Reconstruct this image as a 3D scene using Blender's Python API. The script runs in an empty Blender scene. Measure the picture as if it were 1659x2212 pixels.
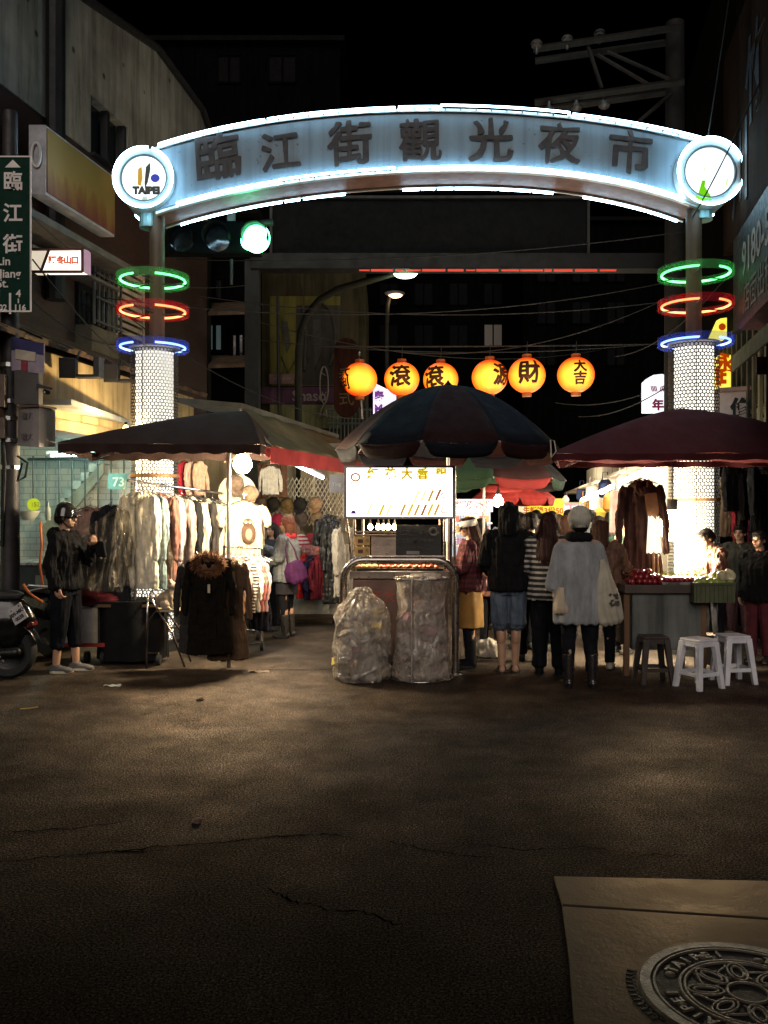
import bpy, bmesh, math, random
import numpy as np
from mathutils import Vector, Matrix, Euler, noise as mnoise
R = math.radians
random.seed(7)
SC = bpy.context.scene
COL = SC.collection
# ------------------------------------------------------------------ camera, world, light, exposure
CAM_H = 1.6
cd = bpy.data.cameras.new('camera'); cam = bpy.data.objects.new('camera', cd); COL.objects.link(cam)
cam.location = (0, 0, CAM_H); cam.rotation_euler = (R(90), 0, 0)
cd.sensor_fit = 'VERTICAL'; cd.sensor_height = 36; cd.sensor_width = 27; cd.lens = 31.985
cd.clip_start = 0.05; cd.clip_end = 400
SC.camera = cam
w = bpy.data.worlds.new('World'); SC.world = w; w.use_nodes = True
wn = w.node_tree.nodes; bg = wn['Background']
sky = wn.new('ShaderNodeTexSky'); sky.sky_type = 'NISHITA'; sky.sun_disc = False
sky.sun_elevation = R(-8); sky.sun_rotation = R(200); sky.air_density = 1.0
w.node_tree.links.new(sky.outputs[0], bg.inputs[0]); bg.inputs[1].default_value = 0.05
sd = bpy.data.lights.new('night_ambient_sun', 'SUN'); sd.energy = 1.0; sd.angle = R(40); sd.color = (1.0, .88, .78)
so = bpy.data.objects.new('night_ambient_sun', sd); COL.objects.link(so); so.rotation_euler = (R(61), 0, R(-4))
SC.view_settings.view_transform = 'Standard'; SC.view_settings.look = 'None'
SC.view_settings.exposure = 0; SC.view_settings.gamma = 1; SC.view_settings.use_curve_mapping = False
SC.render.engine = 'CYCLES'
cy = SC.cycles
cy.use_denoising = True; cy.max_bounces = 7; cy.diffuse_bounces = 3; cy.glossy_bounces = 3
cy.transparent_max_bounces = 16; cy.transmission_bounces = 4; cy.caustics_reflective = False; cy.caustics_refractive = False
cy.sample_clamp_indirect = 3; cy.sample_clamp_direct = 0
try: cy.use_light_tree = True
except Exception: pass
# ------------------------------------------------------------------ measured points -> metres
F = 1965.0; U0 = 829.5; V0 = 1106.0
def W(u, v, Y): return Vector(((u - U0) * Y / F, Y, CAM_H + (V0 - v) * Y / F))
def X(u, Y): return (u - U0) * Y / F
def Z(v, Y): return CAM_H + (V0 - v) * Y / F
def GY(v): return CAM_H * F / (v - V0)
# ------------------------------------------------------------------ materials
MATS = {}
def newmat(key):
    m = bpy.data.materials.new(key); m.use_nodes = True; MATS[key] = m
    nt = m.node_tree; b = nt.nodes['Principled BSDF']; return m, nt, b
def ramp(nt, fac, stops):
    r = nt.nodes.new('ShaderNodeValToRGB'); e = r.color_ramp.elements
    while len(e) < len(stops): e.new(0.5)
    for k, (p, c) in enumerate(stops): e[k].position = p; e[k].color = (*c, 1) if len(c) == 3 else c
    nt.links.new(fac, r.inputs[0]); return r.outputs[0]
def tex(nt, scale, detail=4, kind='Object', rough=.6, stretch=None, dist=0):
    tc = nt.nodes.new('ShaderNodeTexCoord'); n = nt.nodes.new('ShaderNodeTexNoise')
    n.inputs['Scale'].default_value = scale; n.inputs['Detail'].default_value = detail; n.inputs['Roughness'].default_value = rough
    n.inputs['Distortion'].default_value = dist
    src = tc.outputs[kind]
    if stretch:
        mp = nt.nodes.new('ShaderNodeMapping'); mp.inputs['Scale'].default_value = stretch
        nt.links.new(src, mp.inputs[0]); src = mp.outputs[0]
    nt.links.new(src, n.inputs['Vector']); return n.outputs[0]
def bumpn(nt, b, h, strength, dist=.01):
    bp = nt.nodes.new('ShaderNodeBump'); bp.inputs['Strength'].default_value = strength; bp.inputs['Distance'].default_value = dist
    nt.links.new(h, bp.inputs['Height']); nt.links.new(bp.outputs[0], b.inputs['Normal'])
def sheen(nt, b, tint, A=.8, n=8.3, top=.14, base=.004, colsock=None):
    """rough ground: reflection that fades quickly away from grazing angles"""
    b.inputs['Specular IOR Level'].default_value = 0
    lw = nt.nodes.new('ShaderNodeLayerWeight'); lw.inputs[0].default_value = .5
    p = nt.nodes.new('ShaderNodeMath'); p.operation = 'POWER'; nt.links.new(lw.outputs[1], p.inputs[0]); p.inputs[1].default_value = n
    q = nt.nodes.new('ShaderNodeMath'); q.operation = 'MULTIPLY_ADD'; nt.links.new(p.outputs[0], q.inputs[0]); q.inputs[1].default_value = A; q.inputs[2].default_value = base
    r = nt.nodes.new('ShaderNodeMath'); r.operation = 'MINIMUM'; nt.links.new(q.outputs[0], r.inputs[0]); r.inputs[1].default_value = top
    g = nt.nodes.new('ShaderNodeBsdfGlossy'); g.inputs['Color'].default_value = (*tint, 1)
    if colsock:
        mc = nt.nodes.new('ShaderNodeMix'); mc.data_type = 'RGBA'; mc.blend_type = 'MULTIPLY'; mc.inputs[0].default_value = 1; mc.inputs[6].default_value = (*tint, 1); nt.links.new(colsock, mc.inputs[7]); nt.links.new(mc.outputs[2], g.inputs['Color'])
    for l in list(b.inputs['Roughness'].links): nt.links.new(l.from_socket, g.inputs['Roughness'])
    for l in list(b.inputs['Normal'].links): nt.links.new(l.from_socket, g.inputs['Normal'])
    mx = nt.nodes.new('ShaderNodeMixShader'); nt.links.new(r.outputs[0], mx.inputs[0]); nt.links.new(b.outputs[0], mx.inputs[1]); nt.links.new(g.outputs[0], mx.inputs[2])
    nt.links.new(mx.outputs[0], nt.nodes['Material Output'].inputs[0])
def M(col, rough=.7, metal=0, var=.3, scale=6, bump=.25, bscale=70, stretch=None, spec=.5, alpha=1, trans=0, coat=0, key=None):
    k = key or 'mat_%s_%s_%s_%s_%s_%s_%s_%s_%s' % (tuple(round(c, 3) for c in col), rough, metal, var, scale, bump, bscale, stretch, (alpha, trans, coat, spec))
    if k in MATS: return MATS[k]
    m, nt, b = newmat(k)
    lo = tuple(c * (1 - var) for c in col); hi = tuple(min(1, c * (1 + var)) for c in col)
    f = tex(nt, scale, 5, stretch=stretch)
    nt.links.new(ramp(nt, f, [(.3, lo), (.7, hi)]), b.inputs['Base Color'])
    r2 = tex(nt, scale * 2.3, 3)
    nt.links.new(ramp(nt, r2, [(.3, (max(.03, rough - .1),) * 3), (.7, (min(1, rough + .1),) * 3)]), b.inputs['Roughness'])
    b.inputs['Metallic'].default_value = metal; b.inputs['Specular IOR Level'].default_value = spec
    b.inputs['Alpha'].default_value = alpha; b.inputs['Transmission Weight'].default_value = trans
    b.inputs['Coat Weight'].default_value = coat
    if bump: bumpn(nt, b, tex(nt, bscale, 3), bump)
    return m
def EM(col, s, key=None, base=None):
    base = base or ((.8, .8, .8) if s >= 1 else tuple(c * .45 for c in col))
    k = key or 'glow_%s_%s' % (tuple(round(c, 3) for c in col), s)
    if k in MATS: return MATS[k]
    m, nt, b = newmat(k)
    b.inputs['Base Color'].default_value = (*base, 1); b.inputs['Roughness'].default_value = .4
    f = tex(nt, 9, 2); c = ramp(nt, f, [(.3, tuple(x * .92 for x in col)), (.7, col)])
    nt.links.new(c, b.inputs['Emission Color']); b.inputs['Emission Strength'].default_value = s
    return m
# ------------------------------------------------------------------ objects
ROOT = {}
def thing(name, label, cat, loc=(0, 0, 0), rotz=0, group=None, scale=1):
    o = bpy.data.objects.new(name, None); COL.objects.link(o); o.empty_display_size = .1
    o.location = loc; o.rotation_euler = (0, 0, rotz); o.scale = (scale,) * 3
    o['label'] = label; o['category'] = cat
    if group: o['group'] = group
    ROOT[o.name] = Matrix.Translation(Vector(loc)) @ Matrix.Rotation(rotz, 4, 'Z') @ Matrix.Scale(scale, 4)
    return o
def tag(o, label, cat, group=None):
    o['label'] = label; o['category'] = cat
    if group: o['group'] = group
    return o
def struct(o): o['kind'] = 'structure'; return o
def rootmat(o):
    while o.parent: o = o.parent
    return ROOT.get(o.name, Matrix.Identity(4))
def link(name, me, mat, parent=None, world=False, smooth=None, label=None):
    o = bpy.data.objects.new(name, me); COL.objects.link(o)
    for m in (mat if isinstance(mat, (list, tuple)) else [mat]): me.materials.append(m)
    if parent:
        if world: me.transform(rootmat(parent).inverted())
        o.parent = parent
    if smooth is not None:
        me.polygons.foreach_set('use_smooth', [True] * len(me.polygons)) if smooth else None
        if smooth and smooth is not True: me.set_sharp_from_angle(angle=R(smooth))
    if label: o['label'] = label
    return o
def dup(root, loc=None, rotz=None, label=None, group=None, scale=None, mats=None):
    r = root.copy(); COL.objects.link(r)
    if loc is not None: r.location = loc
    if rotz is not None: r.rotation_euler = (0, 0, rotz)
    if scale: r.scale = (scale,) * 3
    if label: r['label'] = label
    if group: r['group'] = group
    for ch in list(root.children):
        c = ch.copy(); COL.objects.link(c); c.parent = r
        for g in ch.children:
            d = g.copy(); COL.objects.link(d); d.parent = c
    return r
class MB:
    """collects shapes into one mesh"""
    def __init__(s): s.b = bmesh.new(); s.mi = 0
    def _tag(s, n0):
        s.b.faces.ensure_lookup_table()
        for f in s.b.faces[n0:]: f.material_index = s.mi
    def box(s, c, sz, rot=None):
        n0 = len(s.b.faces); m = Matrix.Translation(Vector(c)) @ (Euler(rot).to_matrix().to_4x4() if rot else Matrix.Identity(4)) @ Matrix.Diagonal((*sz, 1))
        bmesh.ops.create_cube(s.b, size=1, matrix=m); s._tag(n0); return s
    def hexa(s, p):  # 8 points: bottom 4 then top 4
        n0 = len(s.b.faces); v = [s.b.verts.new(q) for q in p]
        for f in ((3, 2, 1, 0), (4, 5, 6, 7), (0, 1, 5, 4), (1, 2, 6, 5), (2, 3, 7, 6), (3, 0, 4, 7)): s.b.faces.new([v[i] for i in f])
        s._tag(n0); return s
    def poly(s, pts):
        n0 = len(s.b.faces); s.b.faces.new([s.b.verts.new(p) for p in pts]); s._tag(n0); return s
    def slab(s, pts, d):  # polygon with thickness along vector d
        n0 = len(s.b.faces); d = Vector(d); a = [s.b.verts.new(p) for p in pts]; b = [s.b.verts.new(Vector(p) + d) for p in pts]; n = len(pts)
        s.b.faces.new(a); s.b.faces.new(b[::-1])
        for i in range(n): s.b.faces.new((a[i], b[i], b[(i + 1) % n], a[(i + 1) % n]))
        s._tag(n0); return s
    def cyl(s, p0, p1, r0, r1=None, seg=16, caps=True):
        n0 = len(s.b.faces); p0 = Vector(p0); p1 = Vector(p1); d = p1 - p0; L = d.length
        if L < 1e-6: return s
        q = d.to_track_quat('Z', 'Y').to_matrix().to_4x4()
        bmesh.ops.create_cone(s.b, cap_ends=caps, segments=seg, radius1=r0, radius2=r0 if r1 is None else r1, depth=L, matrix=Matrix.Translation((p0 + p1) / 2) @ q)
        s._tag(n0); return s
    def ball(s, c, r, sub=2, rot=None):
        n0 = len(s.b.faces); rr = (r, r, r) if isinstance(r, (int, float)) else r
        m = Matrix.Translation(Vector(c)) @ (Euler(rot).to_matrix().to_4x4() if rot else Matrix.Identity(4)) @ Matrix.Diagonal((*rr, 1))
        bmesh.ops.create_icosphere(s.b, subdivisions=sub, radius=1, matrix=m); s._tag(n0); return s
    def cap(s, p0, p1, r0, r1=None, seg=12):
        r1 = r0 if r1 is None else r1; s.cyl(p0, p1, r0, r1, seg); s.ball(p0, r0, 2); s.ball(p1, r1, 2); return s
    def tube(s, pts, r, seg=10, closed=False, caps=True):
        n0 = len(s.b.faces); P = [Vector(p) for p in pts]; n = len(P); rings = []
        up = None
        for i in range(n):
            if closed: t = P[(i + 1) % n] - P[i - 1]
            else: t = P[min(n - 1, i + 1)] - P[max(0, i - 1)]
            t.normalize()
            if up is None:
                up = Vector((0, 0, 1)) if abs(t.z) < .9 else Vector((0, 1, 0))
            a = t.cross(up)
            if a.length < 1e-4: a = t.orthogonal()
            a.normalize(); b = a.cross(t).normalized(); up = b
            rr = r[i] if isinstance(r, (list, tuple)) else r
            rings.append([s.b.verts.new(P[i] + (a * math.cos(k * 2 * math.pi / seg) + b * math.sin(k * 2 * math.pi / seg)) * rr) for k in range(seg)])
        for i in range(n if closed else n - 1):
            A = rings[i]; B = rings[(i + 1) % n]
            for k in range(seg): s.b.faces.new((A[k], A[(k + 1) % seg], B[(k + 1) % seg], B[k]))
        if caps and not closed:
            s.b.faces.new(rings[0][::-1]); s.b.faces.new(rings[-1])
        s._tag(n0); return s
    def lathe(s, prof, c=(0, 0, 0), seg=24, caps=False):
        n0 = len(s.b.faces); c = Vector(c); rings = []
        for r, z in prof: rings.append([s.b.verts.new(c + Vector((r * math.cos(2 * math.pi * k / seg), r * math.sin(2 * math.pi * k / seg), z))) for k in range(seg)])
        for A, B in zip(rings, rings[1:]):
            for k in range(seg): s.b.faces.new((A[k], A[(k + 1) % seg], B[(k + 1) % seg], B[k]))
        if caps: s.b.faces.new(rings[0][::-1]); s.b.faces.new(rings[-1])
        s._tag(n0); return s
    def loft(s, rings, seg=20, caps=True):  # (z, rx, ry, cx, cy)
        n0 = len(s.b.faces); V = []
        for z, rx, ry, *o in rings:
            cx, cy = (o + [0, 0])[:2] if o else (0, 0)
            V.append([s.b.verts.new((cx + rx * math.cos(2 * math.pi * k / seg), cy + ry * math.sin(2 * math.pi * k / seg), z)) for k in range(seg)])
        for A, B in zip(V, V[1:]):
            for k in range(seg): s.b.faces.new((A[k], A[(k + 1) % seg], B[(k + 1) % seg], B[k]))
        if caps: s.b.faces.new(V[0][::-1]); s.b.faces.new(V[-1])
        s._tag(n0); return s
    def grid(s, fn, nu, nv):
        n0 = len(s.b.faces); V = [[s.b.verts.new(fn(i / nu, j / nv)) for i in range(nu + 1)] for j in range(nv + 1)]
        for j in range(nv):
            for i in range(nu): s.b.faces.new((V[j][i], V[j][i + 1], V[j + 1][i + 1], V[j + 1][i]))
        s._tag(n0); return s
    def xform(s, m): bmesh.ops.transform(s.b, matrix=m, verts=s.b.verts[:]); return s
    def build(s, name, mat, parent=None, world=False, smooth=None, bevel=0, solid=0, label=None):
        bmesh.ops.recalc_face_normals(s.b, faces=s.b.faces[:])
        if solid:
            g = s.b.faces[:]; bmesh.ops.solidify(s.b, geom=g, thickness=solid)
        if bevel:
            es = [e for e in s.b.edges if len(e.link_faces) == 2 and e.calc_face_angle(0) > .6]
            bmesh.ops.bevel(s.b, geom=es, offset=bevel, segments=2, affect='EDGES', profile=.6)
        me = bpy.data.meshes.new(name); s.b.to_mesh(me); s.b.free()
        return link(name, me, mat, parent, world, smooth, label)
def fold_disp(amp, kx=30, kz=3, seed=0):
    def f(co, no):
        a = np.arctan2(co[:, 1], co[:, 0])
        ph = seed * 1.7
        d = np.sin(a * 7 + np.sin(co[:, 2] * kz + ph) * 1.3 + ph) * .5 + np.sin(co[:, 2] * kx * .6 + co[:, 0] * kx * .7 + ph) * .3 + np.sin(co[:, 0] * kx + co[:, 1] * kx * .8 - co[:, 2] * kx * .35 + 2 * ph) * .35
        return d * amp
    return f
def blob(mb, name, mat, parent=None, voxel=.01, smooth=4, disp=None, xf=None, world=False, extra=None, label=None):
    """union of overlapping shapes -> one continuous surface"""
    me = bpy.data.meshes.new('t'); mb.b.to_mesh(me); mb.b.free()
    t = bpy.data.objects.new('t', me); COL.objects.link(t)
    rm = t.modifiers.new('r', 'REMESH'); rm.mode = 'VOXEL'; rm.voxel_size = voxel; rm.use_smooth_shade = True
    if smooth:
        sm = t.modifiers.new('s', 'SMOOTH'); sm.iterations = smooth; sm.factor = .5
    dg = bpy.context.evaluated_depsgraph_get()
    out = bpy.data.meshes.new_from_object(t.evaluated_get(dg)); bpy.data.objects.remove(t); bpy.data.meshes.remove(me)
    out.materials.clear()
    if disp and len(out.vertices):
        n = len(out.vertices); co = np.empty(n * 3, np.float32); no = np.empty(n * 3, np.float32)
        out.vertices.foreach_get('co', co); out.vertices.foreach_get('normal', no); co = co.reshape(-1, 3); no = no.reshape(-1, 3)
        co += no * disp(co, no)[:, None]; out.vertices.foreach_set('co', co.ravel()); out.update()
    if extra:  # further islands with own material slots, in the same mesh
        b2 = bmesh.new(); b2.from_mesh(out)
        for em, idx in extra:
            n0 = len(b2.faces); tmp = bpy.data.meshes.new('e'); em.b.to_mesh(tmp); em.b.free(); b2.from_mesh(tmp); b2.faces.ensure_lookup_table()
            for f in b2.faces[n0:]: f.material_index = idx
            bpy.data.meshes.remove(tmp)
        b2.to_mesh(out); b2.free()
    if xf: out.transform(xf)
    return link(name, out, mat, parent, world, True, label)
def text_mesh(body, size, bold=0, ext=.004, cuts=0, align='CENTER', bevel=0):
    c = bpy.data.curves.new('t', 'FONT'); c.body = body; c.size = size; c.offset = bold; c.extrude = ext; c.align_x = align; c.align_y = 'CENTER'
    c.resolution_u = 3; c.bevel_depth = bevel
    o = bpy.data.objects.new('t', c); COL.objects.link(o)
    dg = bpy.context.evaluated_depsgraph_get(); me = bpy.data.meshes.new_from_object(o.evaluated_get(dg))
    bpy.data.objects.remove(o); bpy.data.curves.remove(c); me.materials.clear()
    return me
def bold_mesh(ch, size, d, ext):
    """brush-thick character: slightly shifted copies, each a hair in front of the last"""
    base = text_mesh(ch, size, 0, ext); b = bmesh.new()
    for k in range(9):
        m = base.copy(); a = k * math.pi / 4; r = 0 if k == 8 else d; m.transform(Matrix.Translation((r * math.cos(a), r * math.sin(a), k * size * .0006))); b.from_mesh(m); bpy.data.meshes.remove(m)
    out = bpy.data.meshes.new('lettering'); b.to_mesh(out); b.free(); bpy.data.meshes.remove(base); return out
def basis(o, x, y):  # frame at o with x right, y up
    x = Vector(x).normalized(); y = Vector(y); z = x.cross(y).normalized(); y = z.cross(x).normalized()
    m = Matrix.Identity(4)
    for i, c in enumerate((x, y, z)): m.col[i][:3] = c
    m.col[3][:3] = o; return m
def text(body, size, mat, o, parent=None, x=(1, 0, 0), y=(0, 0, 1), bold=0, ext=.003, name='lettering', world=True, sx=1, align='CENTER', shear=None):
    me = text_mesh(body, size, bold, ext, align=align)
    mt = shear if shear is not None else basis(o, x, y) @ Matrix.Diagonal((sx, 1, 1, 1))
    me.transform(mt)
    return link(name, me, mat, parent, world)
def plane_frame(o, ex, ey, out=.004):  # skewed frame: text mapped on ex, ey (world vectors per unit)
    n = Vector(ex).cross(Vector(ey)).normalized(); m = Matrix.Identity(4)
    m.col[0][:3] = ex; m.col[1][:3] = ey; m.col[2][:3] = n; m.col[3][:3] = Vector(o) + n * out; return m
def lamp(name, loc, e, col, size=.05, parent=None):
    l = bpy.data.lights.new(name, 'POINT'); l.energy = e; l.color = col; l.shadow_soft_size = size
    o = bpy.data.objects.new(name, l); COL.objects.link(o)
    if parent:
        o.parent = parent; o.location = rootmat(parent).inverted() @ Vector(loc)
    else: o.location = loc
    return o
# common materials
DARKM = M((.02, .02, .022), .5, .3, key='dark_painted_metal')
STEEL = M((.55, .55, .56), .28, 1, .15, 5, .05, 40, key='brushed_steel')
CHROME = M((.75, .75, .76), .15, 1, .1, 5, .03, 40, key='chrome_steel')
WHITEP = M((.72, .72, .72), .45, 0, .12, 5, .1, 30, key='white_plastic')
BLACKF = M((.010, .010, .011), .9, 0, .3, 6, .4, 120, spec=.12, key='black_fabric')
RUBBER = M((.015, .015, .015), .75, 0, .2, 8, .2, 60, key='rubber')
WOODB = M((.16, .08, .035), .6, 0, .35, 5, .3, 30, (1, 1, .15), key='brown_wood')
# ================================================================== GROUND
def asphalt():
    m, nt, b = newmat('wet_asphalt')
    big = tex(nt, .55, 5, rough=.65, dist=.15); mid = tex(nt, 3.2, 5); fine = tex(nt, 95, 6, rough=.9)
    mx = nt.nodes.new('ShaderNodeMath'); mx.operation = 'MULTIPLY_ADD'; nt.links.new(mid, mx.inputs[0]); mx.inputs[1].default_value = .5; nt.links.new(big, mx.inputs[2])
    c1 = ramp(nt, mx.outputs[0], [(.45, (.0045, .0039, .0034)), (.95, (.016, .013, .0105))])
    c2 = ramp(nt, fine, [(.40, (.15, .15, .15)), (.5, (.7, .69, .67)), (.56, (1.8, 1.75, 1.65)), (.62, (4, 3.8, 3.5))])
    mm = nt.nodes.new('ShaderNodeMix'); mm.data_type = 'RGBA'; mm.blend_type = 'MULTIPLY'; mm.inputs[0].default_value = 1
    nt.links.new(c1, mm.inputs[6]); nt.links.new(c2, mm.inputs[7]); nt.links.new(mm.outputs[2], b.inputs['Base Color'])
    wr = ramp(nt, tex(nt, 3.1, 7, rough=.78, dist=.15), [(.60, (1, 1, 1)), (.68, (2.2, 2.0, 1.8)), (.8, (3.2, 2.9, 2.5))]); m3 = nt.nodes.new('ShaderNodeMix'); m3.data_type = 'RGBA'; m3.blend_type = 'MULTIPLY'; m3.inputs[0].default_value = 1
    nt.links.new(mm.outputs[2], m3.inputs[6]); nt.links.new(wr, m3.inputs[7]); nt.links.new(m3.outputs[2], b.inputs['Base Color'])
    nt.links.new(ramp(nt, mx.outputs[0], [(.50, (.40,) * 3), (.70, (.48,) * 3), (.92, (.62,) * 3)]), b.inputs['Roughness'])
    h = nt.nodes.new('ShaderNodeMath'); h.operation = 'MULTIPLY_ADD'; nt.links.new(fine, h.inputs[0]); h.inputs[1].default_value = 1
    nt.links.new(tex(nt, 60, 3), h.inputs[2]); bumpn(nt, b, h.outputs[0], .7, .005)
    sp1 = ramp(nt, fine, [(.40, (.12, .12, .12)), (.48, (.5, .5, .5)), (.53, (1.2, 1.2, 1.2)), (.60, (3, 3, 3))]); sp2 = ramp(nt, tex(nt, 1.7, 8, rough=.74, dist=.12), [(.30, (.45, .45, .45)), (.5, (.9, .9, .9)), (.62, (1.2, 1.2, 1.2)), (.72, (1.6, 1.6, 1.6))])
    ms = nt.nodes.new('ShaderNodeMix'); ms.data_type = 'RGBA'; ms.blend_type = 'MULTIPLY'; ms.inputs[0].default_value = 1; nt.links.new(sp1, ms.inputs[6]); nt.links.new(sp2, ms.inputs[7])
    sheen(nt, b, (1, .83, .70), .55, 8.8, .14, .002, ms.outputs[2])
    return m
ASPH = asphalt()
struct(MB().poly([(-70, -8, 0), (70, -8, 0), (70, 150, 0), (-70, 150, 0)]).build('ground', ASPH))
CRACKM = M((.0015, .0014, .0013), .95, 0, .2, 8, .1, spec=0, key='crack_tar')
def crack(pts, wd=.012, seed=0):
    rnd = random.Random(seed); P = []
    for (u0, v0), (u1, v1) in zip(pts, pts[1:]):
        for k in range(9):
            t = k / 9; v = v0 + (v1 - v0) * t; u = u0 + (u1 - u0) * t; Y = GY(v); P.append(Vector((X(u, Y) + rnd.uniform(-.012, .012), Y + rnd.uniform(-.016, .016), .004)))
    L = []; Rr = []
    for i, p in enumerate(P):
        t = P[min(len(P) - 1, i + 1)] - P[max(0, i - 1)]; n = Vector((-t.y, t.x, 0)).normalized(); ww = wd * .55 * rnd.uniform(.15, 1) * min(1, i / 4 + .1, (len(P) - 1 - i) / 4 + .1)
        L.append(p + n * ww); Rr.append(p - n * ww)
    m = MB()
    for i in range(len(P) - 1): m.poly([L[i], L[i + 1], Rr[i + 1], Rr[i]])
    struct(m.build('ground_crack', CRACKM))
crack([(190, 1846), (360, 1829), (500, 1818), (600, 1808), (700, 1803), (770, 1812)], .016, 1)
crack([(-20, 1800), (150, 1792), (300, 1772)], .011, 2)
crack([(575, 1916), (620, 1945), (700, 1965), (790, 1975), (900, 2015)], .014, 3)
crack([(-30, 1866), (120, 1852), (220, 1842), (380, 1838)], .012, 4)
crack([(340, 1443), (480, 1447), (640, 1448), (760, 1446)], .02, 5)
crack([(1000, 1822), (1130, 1838), (1260, 1832), (1390, 1846), (1520, 1850)], .010, 6)
crack([(820, 1812), (900, 1833), (1010, 1850), (1100, 1858)], .009, 7)
# concrete apron
CONC = None
def concrete(key, col, bs=45):
    m, nt, b = newmat(key)
    f = tex(nt, 2.4, 7, rough=.7, dist=.5); g = tex(nt, 90, 3)
    c = ramp(nt, f, [(.3, tuple(x * .55 for x in col)), (.55, col), (.75, tuple(x * 1.25 for x in col))])
    nt.links.new(c, b.inputs['Base Color']); nt.links.new(ramp(nt, f, [(.35, (.38,) * 3), (.7, (.62,) * 3)]), b.inputs['Roughness'])
    h = nt.nodes.new('ShaderNodeMath'); h.operation = 'MULTIPLY_ADD'; nt.links.new(g, h.inputs[0]); h.inputs[1].default_value = .5; nt.links.new(tex(nt, 14, 4), h.inputs[2])
    bumpn(nt, b, h.outputs[0], .5, .008); sheen(nt, b, (1, .78, .56), .75, 5.5, .2, .005); return m
CONC = concrete('worn_concrete', (.036, .028, .020))
def gp(u, v, z): Y = GY(v); return (X(u, Y), Y, z)
def slab(pts, z, name):
    m = MB(); m.slab([(p[0], p[1], z) for p in pts], (0, 0, -z - .02)); return struct(m.build(name, CONC, bevel=.004))
slab([(.74, 3.965), (.722, 3.68), (1.72, 3.52), (3.2, 3.28), (3.2, 3.72), (1.7, 3.91)], .014, 'concrete_kerb')
slab([(.716, 3.655), (.66, 3.25), (.594, 2.85), (.50, 1.6), (3.2, 1.2), (3.2, 3.255), (1.72, 3.495)], .017, 'concrete_apron')
IRON = M((.045, .034, .023), .55, 0, .3, 14, .35, 90, spec=.25, key='cast_iron')
IROND = M((.010, .008, .006), .7, 0, .3, 14, .3, 90, spec=.1, key='dirty_iron')
mh = thing('manhole_cover', 'round cast iron manhole cover with raised floral relief set in the concrete apron', 'manhole cover', (1.195, 2.985, .0165), R(38), None, .92)
MB().lathe([(.335, .002), (.335, .012), (.372, .012), (.378, .002)], seg=64).build('frame', IRON, mh, smooth=40)
cv = MB().lathe([(0, .004), (.328, .004), (.333, -.004)], seg=64).build('cover', IROND, mh, smooth=40)
rl = MB()
for r in (.322, .232, .215, .07): rl.tube([(r * math.cos(a * math.pi / 32), r * math.sin(a * math.pi / 32), .006) for a in range(64)], .0065, 6, True)
for k in range(8):
    a = k * math.pi / 4
    for s_, w_ in ((.062, .034), (.042, .02)):
        rl.tube([(math.cos(a) * (.145 + s_ * math.cos(t)) - math.sin(a) * w_ * math.sin(t), math.sin(a) * (.145 + s_ * math.cos(t)) + math.cos(a) * w_ * math.sin(t), .007) for t in [q * math.pi / 10 for q in range(20)]], .005, 6, True)
    a2 = a + math.pi / 8
    rl.tube([((.10 + .1 * t) * math.cos(a2 + .22 * math.sin(t * 5)), (.10 + .1 * t) * math.sin(a2 + .22 * math.sin(t * 5)), .006) for t in [q / 10 for q in range(11)]], .005, 6)
    rl.ball((.272 * math.cos(a2), .272 * math.sin(a2), .004), (.02, .02, .008), 2)
rl.build('relief', IRON, cv, smooth=50)
tx = None
def ring_text(body, r, a0, step, size, z, ext, mat, parent, flip=False):
    bm = bmesh.new()
    for i, ch in enumerate(body):
        me = text_mesh(ch, size, .002, ext); a = a0 - i * step
        me.transform(Matrix.Translation((r * math.cos(a), r * math.sin(a), z)) @ Matrix.Rotation(a - math.pi / 2, 4, 'Z')); bm.from_mesh(me); bpy.data.meshes.remove(me)
    me = bpy.data.meshes.new('lettering'); bm.to_mesh(me); bm.free(); return link('lettering', me, mat, parent)
for q in range(4): ring_text('TAIPEI', .272, R(196 - 90 * q), .185 / 1.0, .06, .006, .006, IRON, cv)
ticks = MB()
for k in range(12):
    a = R(118 + k * 4.2); ticks.box((.405 * math.cos(a), .405 * math.sin(a), .001), (.035, .012, .008), (0, 0, a)); ticks.box((.392 * math.cos(a + .03), .392 * math.sin(a + .03), .001), (.012, .03, .008), (0, 0, a))
ticks.build('cast_marks', IROND, mh)
# litter on the asphalt
def litter(u, v, label, col, sz, kind):
    Y = GY(v); m = MB()
    if kind == 'paper':
        m.grid(lambda a, b: Vector(((a - .5) * sz[0], (b - .5) * sz[1], .006 + .012 * math.sin(a * 9) * math.sin(b * 5 + a * 4))), 8, 6)
        o = m.build('paper_scrap', M(col, .8), None, solid=.001)
    elif kind == 'straw':
        m.tube([(-.5 * sz[0], 0, .006), (0, .01, .006), (.5 * sz[0], .06, .006)], .005, 8); o = m.build('drinking_straw', M(col, .4))
    else:
        m.ball((0, 0, .01), (sz[0] / 2, sz[1] / 2, .018), 2); o = m.build('dry_leaf', M(col, .8)); 
        for p in o.data.vertices: p.co += p.normal * mnoise.noise(p.co * 60) * .01
    o.location = (X(u, Y), Y, .002); ROOT[o.name] = Matrix.Translation(o.location)
    tag(o, label, kind if kind != 'straw' else 'straw')
litter(243, 1482, 'crumpled white paper scrap on the asphalt right of the scooter', (.6, .6, .58), (.16, .05), 'paper')
litter(60, 1533, 'yellow drinking straw lying on the asphalt at the far left', (.55, .38, .1), (.12, .02), 'straw')
litter(432, 1514, 'small brown leaf on the asphalt in front of the folding stool', (.09, .06, .04), (.07, .06), 'leaf')
litter(426, 1778, 'small brown leaf on the near asphalt above the long crack', (.11, .07, .05), (.05, .04), 'leaf')
litter(560, 1452, 'flattened pale paper on the asphalt near the garment rail', (.3, .22, .16), (.2, .05), 'paper')
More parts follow.
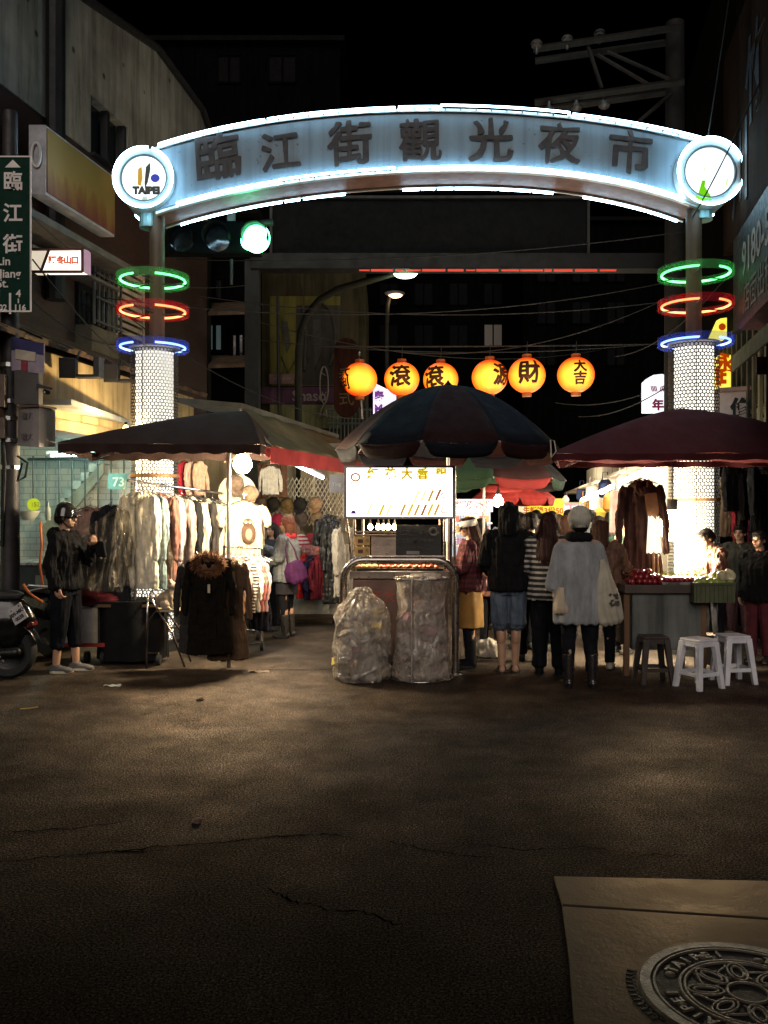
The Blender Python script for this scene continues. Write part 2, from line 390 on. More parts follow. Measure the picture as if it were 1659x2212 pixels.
# ================================================================== LEFT BUILDING
def FLY(u, off=0): return (6.25 - off) / (.19 - (u - U0) / F)
def FLp(Y, z, off=0): return Vector((-6.25 + off + .19 * Y, Y, z))
def FL(u, v, off=0): Y = FLY(u, off); return W(u, v, Y)
def stain_wall(key, col, vs=1.0, spots=True):
    m, nt, b = newmat(key); b.inputs['Specular IOR Level'].default_value = .02 if max(col) < .06 else .2
    st = tex(nt, 2.2, 6, stretch=(2.5, 2.5, .22), rough=.65, dist=.3); f = tex(nt, 1.1, 5)
    c = ramp(nt, st, [(.32, tuple(x * .35 for x in col)), (.5, tuple(x * .85 for x in col)), (.7, tuple(x * 1.15 for x in col))])
    c2 = ramp(nt, f, [(.3, (.6, .6, .6)), (.65, (1.1, 1.1, 1.1))])
    mm = nt.nodes.new('ShaderNodeMix'); mm.data_type = 'RGBA'; mm.blend_type = 'MULTIPLY'; mm.inputs[0].default_value = 1
    nt.links.new(c, mm.inputs[6]); nt.links.new(c2, mm.inputs[7]); out = mm.outputs[2]
    if spots:
        v = nt.nodes.new('ShaderNodeTexVoronoi'); v.inputs['Scale'].default_value = 1.9; tc = nt.nodes.new('ShaderNodeTexCoord'); nt.links.new(tc.outputs['Object'], v.inputs['Vector'])
        sp = ramp(nt, v.outputs[0], [(.05, (.25, .22, .2)), (.1, (1, 1, 1))]); m2 = nt.nodes.new('ShaderNodeMix'); m2.data_type = 'RGBA'; m2.blend_type = 'MULTIPLY'; m2.inputs[0].default_value = 1
        nt.links.new(out, m2.inputs[6]); nt.links.new(sp, m2.inputs[7]); out = m2.outputs[2]
    nt.links.new(out, b.inputs['Base Color']); b.inputs['Roughness'].default_value = .85; bumpn(nt, b, tex(nt, 25, 5), .3)
    return m
def brick(key, c1, c2, mort, scale, bw=.5, rh=.25):
    m, nt, b = newmat(key); tc = nt.nodes.new('ShaderNodeTexCoord'); t = nt.nodes.new('ShaderNodeTexBrick')
    mp = nt.nodes.new('ShaderNodeMapping'); mp.inputs['Rotation'].default_value = (R(90), 0, 0)
    sx = nt.nodes.new('ShaderNodeSeparateXYZ'); cx = nt.nodes.new('ShaderNodeCombineXYZ'); ad = nt.nodes.new('ShaderNodeMath'); ad.operation = 'ADD'
    nt.links.new(tc.outputs['Object'], sx.inputs[0]); nt.links.new(sx.outputs[0], ad.inputs[0]); nt.links.new(sx.outputs[1], ad.inputs[1]); nt.links.new(ad.outputs[0], cx.inputs[0]); nt.links.new(sx.outputs[2], cx.inputs[1])
    nt.links.new(cx.outputs[0], t.inputs['Vector']); t.inputs['Scale'].default_value = scale; t.inputs['Brick Width'].default_value = bw; t.inputs['Row Height'].default_value = rh
    t.inputs['Color1'].default_value = (*c1, 1); t.inputs['Color2'].default_value = (*c2, 1); t.inputs['Mortar'].default_value = (*mort, 1); t.inputs['Mortar Size'].default_value = .02
    nt.links.new(t.outputs[0], b.inputs['Base Color']); b.inputs['Roughness'].default_value = .6; bumpn(nt, b, t.outputs[1], -.3); return m
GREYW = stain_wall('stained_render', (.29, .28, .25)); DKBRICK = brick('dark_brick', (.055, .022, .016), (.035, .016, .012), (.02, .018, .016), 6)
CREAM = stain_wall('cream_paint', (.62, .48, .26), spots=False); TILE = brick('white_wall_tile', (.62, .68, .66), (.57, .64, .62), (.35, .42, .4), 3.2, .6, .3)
RUSTY = M((.10, .065, .04), .85, .1, .5, 5, .5, 30, (1, 1, .3), key='rusty_sheet')
GLASSD = M((.01, .012, .014), .12, 0, .1, 4, .02, 20, spec=.7, key='dark_glass')
lb = thing('old_house', 'old grey stained concrete house at the upper left with a brick lower storey', 'house', (-5.2, 10, 0))
def wallseg(m, Y0, Y1, z0, z1, o0, o1):
    m.hexa([FLp(Y0, z0, o0), FLp(Y0, z0, o1), FLp(Y1, z0, o1), FLp(Y1, z0, o0), FLp(Y0, z1, o0), FLp(Y0, z1, o1), FLp(Y1, z1, o1), FLp(Y1, z1, o0)])
uw = MB()
prof = [(6.6, 8.35), (9, 8.25), (11.94, 8.32), (14.15, 8.78), (15.93, 8.62), (16.3, 8.35)]
wy0, wy1, wz0, wz1 = 12.2, 13.25, 6.43, 7.2
pts = [(Y, z) for Y, z in prof]
uw.slab([FLp(6.6, 6.42), FLp(wy0, 6.42)] + [FLp(wy0, wz1 + .0)] + [FLp(wy1, wz1), FLp(wy1, 6.42), FLp(16.3, 6.42)] + [FLp(Y, z) for Y, z in pts[::-1]], (-.35, 0, 0))
uw.build('wall', GREYW, lb, world=True)
rf = MB(); rf.tube([FLp(Y, z + .03, .05) for Y, z in prof], .06, 6); rf.build('eave', DARKM, lb, world=True)
wn_ = MB()
for y0, y1 in ((wy0, wy0 + .06), (wy1 - .06, wy1), ((wy0 + wy1) / 2 - .03, (wy0 + wy1) / 2 + .03)): wallseg(wn_, y0, y1, wz0, wz1, -.12, -.02)
wallseg(wn_, wy0, wy1, wz0 - .04, wz0, -.14, .06); wf = wn_.build('window', DARKM, lb, world=True)
pn = MB(); wallseg(pn, wy0 + .06, wy1 - .06, wz0, wz1, -.2, -.15); pn.build('pane', GLASSD, wf, world=True)
dp = MB(); dp.tube([FLp(FLY(103), 8.3, .1), FLp(FLY(103), 4.2, .1)], .12, 10); dp.build('downpipe', DARKM, lb, world=True)
lw = MB(); wallseg(lw, 6.6, 16.3, 2.7, 6.42, -.5, -.02); lw.build('lower_wall', DKBRICK, lb, world=True)
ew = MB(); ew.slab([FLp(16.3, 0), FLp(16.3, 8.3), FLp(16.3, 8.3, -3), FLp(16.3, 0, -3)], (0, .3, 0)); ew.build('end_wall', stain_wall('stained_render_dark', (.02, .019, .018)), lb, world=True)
ld = MB(); wallseg(ld, 9.6, 12.4, 4.82, 4.9, -.02, .55); wallseg(ld, 9.6, 12.4, 4.6, 4.64, -.02, .3); ld.build('ledge', M((.12, .11, .10), .8), lb, world=True)
cg = MB()
for k in range(7): y = FLY(165) + (FLY(225) - FLY(165)) * k / 6; wallseg(cg, y - .012, y + .012, 4.05, 5.05, .22, .245)
for k in range(4): z = 4.08 + k * .31; wallseg(cg, FLY(165), FLY(225), z, z + .025, .247, .27)
cgo = cg.build('window_cage', M((.12, .12, .12), .5, .6), lb, world=True)
cgb = MB(); wallseg(cgb, FLY(165), FLY(225), 4.05, 5.05, -.015, .03); cgb.build('dark_window', GLASSD, lb, world=True)
cgs = MB(); wallseg(cgs, FLY(165), FLY(225), 3.62, 4.04, -.015, .2); cgs.build('window_box', M((.11, .09, .06), .8), lb, world=True)
sl = MB()
for k in range(10):
    z = 4.12 + k * .1; y0, y1 = FLY(228), FLY(284)
    sl.hexa([FLp(y0, z, .1), FLp(y0, z - .02, .16), FLp(y1, z - .02, .16), FLp(y1, z, .1), FLp(y0, z + .06, .1), FLp(y0, z + .04, .16), FLp(y1, z + .04, .16), FLp(y1, z + .06, .1)])
wallseg(sl, FLY(226) - .02, FLY(226) + .03, 3.9, 5.1, .08, .17); wallseg(sl, FLY(286) - .02, FLY(286) + .03, 3.9, 5.1, .08, .17)
sl.build('slatted_screen', M((.36, .30, .22), .7), lb, world=True)
ev = MB()
for k in range(24):
    Ya = 6.8 + k * .3; ev.hexa([FLp(Ya, 3.36, .86), FLp(Ya, 3.75, -.02), FLp(Ya + .3, 3.75, -.02), FLp(Ya + .3, 3.36, .86), FLp(Ya, 3.40 + .02 * (k % 2), .88), FLp(Ya, 3.80, -.02), FLp(Ya + .3, 3.80, -.02), FLp(Ya + .3, 3.40 + .02 * (k % 2), .88)])
ev.build('lean_to_roof', RUSTY, lb, world=True)
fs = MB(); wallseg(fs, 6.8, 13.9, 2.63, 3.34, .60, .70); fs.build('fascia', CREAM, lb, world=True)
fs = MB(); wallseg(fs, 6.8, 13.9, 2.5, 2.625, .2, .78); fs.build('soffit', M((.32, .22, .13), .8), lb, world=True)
# arcade behind the shop front
ar = thing('arcade_interior', 'white tiled stairwell lit pale green behind the left stalls', 'stairwell', (-5.0, 12.5, 0))
MB().box((-5.6, 13.55, 1.35), (4.6, .1, 2.7)).box((-6.4, 10.5, 1.35), (.1, 6, 2.7)).build('wall', TILE, ar, world=True)
MB().box((-5.3, 11.6, 2.76), (4.0, 4.0, .06)).build('ceiling', M((.45, .47, .46), .8), ar, world=True)
stp = MB(); A = W(95, 1140, 13.0); B = W(232, 993, 13.0); n = 8
for k in range(n):
    p = A.lerp(B, (k + .5) / n); dx = (B.x - A.x) / n; dz = (B.z - A.z) / n
    stp.box((p.x, 13.15, p.z + dz / 2), (dx, .55, dz)); 
st_ = stp.build('steps', M((.38, .42, .38), .8), ar, world=True)
sg = MB(); sg.slab([A + Vector((0, -.12, -.02)), B + Vector((0, -.12, -.02)), B + Vector((0, -.12, -.2)), A + Vector((.12, -.12, -.2))], (0, -.05, 0)); sg.build('stringer', M((.22, .22, .17), .8), ar, world=True)
gr = MB()
for k in range(9): u = 72 + k * 28; gr.cyl(W(u, 985, 12.6), W(u, 1100, 12.6), .012, seg=6)
gr.cyl(W(60, 992, 12.6), W(300, 992, 12.6), .02, seg=6); gr.build('grille', M((.05, .07, .07), .5, .6), ar, world=True)
tb = thing('fluorescent_tube', 'cool white fluorescent tube under the stairwell ceiling', 'lamp', W(150, 978, 12.2))
MB().cyl(W(110, 984, 12.2), W(215, 982, 12.2), .018).build('tube', EM((.62, 1, .9), 11), tb, world=True)
MB().box(W(162, 978, 12.25), (.75, .07, .04)).build('batten', WHITEP, tb, world=True)
lamp('stairwell_glow', W(160, 1000, 12.0), 32, (.62, 1, .9), .25, tb)
yd = thing('round_sign', 'round yellow lit sign hanging in the stairwell', 'sign', W(73, 1090, 12.4))
MB().cyl(W(73, 1090, 12.45), W(73, 1090, 12.38), .085, seg=32).build('disc', EM((.70, .80, .02), .35), yd, world=True)
text('0152', .085, M((.2, .16, .02), .6), W(73, 1090, 12.375), yd)
pl = thing('number_plate', 'teal house number plate 73 on the stairwell gate', 'sign', W(254, 1040, 12.5))
MB().box(W(254, 1040, 12.55), (.26, .03, .22)).build('plate', M((.10, .24, .22), .4), pl, world=True); text('73', .17, M((.5, .6, .55), .5), W(256, 1042, 12.53), pl, bold=.004)
# billboard on the facade
bb = thing('billboard', 'faded orange billboard fixed to the grey house above the brick storey', 'billboard', FLp(10.8, 5.15, .5))
def orange_print():
    m, nt, b = newmat('faded_orange_print'); tc = nt.nodes.new('ShaderNodeTexCoord'); sx = nt.nodes.new('ShaderNodeSeparateXYZ'); nt.links.new(tc.outputs['Generated'], sx.inputs[0])
    n = tex(nt, 1.6, 6, stretch=(3, 3, .6), dist=.8); ad = nt.nodes.new('ShaderNodeMath'); ad.operation = 'MULTIPLY_ADD'; nt.links.new(n, ad.inputs[0]); ad.inputs[1].default_value = 1.1; nt.links.new(sx.outputs[2], ad.inputs[2])
    nt.links.new(ramp(nt, ad.outputs[0], [(.5, (.16, .035, .025)), (.85, (.26, .125, .03)), (1.2, (.32, .19, .05))]), b.inputs['Base Color']); b.inputs['Roughness'].default_value = .55; return m
m = MB(); wallseg(m, 10.1, 11.63, 5.15, 5.86, .585, .60); m.build('printed_face', orange_print(), bb, world=True)
m = MB(); wallseg(m, 10.08, 11.65, 5.12, 5.89, .40, .582); bx_ = m.build('box', M((.42, .42, .46), .5), bb, world=True)
m = MB(); wallseg(m, 10.3, 10.36, 5.3, 5.36, -.02, .4); wallseg(m, 11.4, 11.46, 5.3, 5.36, -.02, .4); m.build('bracket', DARKM, bb, world=True)
m = MB(); c0 = FLp(10.07, 5.55, .49); m.tube([c0 + Vector((.05 * math.cos(a), -.012, .13 * math.sin(a))) for a in [k * math.pi / 16 for k in range(32)]], .016, 6, True); m.build('ring_emblem', M((.7, .7, .72), .5), bb, world=True)
# small lit shop sign
ls = thing('lit_shop_sign', 'small white lit shop sign with red characters and a pink end panel', 'shop sign', W(130, 565, 9.6))
a, b_, c_, d_ = W(98, 541, 9.6), W(176, 541, 9.75), W(176, 583, 9.75), W(92, 583, 9.6)
MB().slab([d_, c_, b_, W(108, 541, 9.6)], (0, .2, 0)).build('lit_face', EM((1, .97, .84), 1.8), ls, world=True)
MB().slab([W(66, 584, 9.55), W(86, 584, 9.58), W(103, 541, 9.58), W(66, 541, 9.55)], (0, .2, 0)).build('lit_wing', EM((1, .86, .66), .75), ls, world=True)
MB().slab([W(178, 537, 9.75), W(190, 541, 9.98), W(190, 590, 9.98), W(178, 586, 9.75)], (.0, .1, 0)).build('end_panel', EM((.75, .40, .55), .38), ls, world=True)
fr = MB()
for p, q in ((W(64, 539, 9.5), W(178, 538, 9.72)), (W(64, 587, 9.5), W(178, 587, 9.72)), (W(88, 588, 9.55), W(106, 539, 9.55)), (W(178, 588, 9.72), W(178, 538, 9.72))): fr.cyl(p, q, .016, seg=6)
fr.build('frame', M((.16, .05, .05), .5), ls, world=True)
for ch, u in zip('阿冬山口', (113, 131, 146, 162)): text(ch, .085, EM((.75, .10, .03), .8), W(u, 563, 9.57 + (u - 113) * .0016), ls, bold=.004)
# ================================================================== STREET SIGN, POLE AND BOXES, far left
POLEM = M((.05, .047, .05), .55, .5, .4, 5, .3, 40, key='painted_pole')
up = thing('signal_pole', 'dark steel pole at the far left carrying the street sign and metal boxes', 'pole', (X(24, 9.1), 9.1, 0))
MB().lathe([(.14, 0), (.14, .06), (.095, .07), (.088, 3.3), (.07, 5.6), (0, 5.62)], (X(22, 9.1), 9.1, 0), 20).build('shaft', POLEM, up, world=True, smooth=40)
m = MB()
for v in (790, 868, 905, 952, 1010): m.cyl((X(22, 9.1), 9.1, Z(v, 9.1) - .02), (X(22, 9.1), 9.1, Z(v, 9.1) + .02), .105)
m.build('band', STEEL, up, world=True)
m = MB(); m.tube([W(8, 800, 9.0), W(2, 900, 9.0), W(10, 1000, 9.0), W(4, 1180, 9.0)], .02, 8); m.tube([W(38, 985, 8.98), W(60, 1000, 8.98), W(55, 1030, 8.98), W(38, 1040, 8.98), W(48, 1000, 8.98)], .012, 6); m.build('cable', RUBBER, up, world=True)
MB().box(W(-3, 845, 8.98), (.16, .1, .32)).box(W(-2, 925, 8.98), (.14, .1, .2)).build('junction_box', M((.22, .16, .14), .6), up, world=True)
ssn = thing('street_name_sign', 'green street name sign for Linjiang Street with an arrow and white border', 'street sign', W(20, 670, 8.9))
GRN = M((.004, .034, .022), .6, 0, .2, 4, .05, 20, spec=.1, key='green_sign_sheet'); SWH = M((.85, .78, .76), .5, 0, .15, 6, .05, 20, key='sign_white')
MB().box(W(11, 505, 8.9), (.5, .02, 1.50)).build('panel', GRN, ssn, world=True, bevel=.004)
x0, x1, z0, z1 = X(-44, 8.88), X(66, 8.88), Z(672, 8.88), Z(338, 8.88)
m = MB()
for bx in (((x0 + x1) / 2, z1, x1 - x0, .014), ((x0 + x1) / 2, z0, x1 - x0, .014)): m.box((bx[0], 8.886, bx[1]), (bx[2], .012, bx[3]))
for xx in (x0, x1): m.box((xx, 8.886, (z0 + z1) / 2), (.014, .0115, z1 - z0 + .01))
m.build('border', SWH, ssn, world=True)
MB().slab([W(11, 362, 8.886), W(45, 362, 8.886), W(28, 345, 8.886)], (0, -.003, 0)).build('arrow', SWH, ssn, world=True)
for ch, v in (('臨', 394), ('江', 463), ('街', 530)): text(ch, .195, SWH, W(28, v, 8.885), ssn, bold=.004)
for tx, u, v, s in (('Lin', 8, 565, .115), ('Jiang', 22, 592, .115), ('St.', 6, 613, .115), ('1', -2, 635, .1), ('4', 40, 635, .1), ('|', 22, 652, .22), ('102', 2, 665, .08), ('116', 43, 665, .08)): text(tx, s, SWH, W(u, v, 8.885), ssn, bold=.002)
for k, (v0, v1) in enumerate(((646, 655), (646, 655))): MB().box(W((-2, 40)[k], 650, 8.885), (.012, .006, .045)).build('tick', SWH, ssn, world=True)
pb = thing('parking_notice', 'blue and white notice plate with a red corner fixed to the dark pole', 'sign', W(60, 768, 8.95))
q = [W(25, 800, 8.98), W(95, 808, 8.9), W(96, 742, 8.9), W(25, 728, 8.98)]
MB().slab(q, (0, .015, 0)).build('plate', M((.33, .28, .36), .5), pb, world=True)
def lerpq(a, b): return q[0].lerp(q[1], a).lerp(q[3].lerp(q[2], a), b) + Vector((0, -.004, 0))
def patch(a0, b0, a1, b1, d=.003, sk=.1): return [lerpq(a0, b0), lerpq(a1, b0 - sk * 0), lerpq(a1, b1), lerpq(a0, b1)]
MB().slab(patch(.0, .62, .98, 1.0), (0, -.002, 0)).build('blue_field', M((.03, .03, .12), .5), pb, world=True)
MB().slab([p + Vector((0, -.004, 0)) for p in patch(.13, .36, .75, .66)], (0, -.002, 0)).build('label_strip', M((.5, .44, .36), .5), pb, world=True)
MB().slab([p + Vector((0, -.002, 0)) for p in patch(.3, .02, .5, .34)], (0, -.002, 0)).build('red_patch', M((.25, .03, .05), .5), pb, world=True)
eb = thing('electric_box', 'pale metal electric box strapped to the dark pole at the left', 'electric box', W(75, 960, 8.85))
GB = stain_wall('dirty_grey_box', (.30, .27, .27), spots=False)
MB().hexa([W(38, 963, 8.8), W(84, 966, 8.72), W(120, 965, 9.0), W(70, 960, 9.1), W(38, 882, 8.8), W(84, 880, 8.72), W(120, 886, 9.0), W(70, 884, 9.1)]).build('case', GB, eb, world=True, bevel=.004)
MB().slab([W(35, 881, 8.78), W(85, 878, 8.68), W(123, 885, 9.0), W(72, 882, 9.14)], (0, 0, .02)).build('lid', M((.10, .07, .07), .6), eb, world=True)
for v in (898, 944): text('電力', .07, M((.12, .10, .10), .7), W(59, v, 8.745), eb)
cb = thing('camera_box', 'grey cabinet with a small dark surveillance camera on the dark pole', 'camera', W(62, 850, 9.0))
MB().box(W(62, 838, 9.0), (.24, .12, .34)).build('case', M((.075, .068, .066), .6), cb, world=True, bevel=.006)
MB().hexa([W(78, 838, 8.9), W(112, 842, 8.9), W(112, 842, 9.05), W(78, 838, 9.05), W(80, 829, 8.9), W(114, 838, 8.9), W(114, 838, 9.05), W(80, 829, 9.05)]).cyl(W(98, 846, 8.95), W(104, 848, 8.9), .022).build('camera_hood', DARKM, cb, world=True)
MB().ball(W(99, 847, 8.92), .014, 2).build('lens', EM((1, .95, .8), 1.2), cb, world=True)  # lens glows by itself: a bright glint put into the material
# old speakers / lamp boxes on the cream wall
for (u, v, wd, lab) in ((166, 795, .36, 'black floodlight housing hanging on the cream wall, nearer the pole'), (258, 806, .42, 'black floodlight housing hanging on the cream wall, beside the lit pillar')):
    p = W(u, v, FLY(u, 1.0)); o = thing('floodlight', lab, 'floodlight', p)
    MB().box((p.x - .09, p.y, p.z), (.17, .22, .22), (R(8), 0, R(10))).box((p.x + .11, p.y + .02, p.z - .09), (.26, .16, .03)).box((p.x + .24, p.y, p.z), (.06, .2, .22)).build('housing', DARKM, o, world=True, bevel=.008)
    MB().tube([(p.x, p.y, p.z + .1), (p.x, p.y + .1, p.z + .2), (p.x - .05, p.y + .25, p.z + .22)], .012, 6).build('bracket', DARKM, o, world=True)
# ================================================================== HOUSES FURTHER IN
def house(name, label, u0, u1, v0, Y, depth, mat, wins=(), roof=True):
    h = thing(name, label, 'building', ((X(u0, Y) + X(u1, Y)) / 2, Y, 0)); z1 = Z(v0, Y); x0, x1 = X(u0, Y), X(u1, Y)
    MB().box(((x0 + x1) / 2, Y + depth / 2, z1 / 2), (x1 - x0, depth, z1)).build('wall', mat, h, world=True)
    MB().box(((x0 + x1) / 2, Y + depth / 2 - .1, z1 + .08), (x1 - x0 + .3, depth + .3, .16)).build('parapet', M((.004, .004, .004), .8, spec=.1), h, world=True)
    for (ua, ub, va, vb, gm) in wins:
        xa, xb, za, zb = X(ua, Y), X(ub, Y), Z(vb, Y), Z(va, Y); c = ((xa + xb) / 2, Y - .02, (za + zb) / 2)
        f = MB()
        for s in (-1, 0, 1): f.box((c[0] + s * (xb - xa) / 2, Y - .03, c[2]), (.06, .08, zb - za + .06))
        for s in (-1, 1): f.box((c[0], Y - .031, c[2] + s * (zb - za) / 2), (xb - xa + .06, .078, .06))
        wo = f.build('window', M((.002, .002, .002), .9, 0, spec=.05), h, world=True)
        MB().box((c[0], Y - .005, c[2]), (xb - xa - .06, .02, zb - za - .06)).build('pane', gm, wo, world=True)
    return h
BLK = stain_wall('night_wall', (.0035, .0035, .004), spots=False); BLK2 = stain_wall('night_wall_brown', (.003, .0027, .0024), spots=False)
DPANE = M((.006, .006, .007), .7, spec=.05, key='dark_pane'); DIMW = EM((.35, .5, .5), .10, base=(.05, .05, .05)); DIMY = EM((.6, .45, .3), .05, base=(.05, .05, .05))
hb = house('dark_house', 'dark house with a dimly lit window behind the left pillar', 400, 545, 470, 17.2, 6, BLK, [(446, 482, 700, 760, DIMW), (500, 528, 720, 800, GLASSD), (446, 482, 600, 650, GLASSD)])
m = MB()
for v, dz in ((662, .5), (776, .55)): m.hexa([W(430, v, 17.2), W(552, v - 2, 17.2), W(560, v + 16, 16.3), W(440, v + 20, 16.3), W(430, v - 8, 17.2), W(552, v - 10, 17.2), W(560, v + 8, 16.3), W(440, v + 12, 16.3)])
m.build('window_awning', RUSTY, hb, world=True)
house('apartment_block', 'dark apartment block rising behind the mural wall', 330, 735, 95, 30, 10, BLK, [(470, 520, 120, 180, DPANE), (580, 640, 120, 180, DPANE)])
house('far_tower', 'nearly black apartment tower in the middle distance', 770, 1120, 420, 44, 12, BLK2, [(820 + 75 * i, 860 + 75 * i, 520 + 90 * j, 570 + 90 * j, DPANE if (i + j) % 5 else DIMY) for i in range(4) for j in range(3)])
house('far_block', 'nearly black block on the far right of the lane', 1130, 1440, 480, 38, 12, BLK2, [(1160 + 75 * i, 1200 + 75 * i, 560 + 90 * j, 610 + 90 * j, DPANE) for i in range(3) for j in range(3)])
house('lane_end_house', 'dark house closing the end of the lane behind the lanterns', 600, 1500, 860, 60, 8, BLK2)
# mural wall
MY = 18.5
mb_ = thing('mural_building', 'shopfront wall with a dim yellow mural, purple band and fish outline', 'building', (X(665, MY), MY, 0))
def mural(key, col): return stain_wall(key, col, spots=False)
MB().box((X(660, MY), MY + 2, Z(585, MY) / 2), (X(790, MY) - X(530, MY), 3.9, Z(585, MY))).build('wall', mural('mural_brown', (.045, .038, .022)), mb_, world=True)
m = MB(); m.box((X(660, MY), MY + .02, (Z(700, MY) + Z(612, MY)) / 2), (X(745, MY) - X(600, MY), .08, .8)); 
def pan(name, u0, u1, v0, v1, col, d=.03): return MB().box(((X(u0, MY) + X(u1, MY)) / 2, MY + .05 - d, (Z(v0, MY) + Z(v1, MY)) / 2), (X(u1, MY) - X(u0, MY), .06, Z(v0, MY) - Z(v1, MY))).build(name, mural('mural_%s' % name, col), mb_, world=True)
pan('yellow_panel', 583, 735, 640, 834, (.10, .088, .018)); pan('purple_band', 545, 760, 836, 872, (.085, .036, .07)); pan('lower_panel', 583, 735, 874, 925, (.15, .15, .07))
pan('grey_figure_panel', 640, 735, 660, 832, (.045, .04, .034), .034)
INK = M((.02, .016, .012), .8, key='mural_ink'); PALE = M((.16, .135, .115), .8, key='mural_pale')
def mline(pts, r, mat, nm): MB().tube([W(u, v, MY - .04) for u, v in pts], r, 6).build(nm, mat, mb_, world=True)
mline([(668, 668), (690, 650), (712, 668), (724, 710), (722, 760), (712, 790)], .03, INK, 'face_outline'); mline([(655, 660), (662, 720), (658, 800)], .035, INK, 'hair_line')
MB().slab([W(676, 690, MY - .03), W(692, 690, MY - .03), W(694, 760, MY - .03), W(680, 800, MY - .03)], (0, -.02, 0)).build('ink_patch', INK, mb_, world=True)
MB().slab([W(608, 692, MY - .03), W(622, 696, MY - .03), W(628, 742, MY - .03), W(620, 762, MY - .03), W(611, 730, MY - .03)], (0, -.02, 0)).build('ink_blade', INK, mb_, world=True)
mline([(640, 770), (655, 800), (668, 770)], .012, INK, 'sketch_line'); mline([(608, 770), (622, 805), (640, 775)], .012, INK, 'sketch_line')
fsh = [(700 + 9 * math.cos(a) * (1 if math.sin(a) > 0 else 1), 832 - 40 * math.sin(a)) for a in [k * math.pi / 12 - math.pi / 2 for k in range(25)]]
mline(fsh + [(694, 885), (690, 902), (700, 893), (706, 902), (704, 885)], .018, PALE, 'fish_outline'); mline([(695, 846), (700, 854), (705, 846)], .012, PALE, 'fish_gill'); mline([(694, 805), (704, 812)], .012, PALE, 'fish_line')
text('Shaso', .3, PALE, W(668, 856, MY - .05), mb_, bold=.006)
m = MB(); m.box(W(609, 819, MY - .12), (.5, .06, .2)); m.build('name_board', M((.10, .04, .035), .6), mb_, world=True); text('JEERAW', .1, PALE, W(609, 819, MY - .16), mb_)
m = MB(); m.cyl(W(600, 640, MY - .3), W(603, 935, MY - .3), .03, seg=8); m.build('drainpipe', DARKM, mb_, world=True)
# rounded vertical sign
rs = thing('rounded_sign', 'tall dull red hanging sign with a rounded top and bottom', 'sign', W(748, 900, 17))
Y = 17; cx_, rr = X(748, Y), (X(775, Y) - X(721, Y)) / 2; zt, zb = Z(730, Y) - rr, Z(900, Y) + rr
pts = [(cx_ + rr * math.cos(a), Y, zt + rr * math.sin(a)) for a in [k * math.pi / 12 for k in range(13)]] + [(cx_ + rr * math.cos(a), Y, zb + rr * math.sin(a)) for a in [math.pi + k * math.pi / 12 for k in range(13)]]
MB().slab(pts, (0, .18, 0)).build('board', stain_wall('dull_red_board', (.05, .018, .014), spots=False), rs, world=True)
for ch, v in zip('泰式', (812, 862)): text(ch, .3, M((.08, .05, .015), .7), W(748, v, Y - .005), rs)
MB().cyl(W(776, 760, 17.1), W(782, 905, 17.1), .03).build('mount', STEEL, rs, world=True)
wg = thing('balcony_grille', 'barred balcony below the tall rounded sign', 'balcony', W(740, 960, 18)); m = MB()
for k in range(12): m.cyl(W(712 + k * 8, 880, 18), W(712 + k * 8, 960, 18), .015, seg=6)
for v in (885, 915, 955): m.cyl(W(708, v, 17.98), W(804, v, 17.98), .02, seg=6)
m.build('bars', M((.07, .09, .10), .5, .5), wg, world=True)
pw = thing('white_lit_sign', 'white lit sign with purple lettering half hidden behind the first lantern', 'sign', W(815, 870, 20))
q = [W(806, 905, 20), W(856, 895, 21.5), W(856, 850, 21.5), W(806, 826, 20)]
MB().slab(q, (0, .2, 0)).build('lit_face', EM((.80, .70, .95), 1.1), pw, world=True)
for ch, v in (('泰', 858), ('M', 884)): text(ch, .26, EM((.25, .04, .4), .4), W(817, v, 20.1), pw, bold=.01)
# ================================================================== RIGHT BUILDING
def FRY(u, off=0): return (1.94 - off) / ((u - U0) / F - .2)
def FRp(Y, z, off=0): return Vector((1.94 - off + .2 * Y, Y, z))
def rseg(m, Y0, Y1, z0, z1, o0, o1):
    m.hexa([FRp(Y0, z0, o0), FRp(Y0, z0, o1), FRp(Y1, z0, o1), FRp(Y1, z0, o0), FRp(Y0, z1, o0), FRp(Y0, z1, o1), FRp(Y1, z1, o1), FRp(Y1, z1, o0)])
rb = thing('corner_building', 'dark brown building along the right edge with signboards', 'building', FRp(12, 0, -1))
m = MB(); rseg(m, 6.5, 17, 2.9, 9.5, -3, -.30); rseg(m, 10.5, 17, 0, 2.88, -3, -.5); m.build('wall', stain_wall('brown_night_wall', (.012, .010, .008), spots=False), rb, world=True)
m = MB()
for k in range(30): rseg(m, 6.6 + k * .34, 6.7 + k * .34, 2.4, 4.0, -.298, -.26)
m.build('corrugated_cladding', M((.08, .075, .04), .7), rb, world=True)
sp = thing('brown_signboard', 'tall faded brown signboard with dark brush strokes at the upper right', 'signboard', FRp(9.6, 4.75, .2))
m = MB(); rseg(m, 7.6, 11.3, 4.78, 7.2, -.12, -.02); m.build('board', stain_wall('brown_board', (.035, .019, .012), spots=False), sp, world=True)
for ch, Yq, zq in (('川', 10.2, 5.4), ('竹', 9.4, 6.1)): text(ch, 1.0, M((.012, .01, .01), .7), None, sp, bold=.02, shear=plane_frame(FRp(Yq, zq, -.015), Vector((-.2, -1, 0)) / 1.02, (0, 0, 1)))
ps = thing('phone_number_sign', 'black signboard with a large grey phone number on the right building', 'signboard', FRp(9.6, 3.6, .25))
m = MB(); rseg(m, 7.5, 10.55, 3.66, 4.74, -.08, .0); m.build('board', M((.0035, .0035, .004), .6), ps, world=True)
GT = M((.25, .23, .20), .7, key='dull_letter')
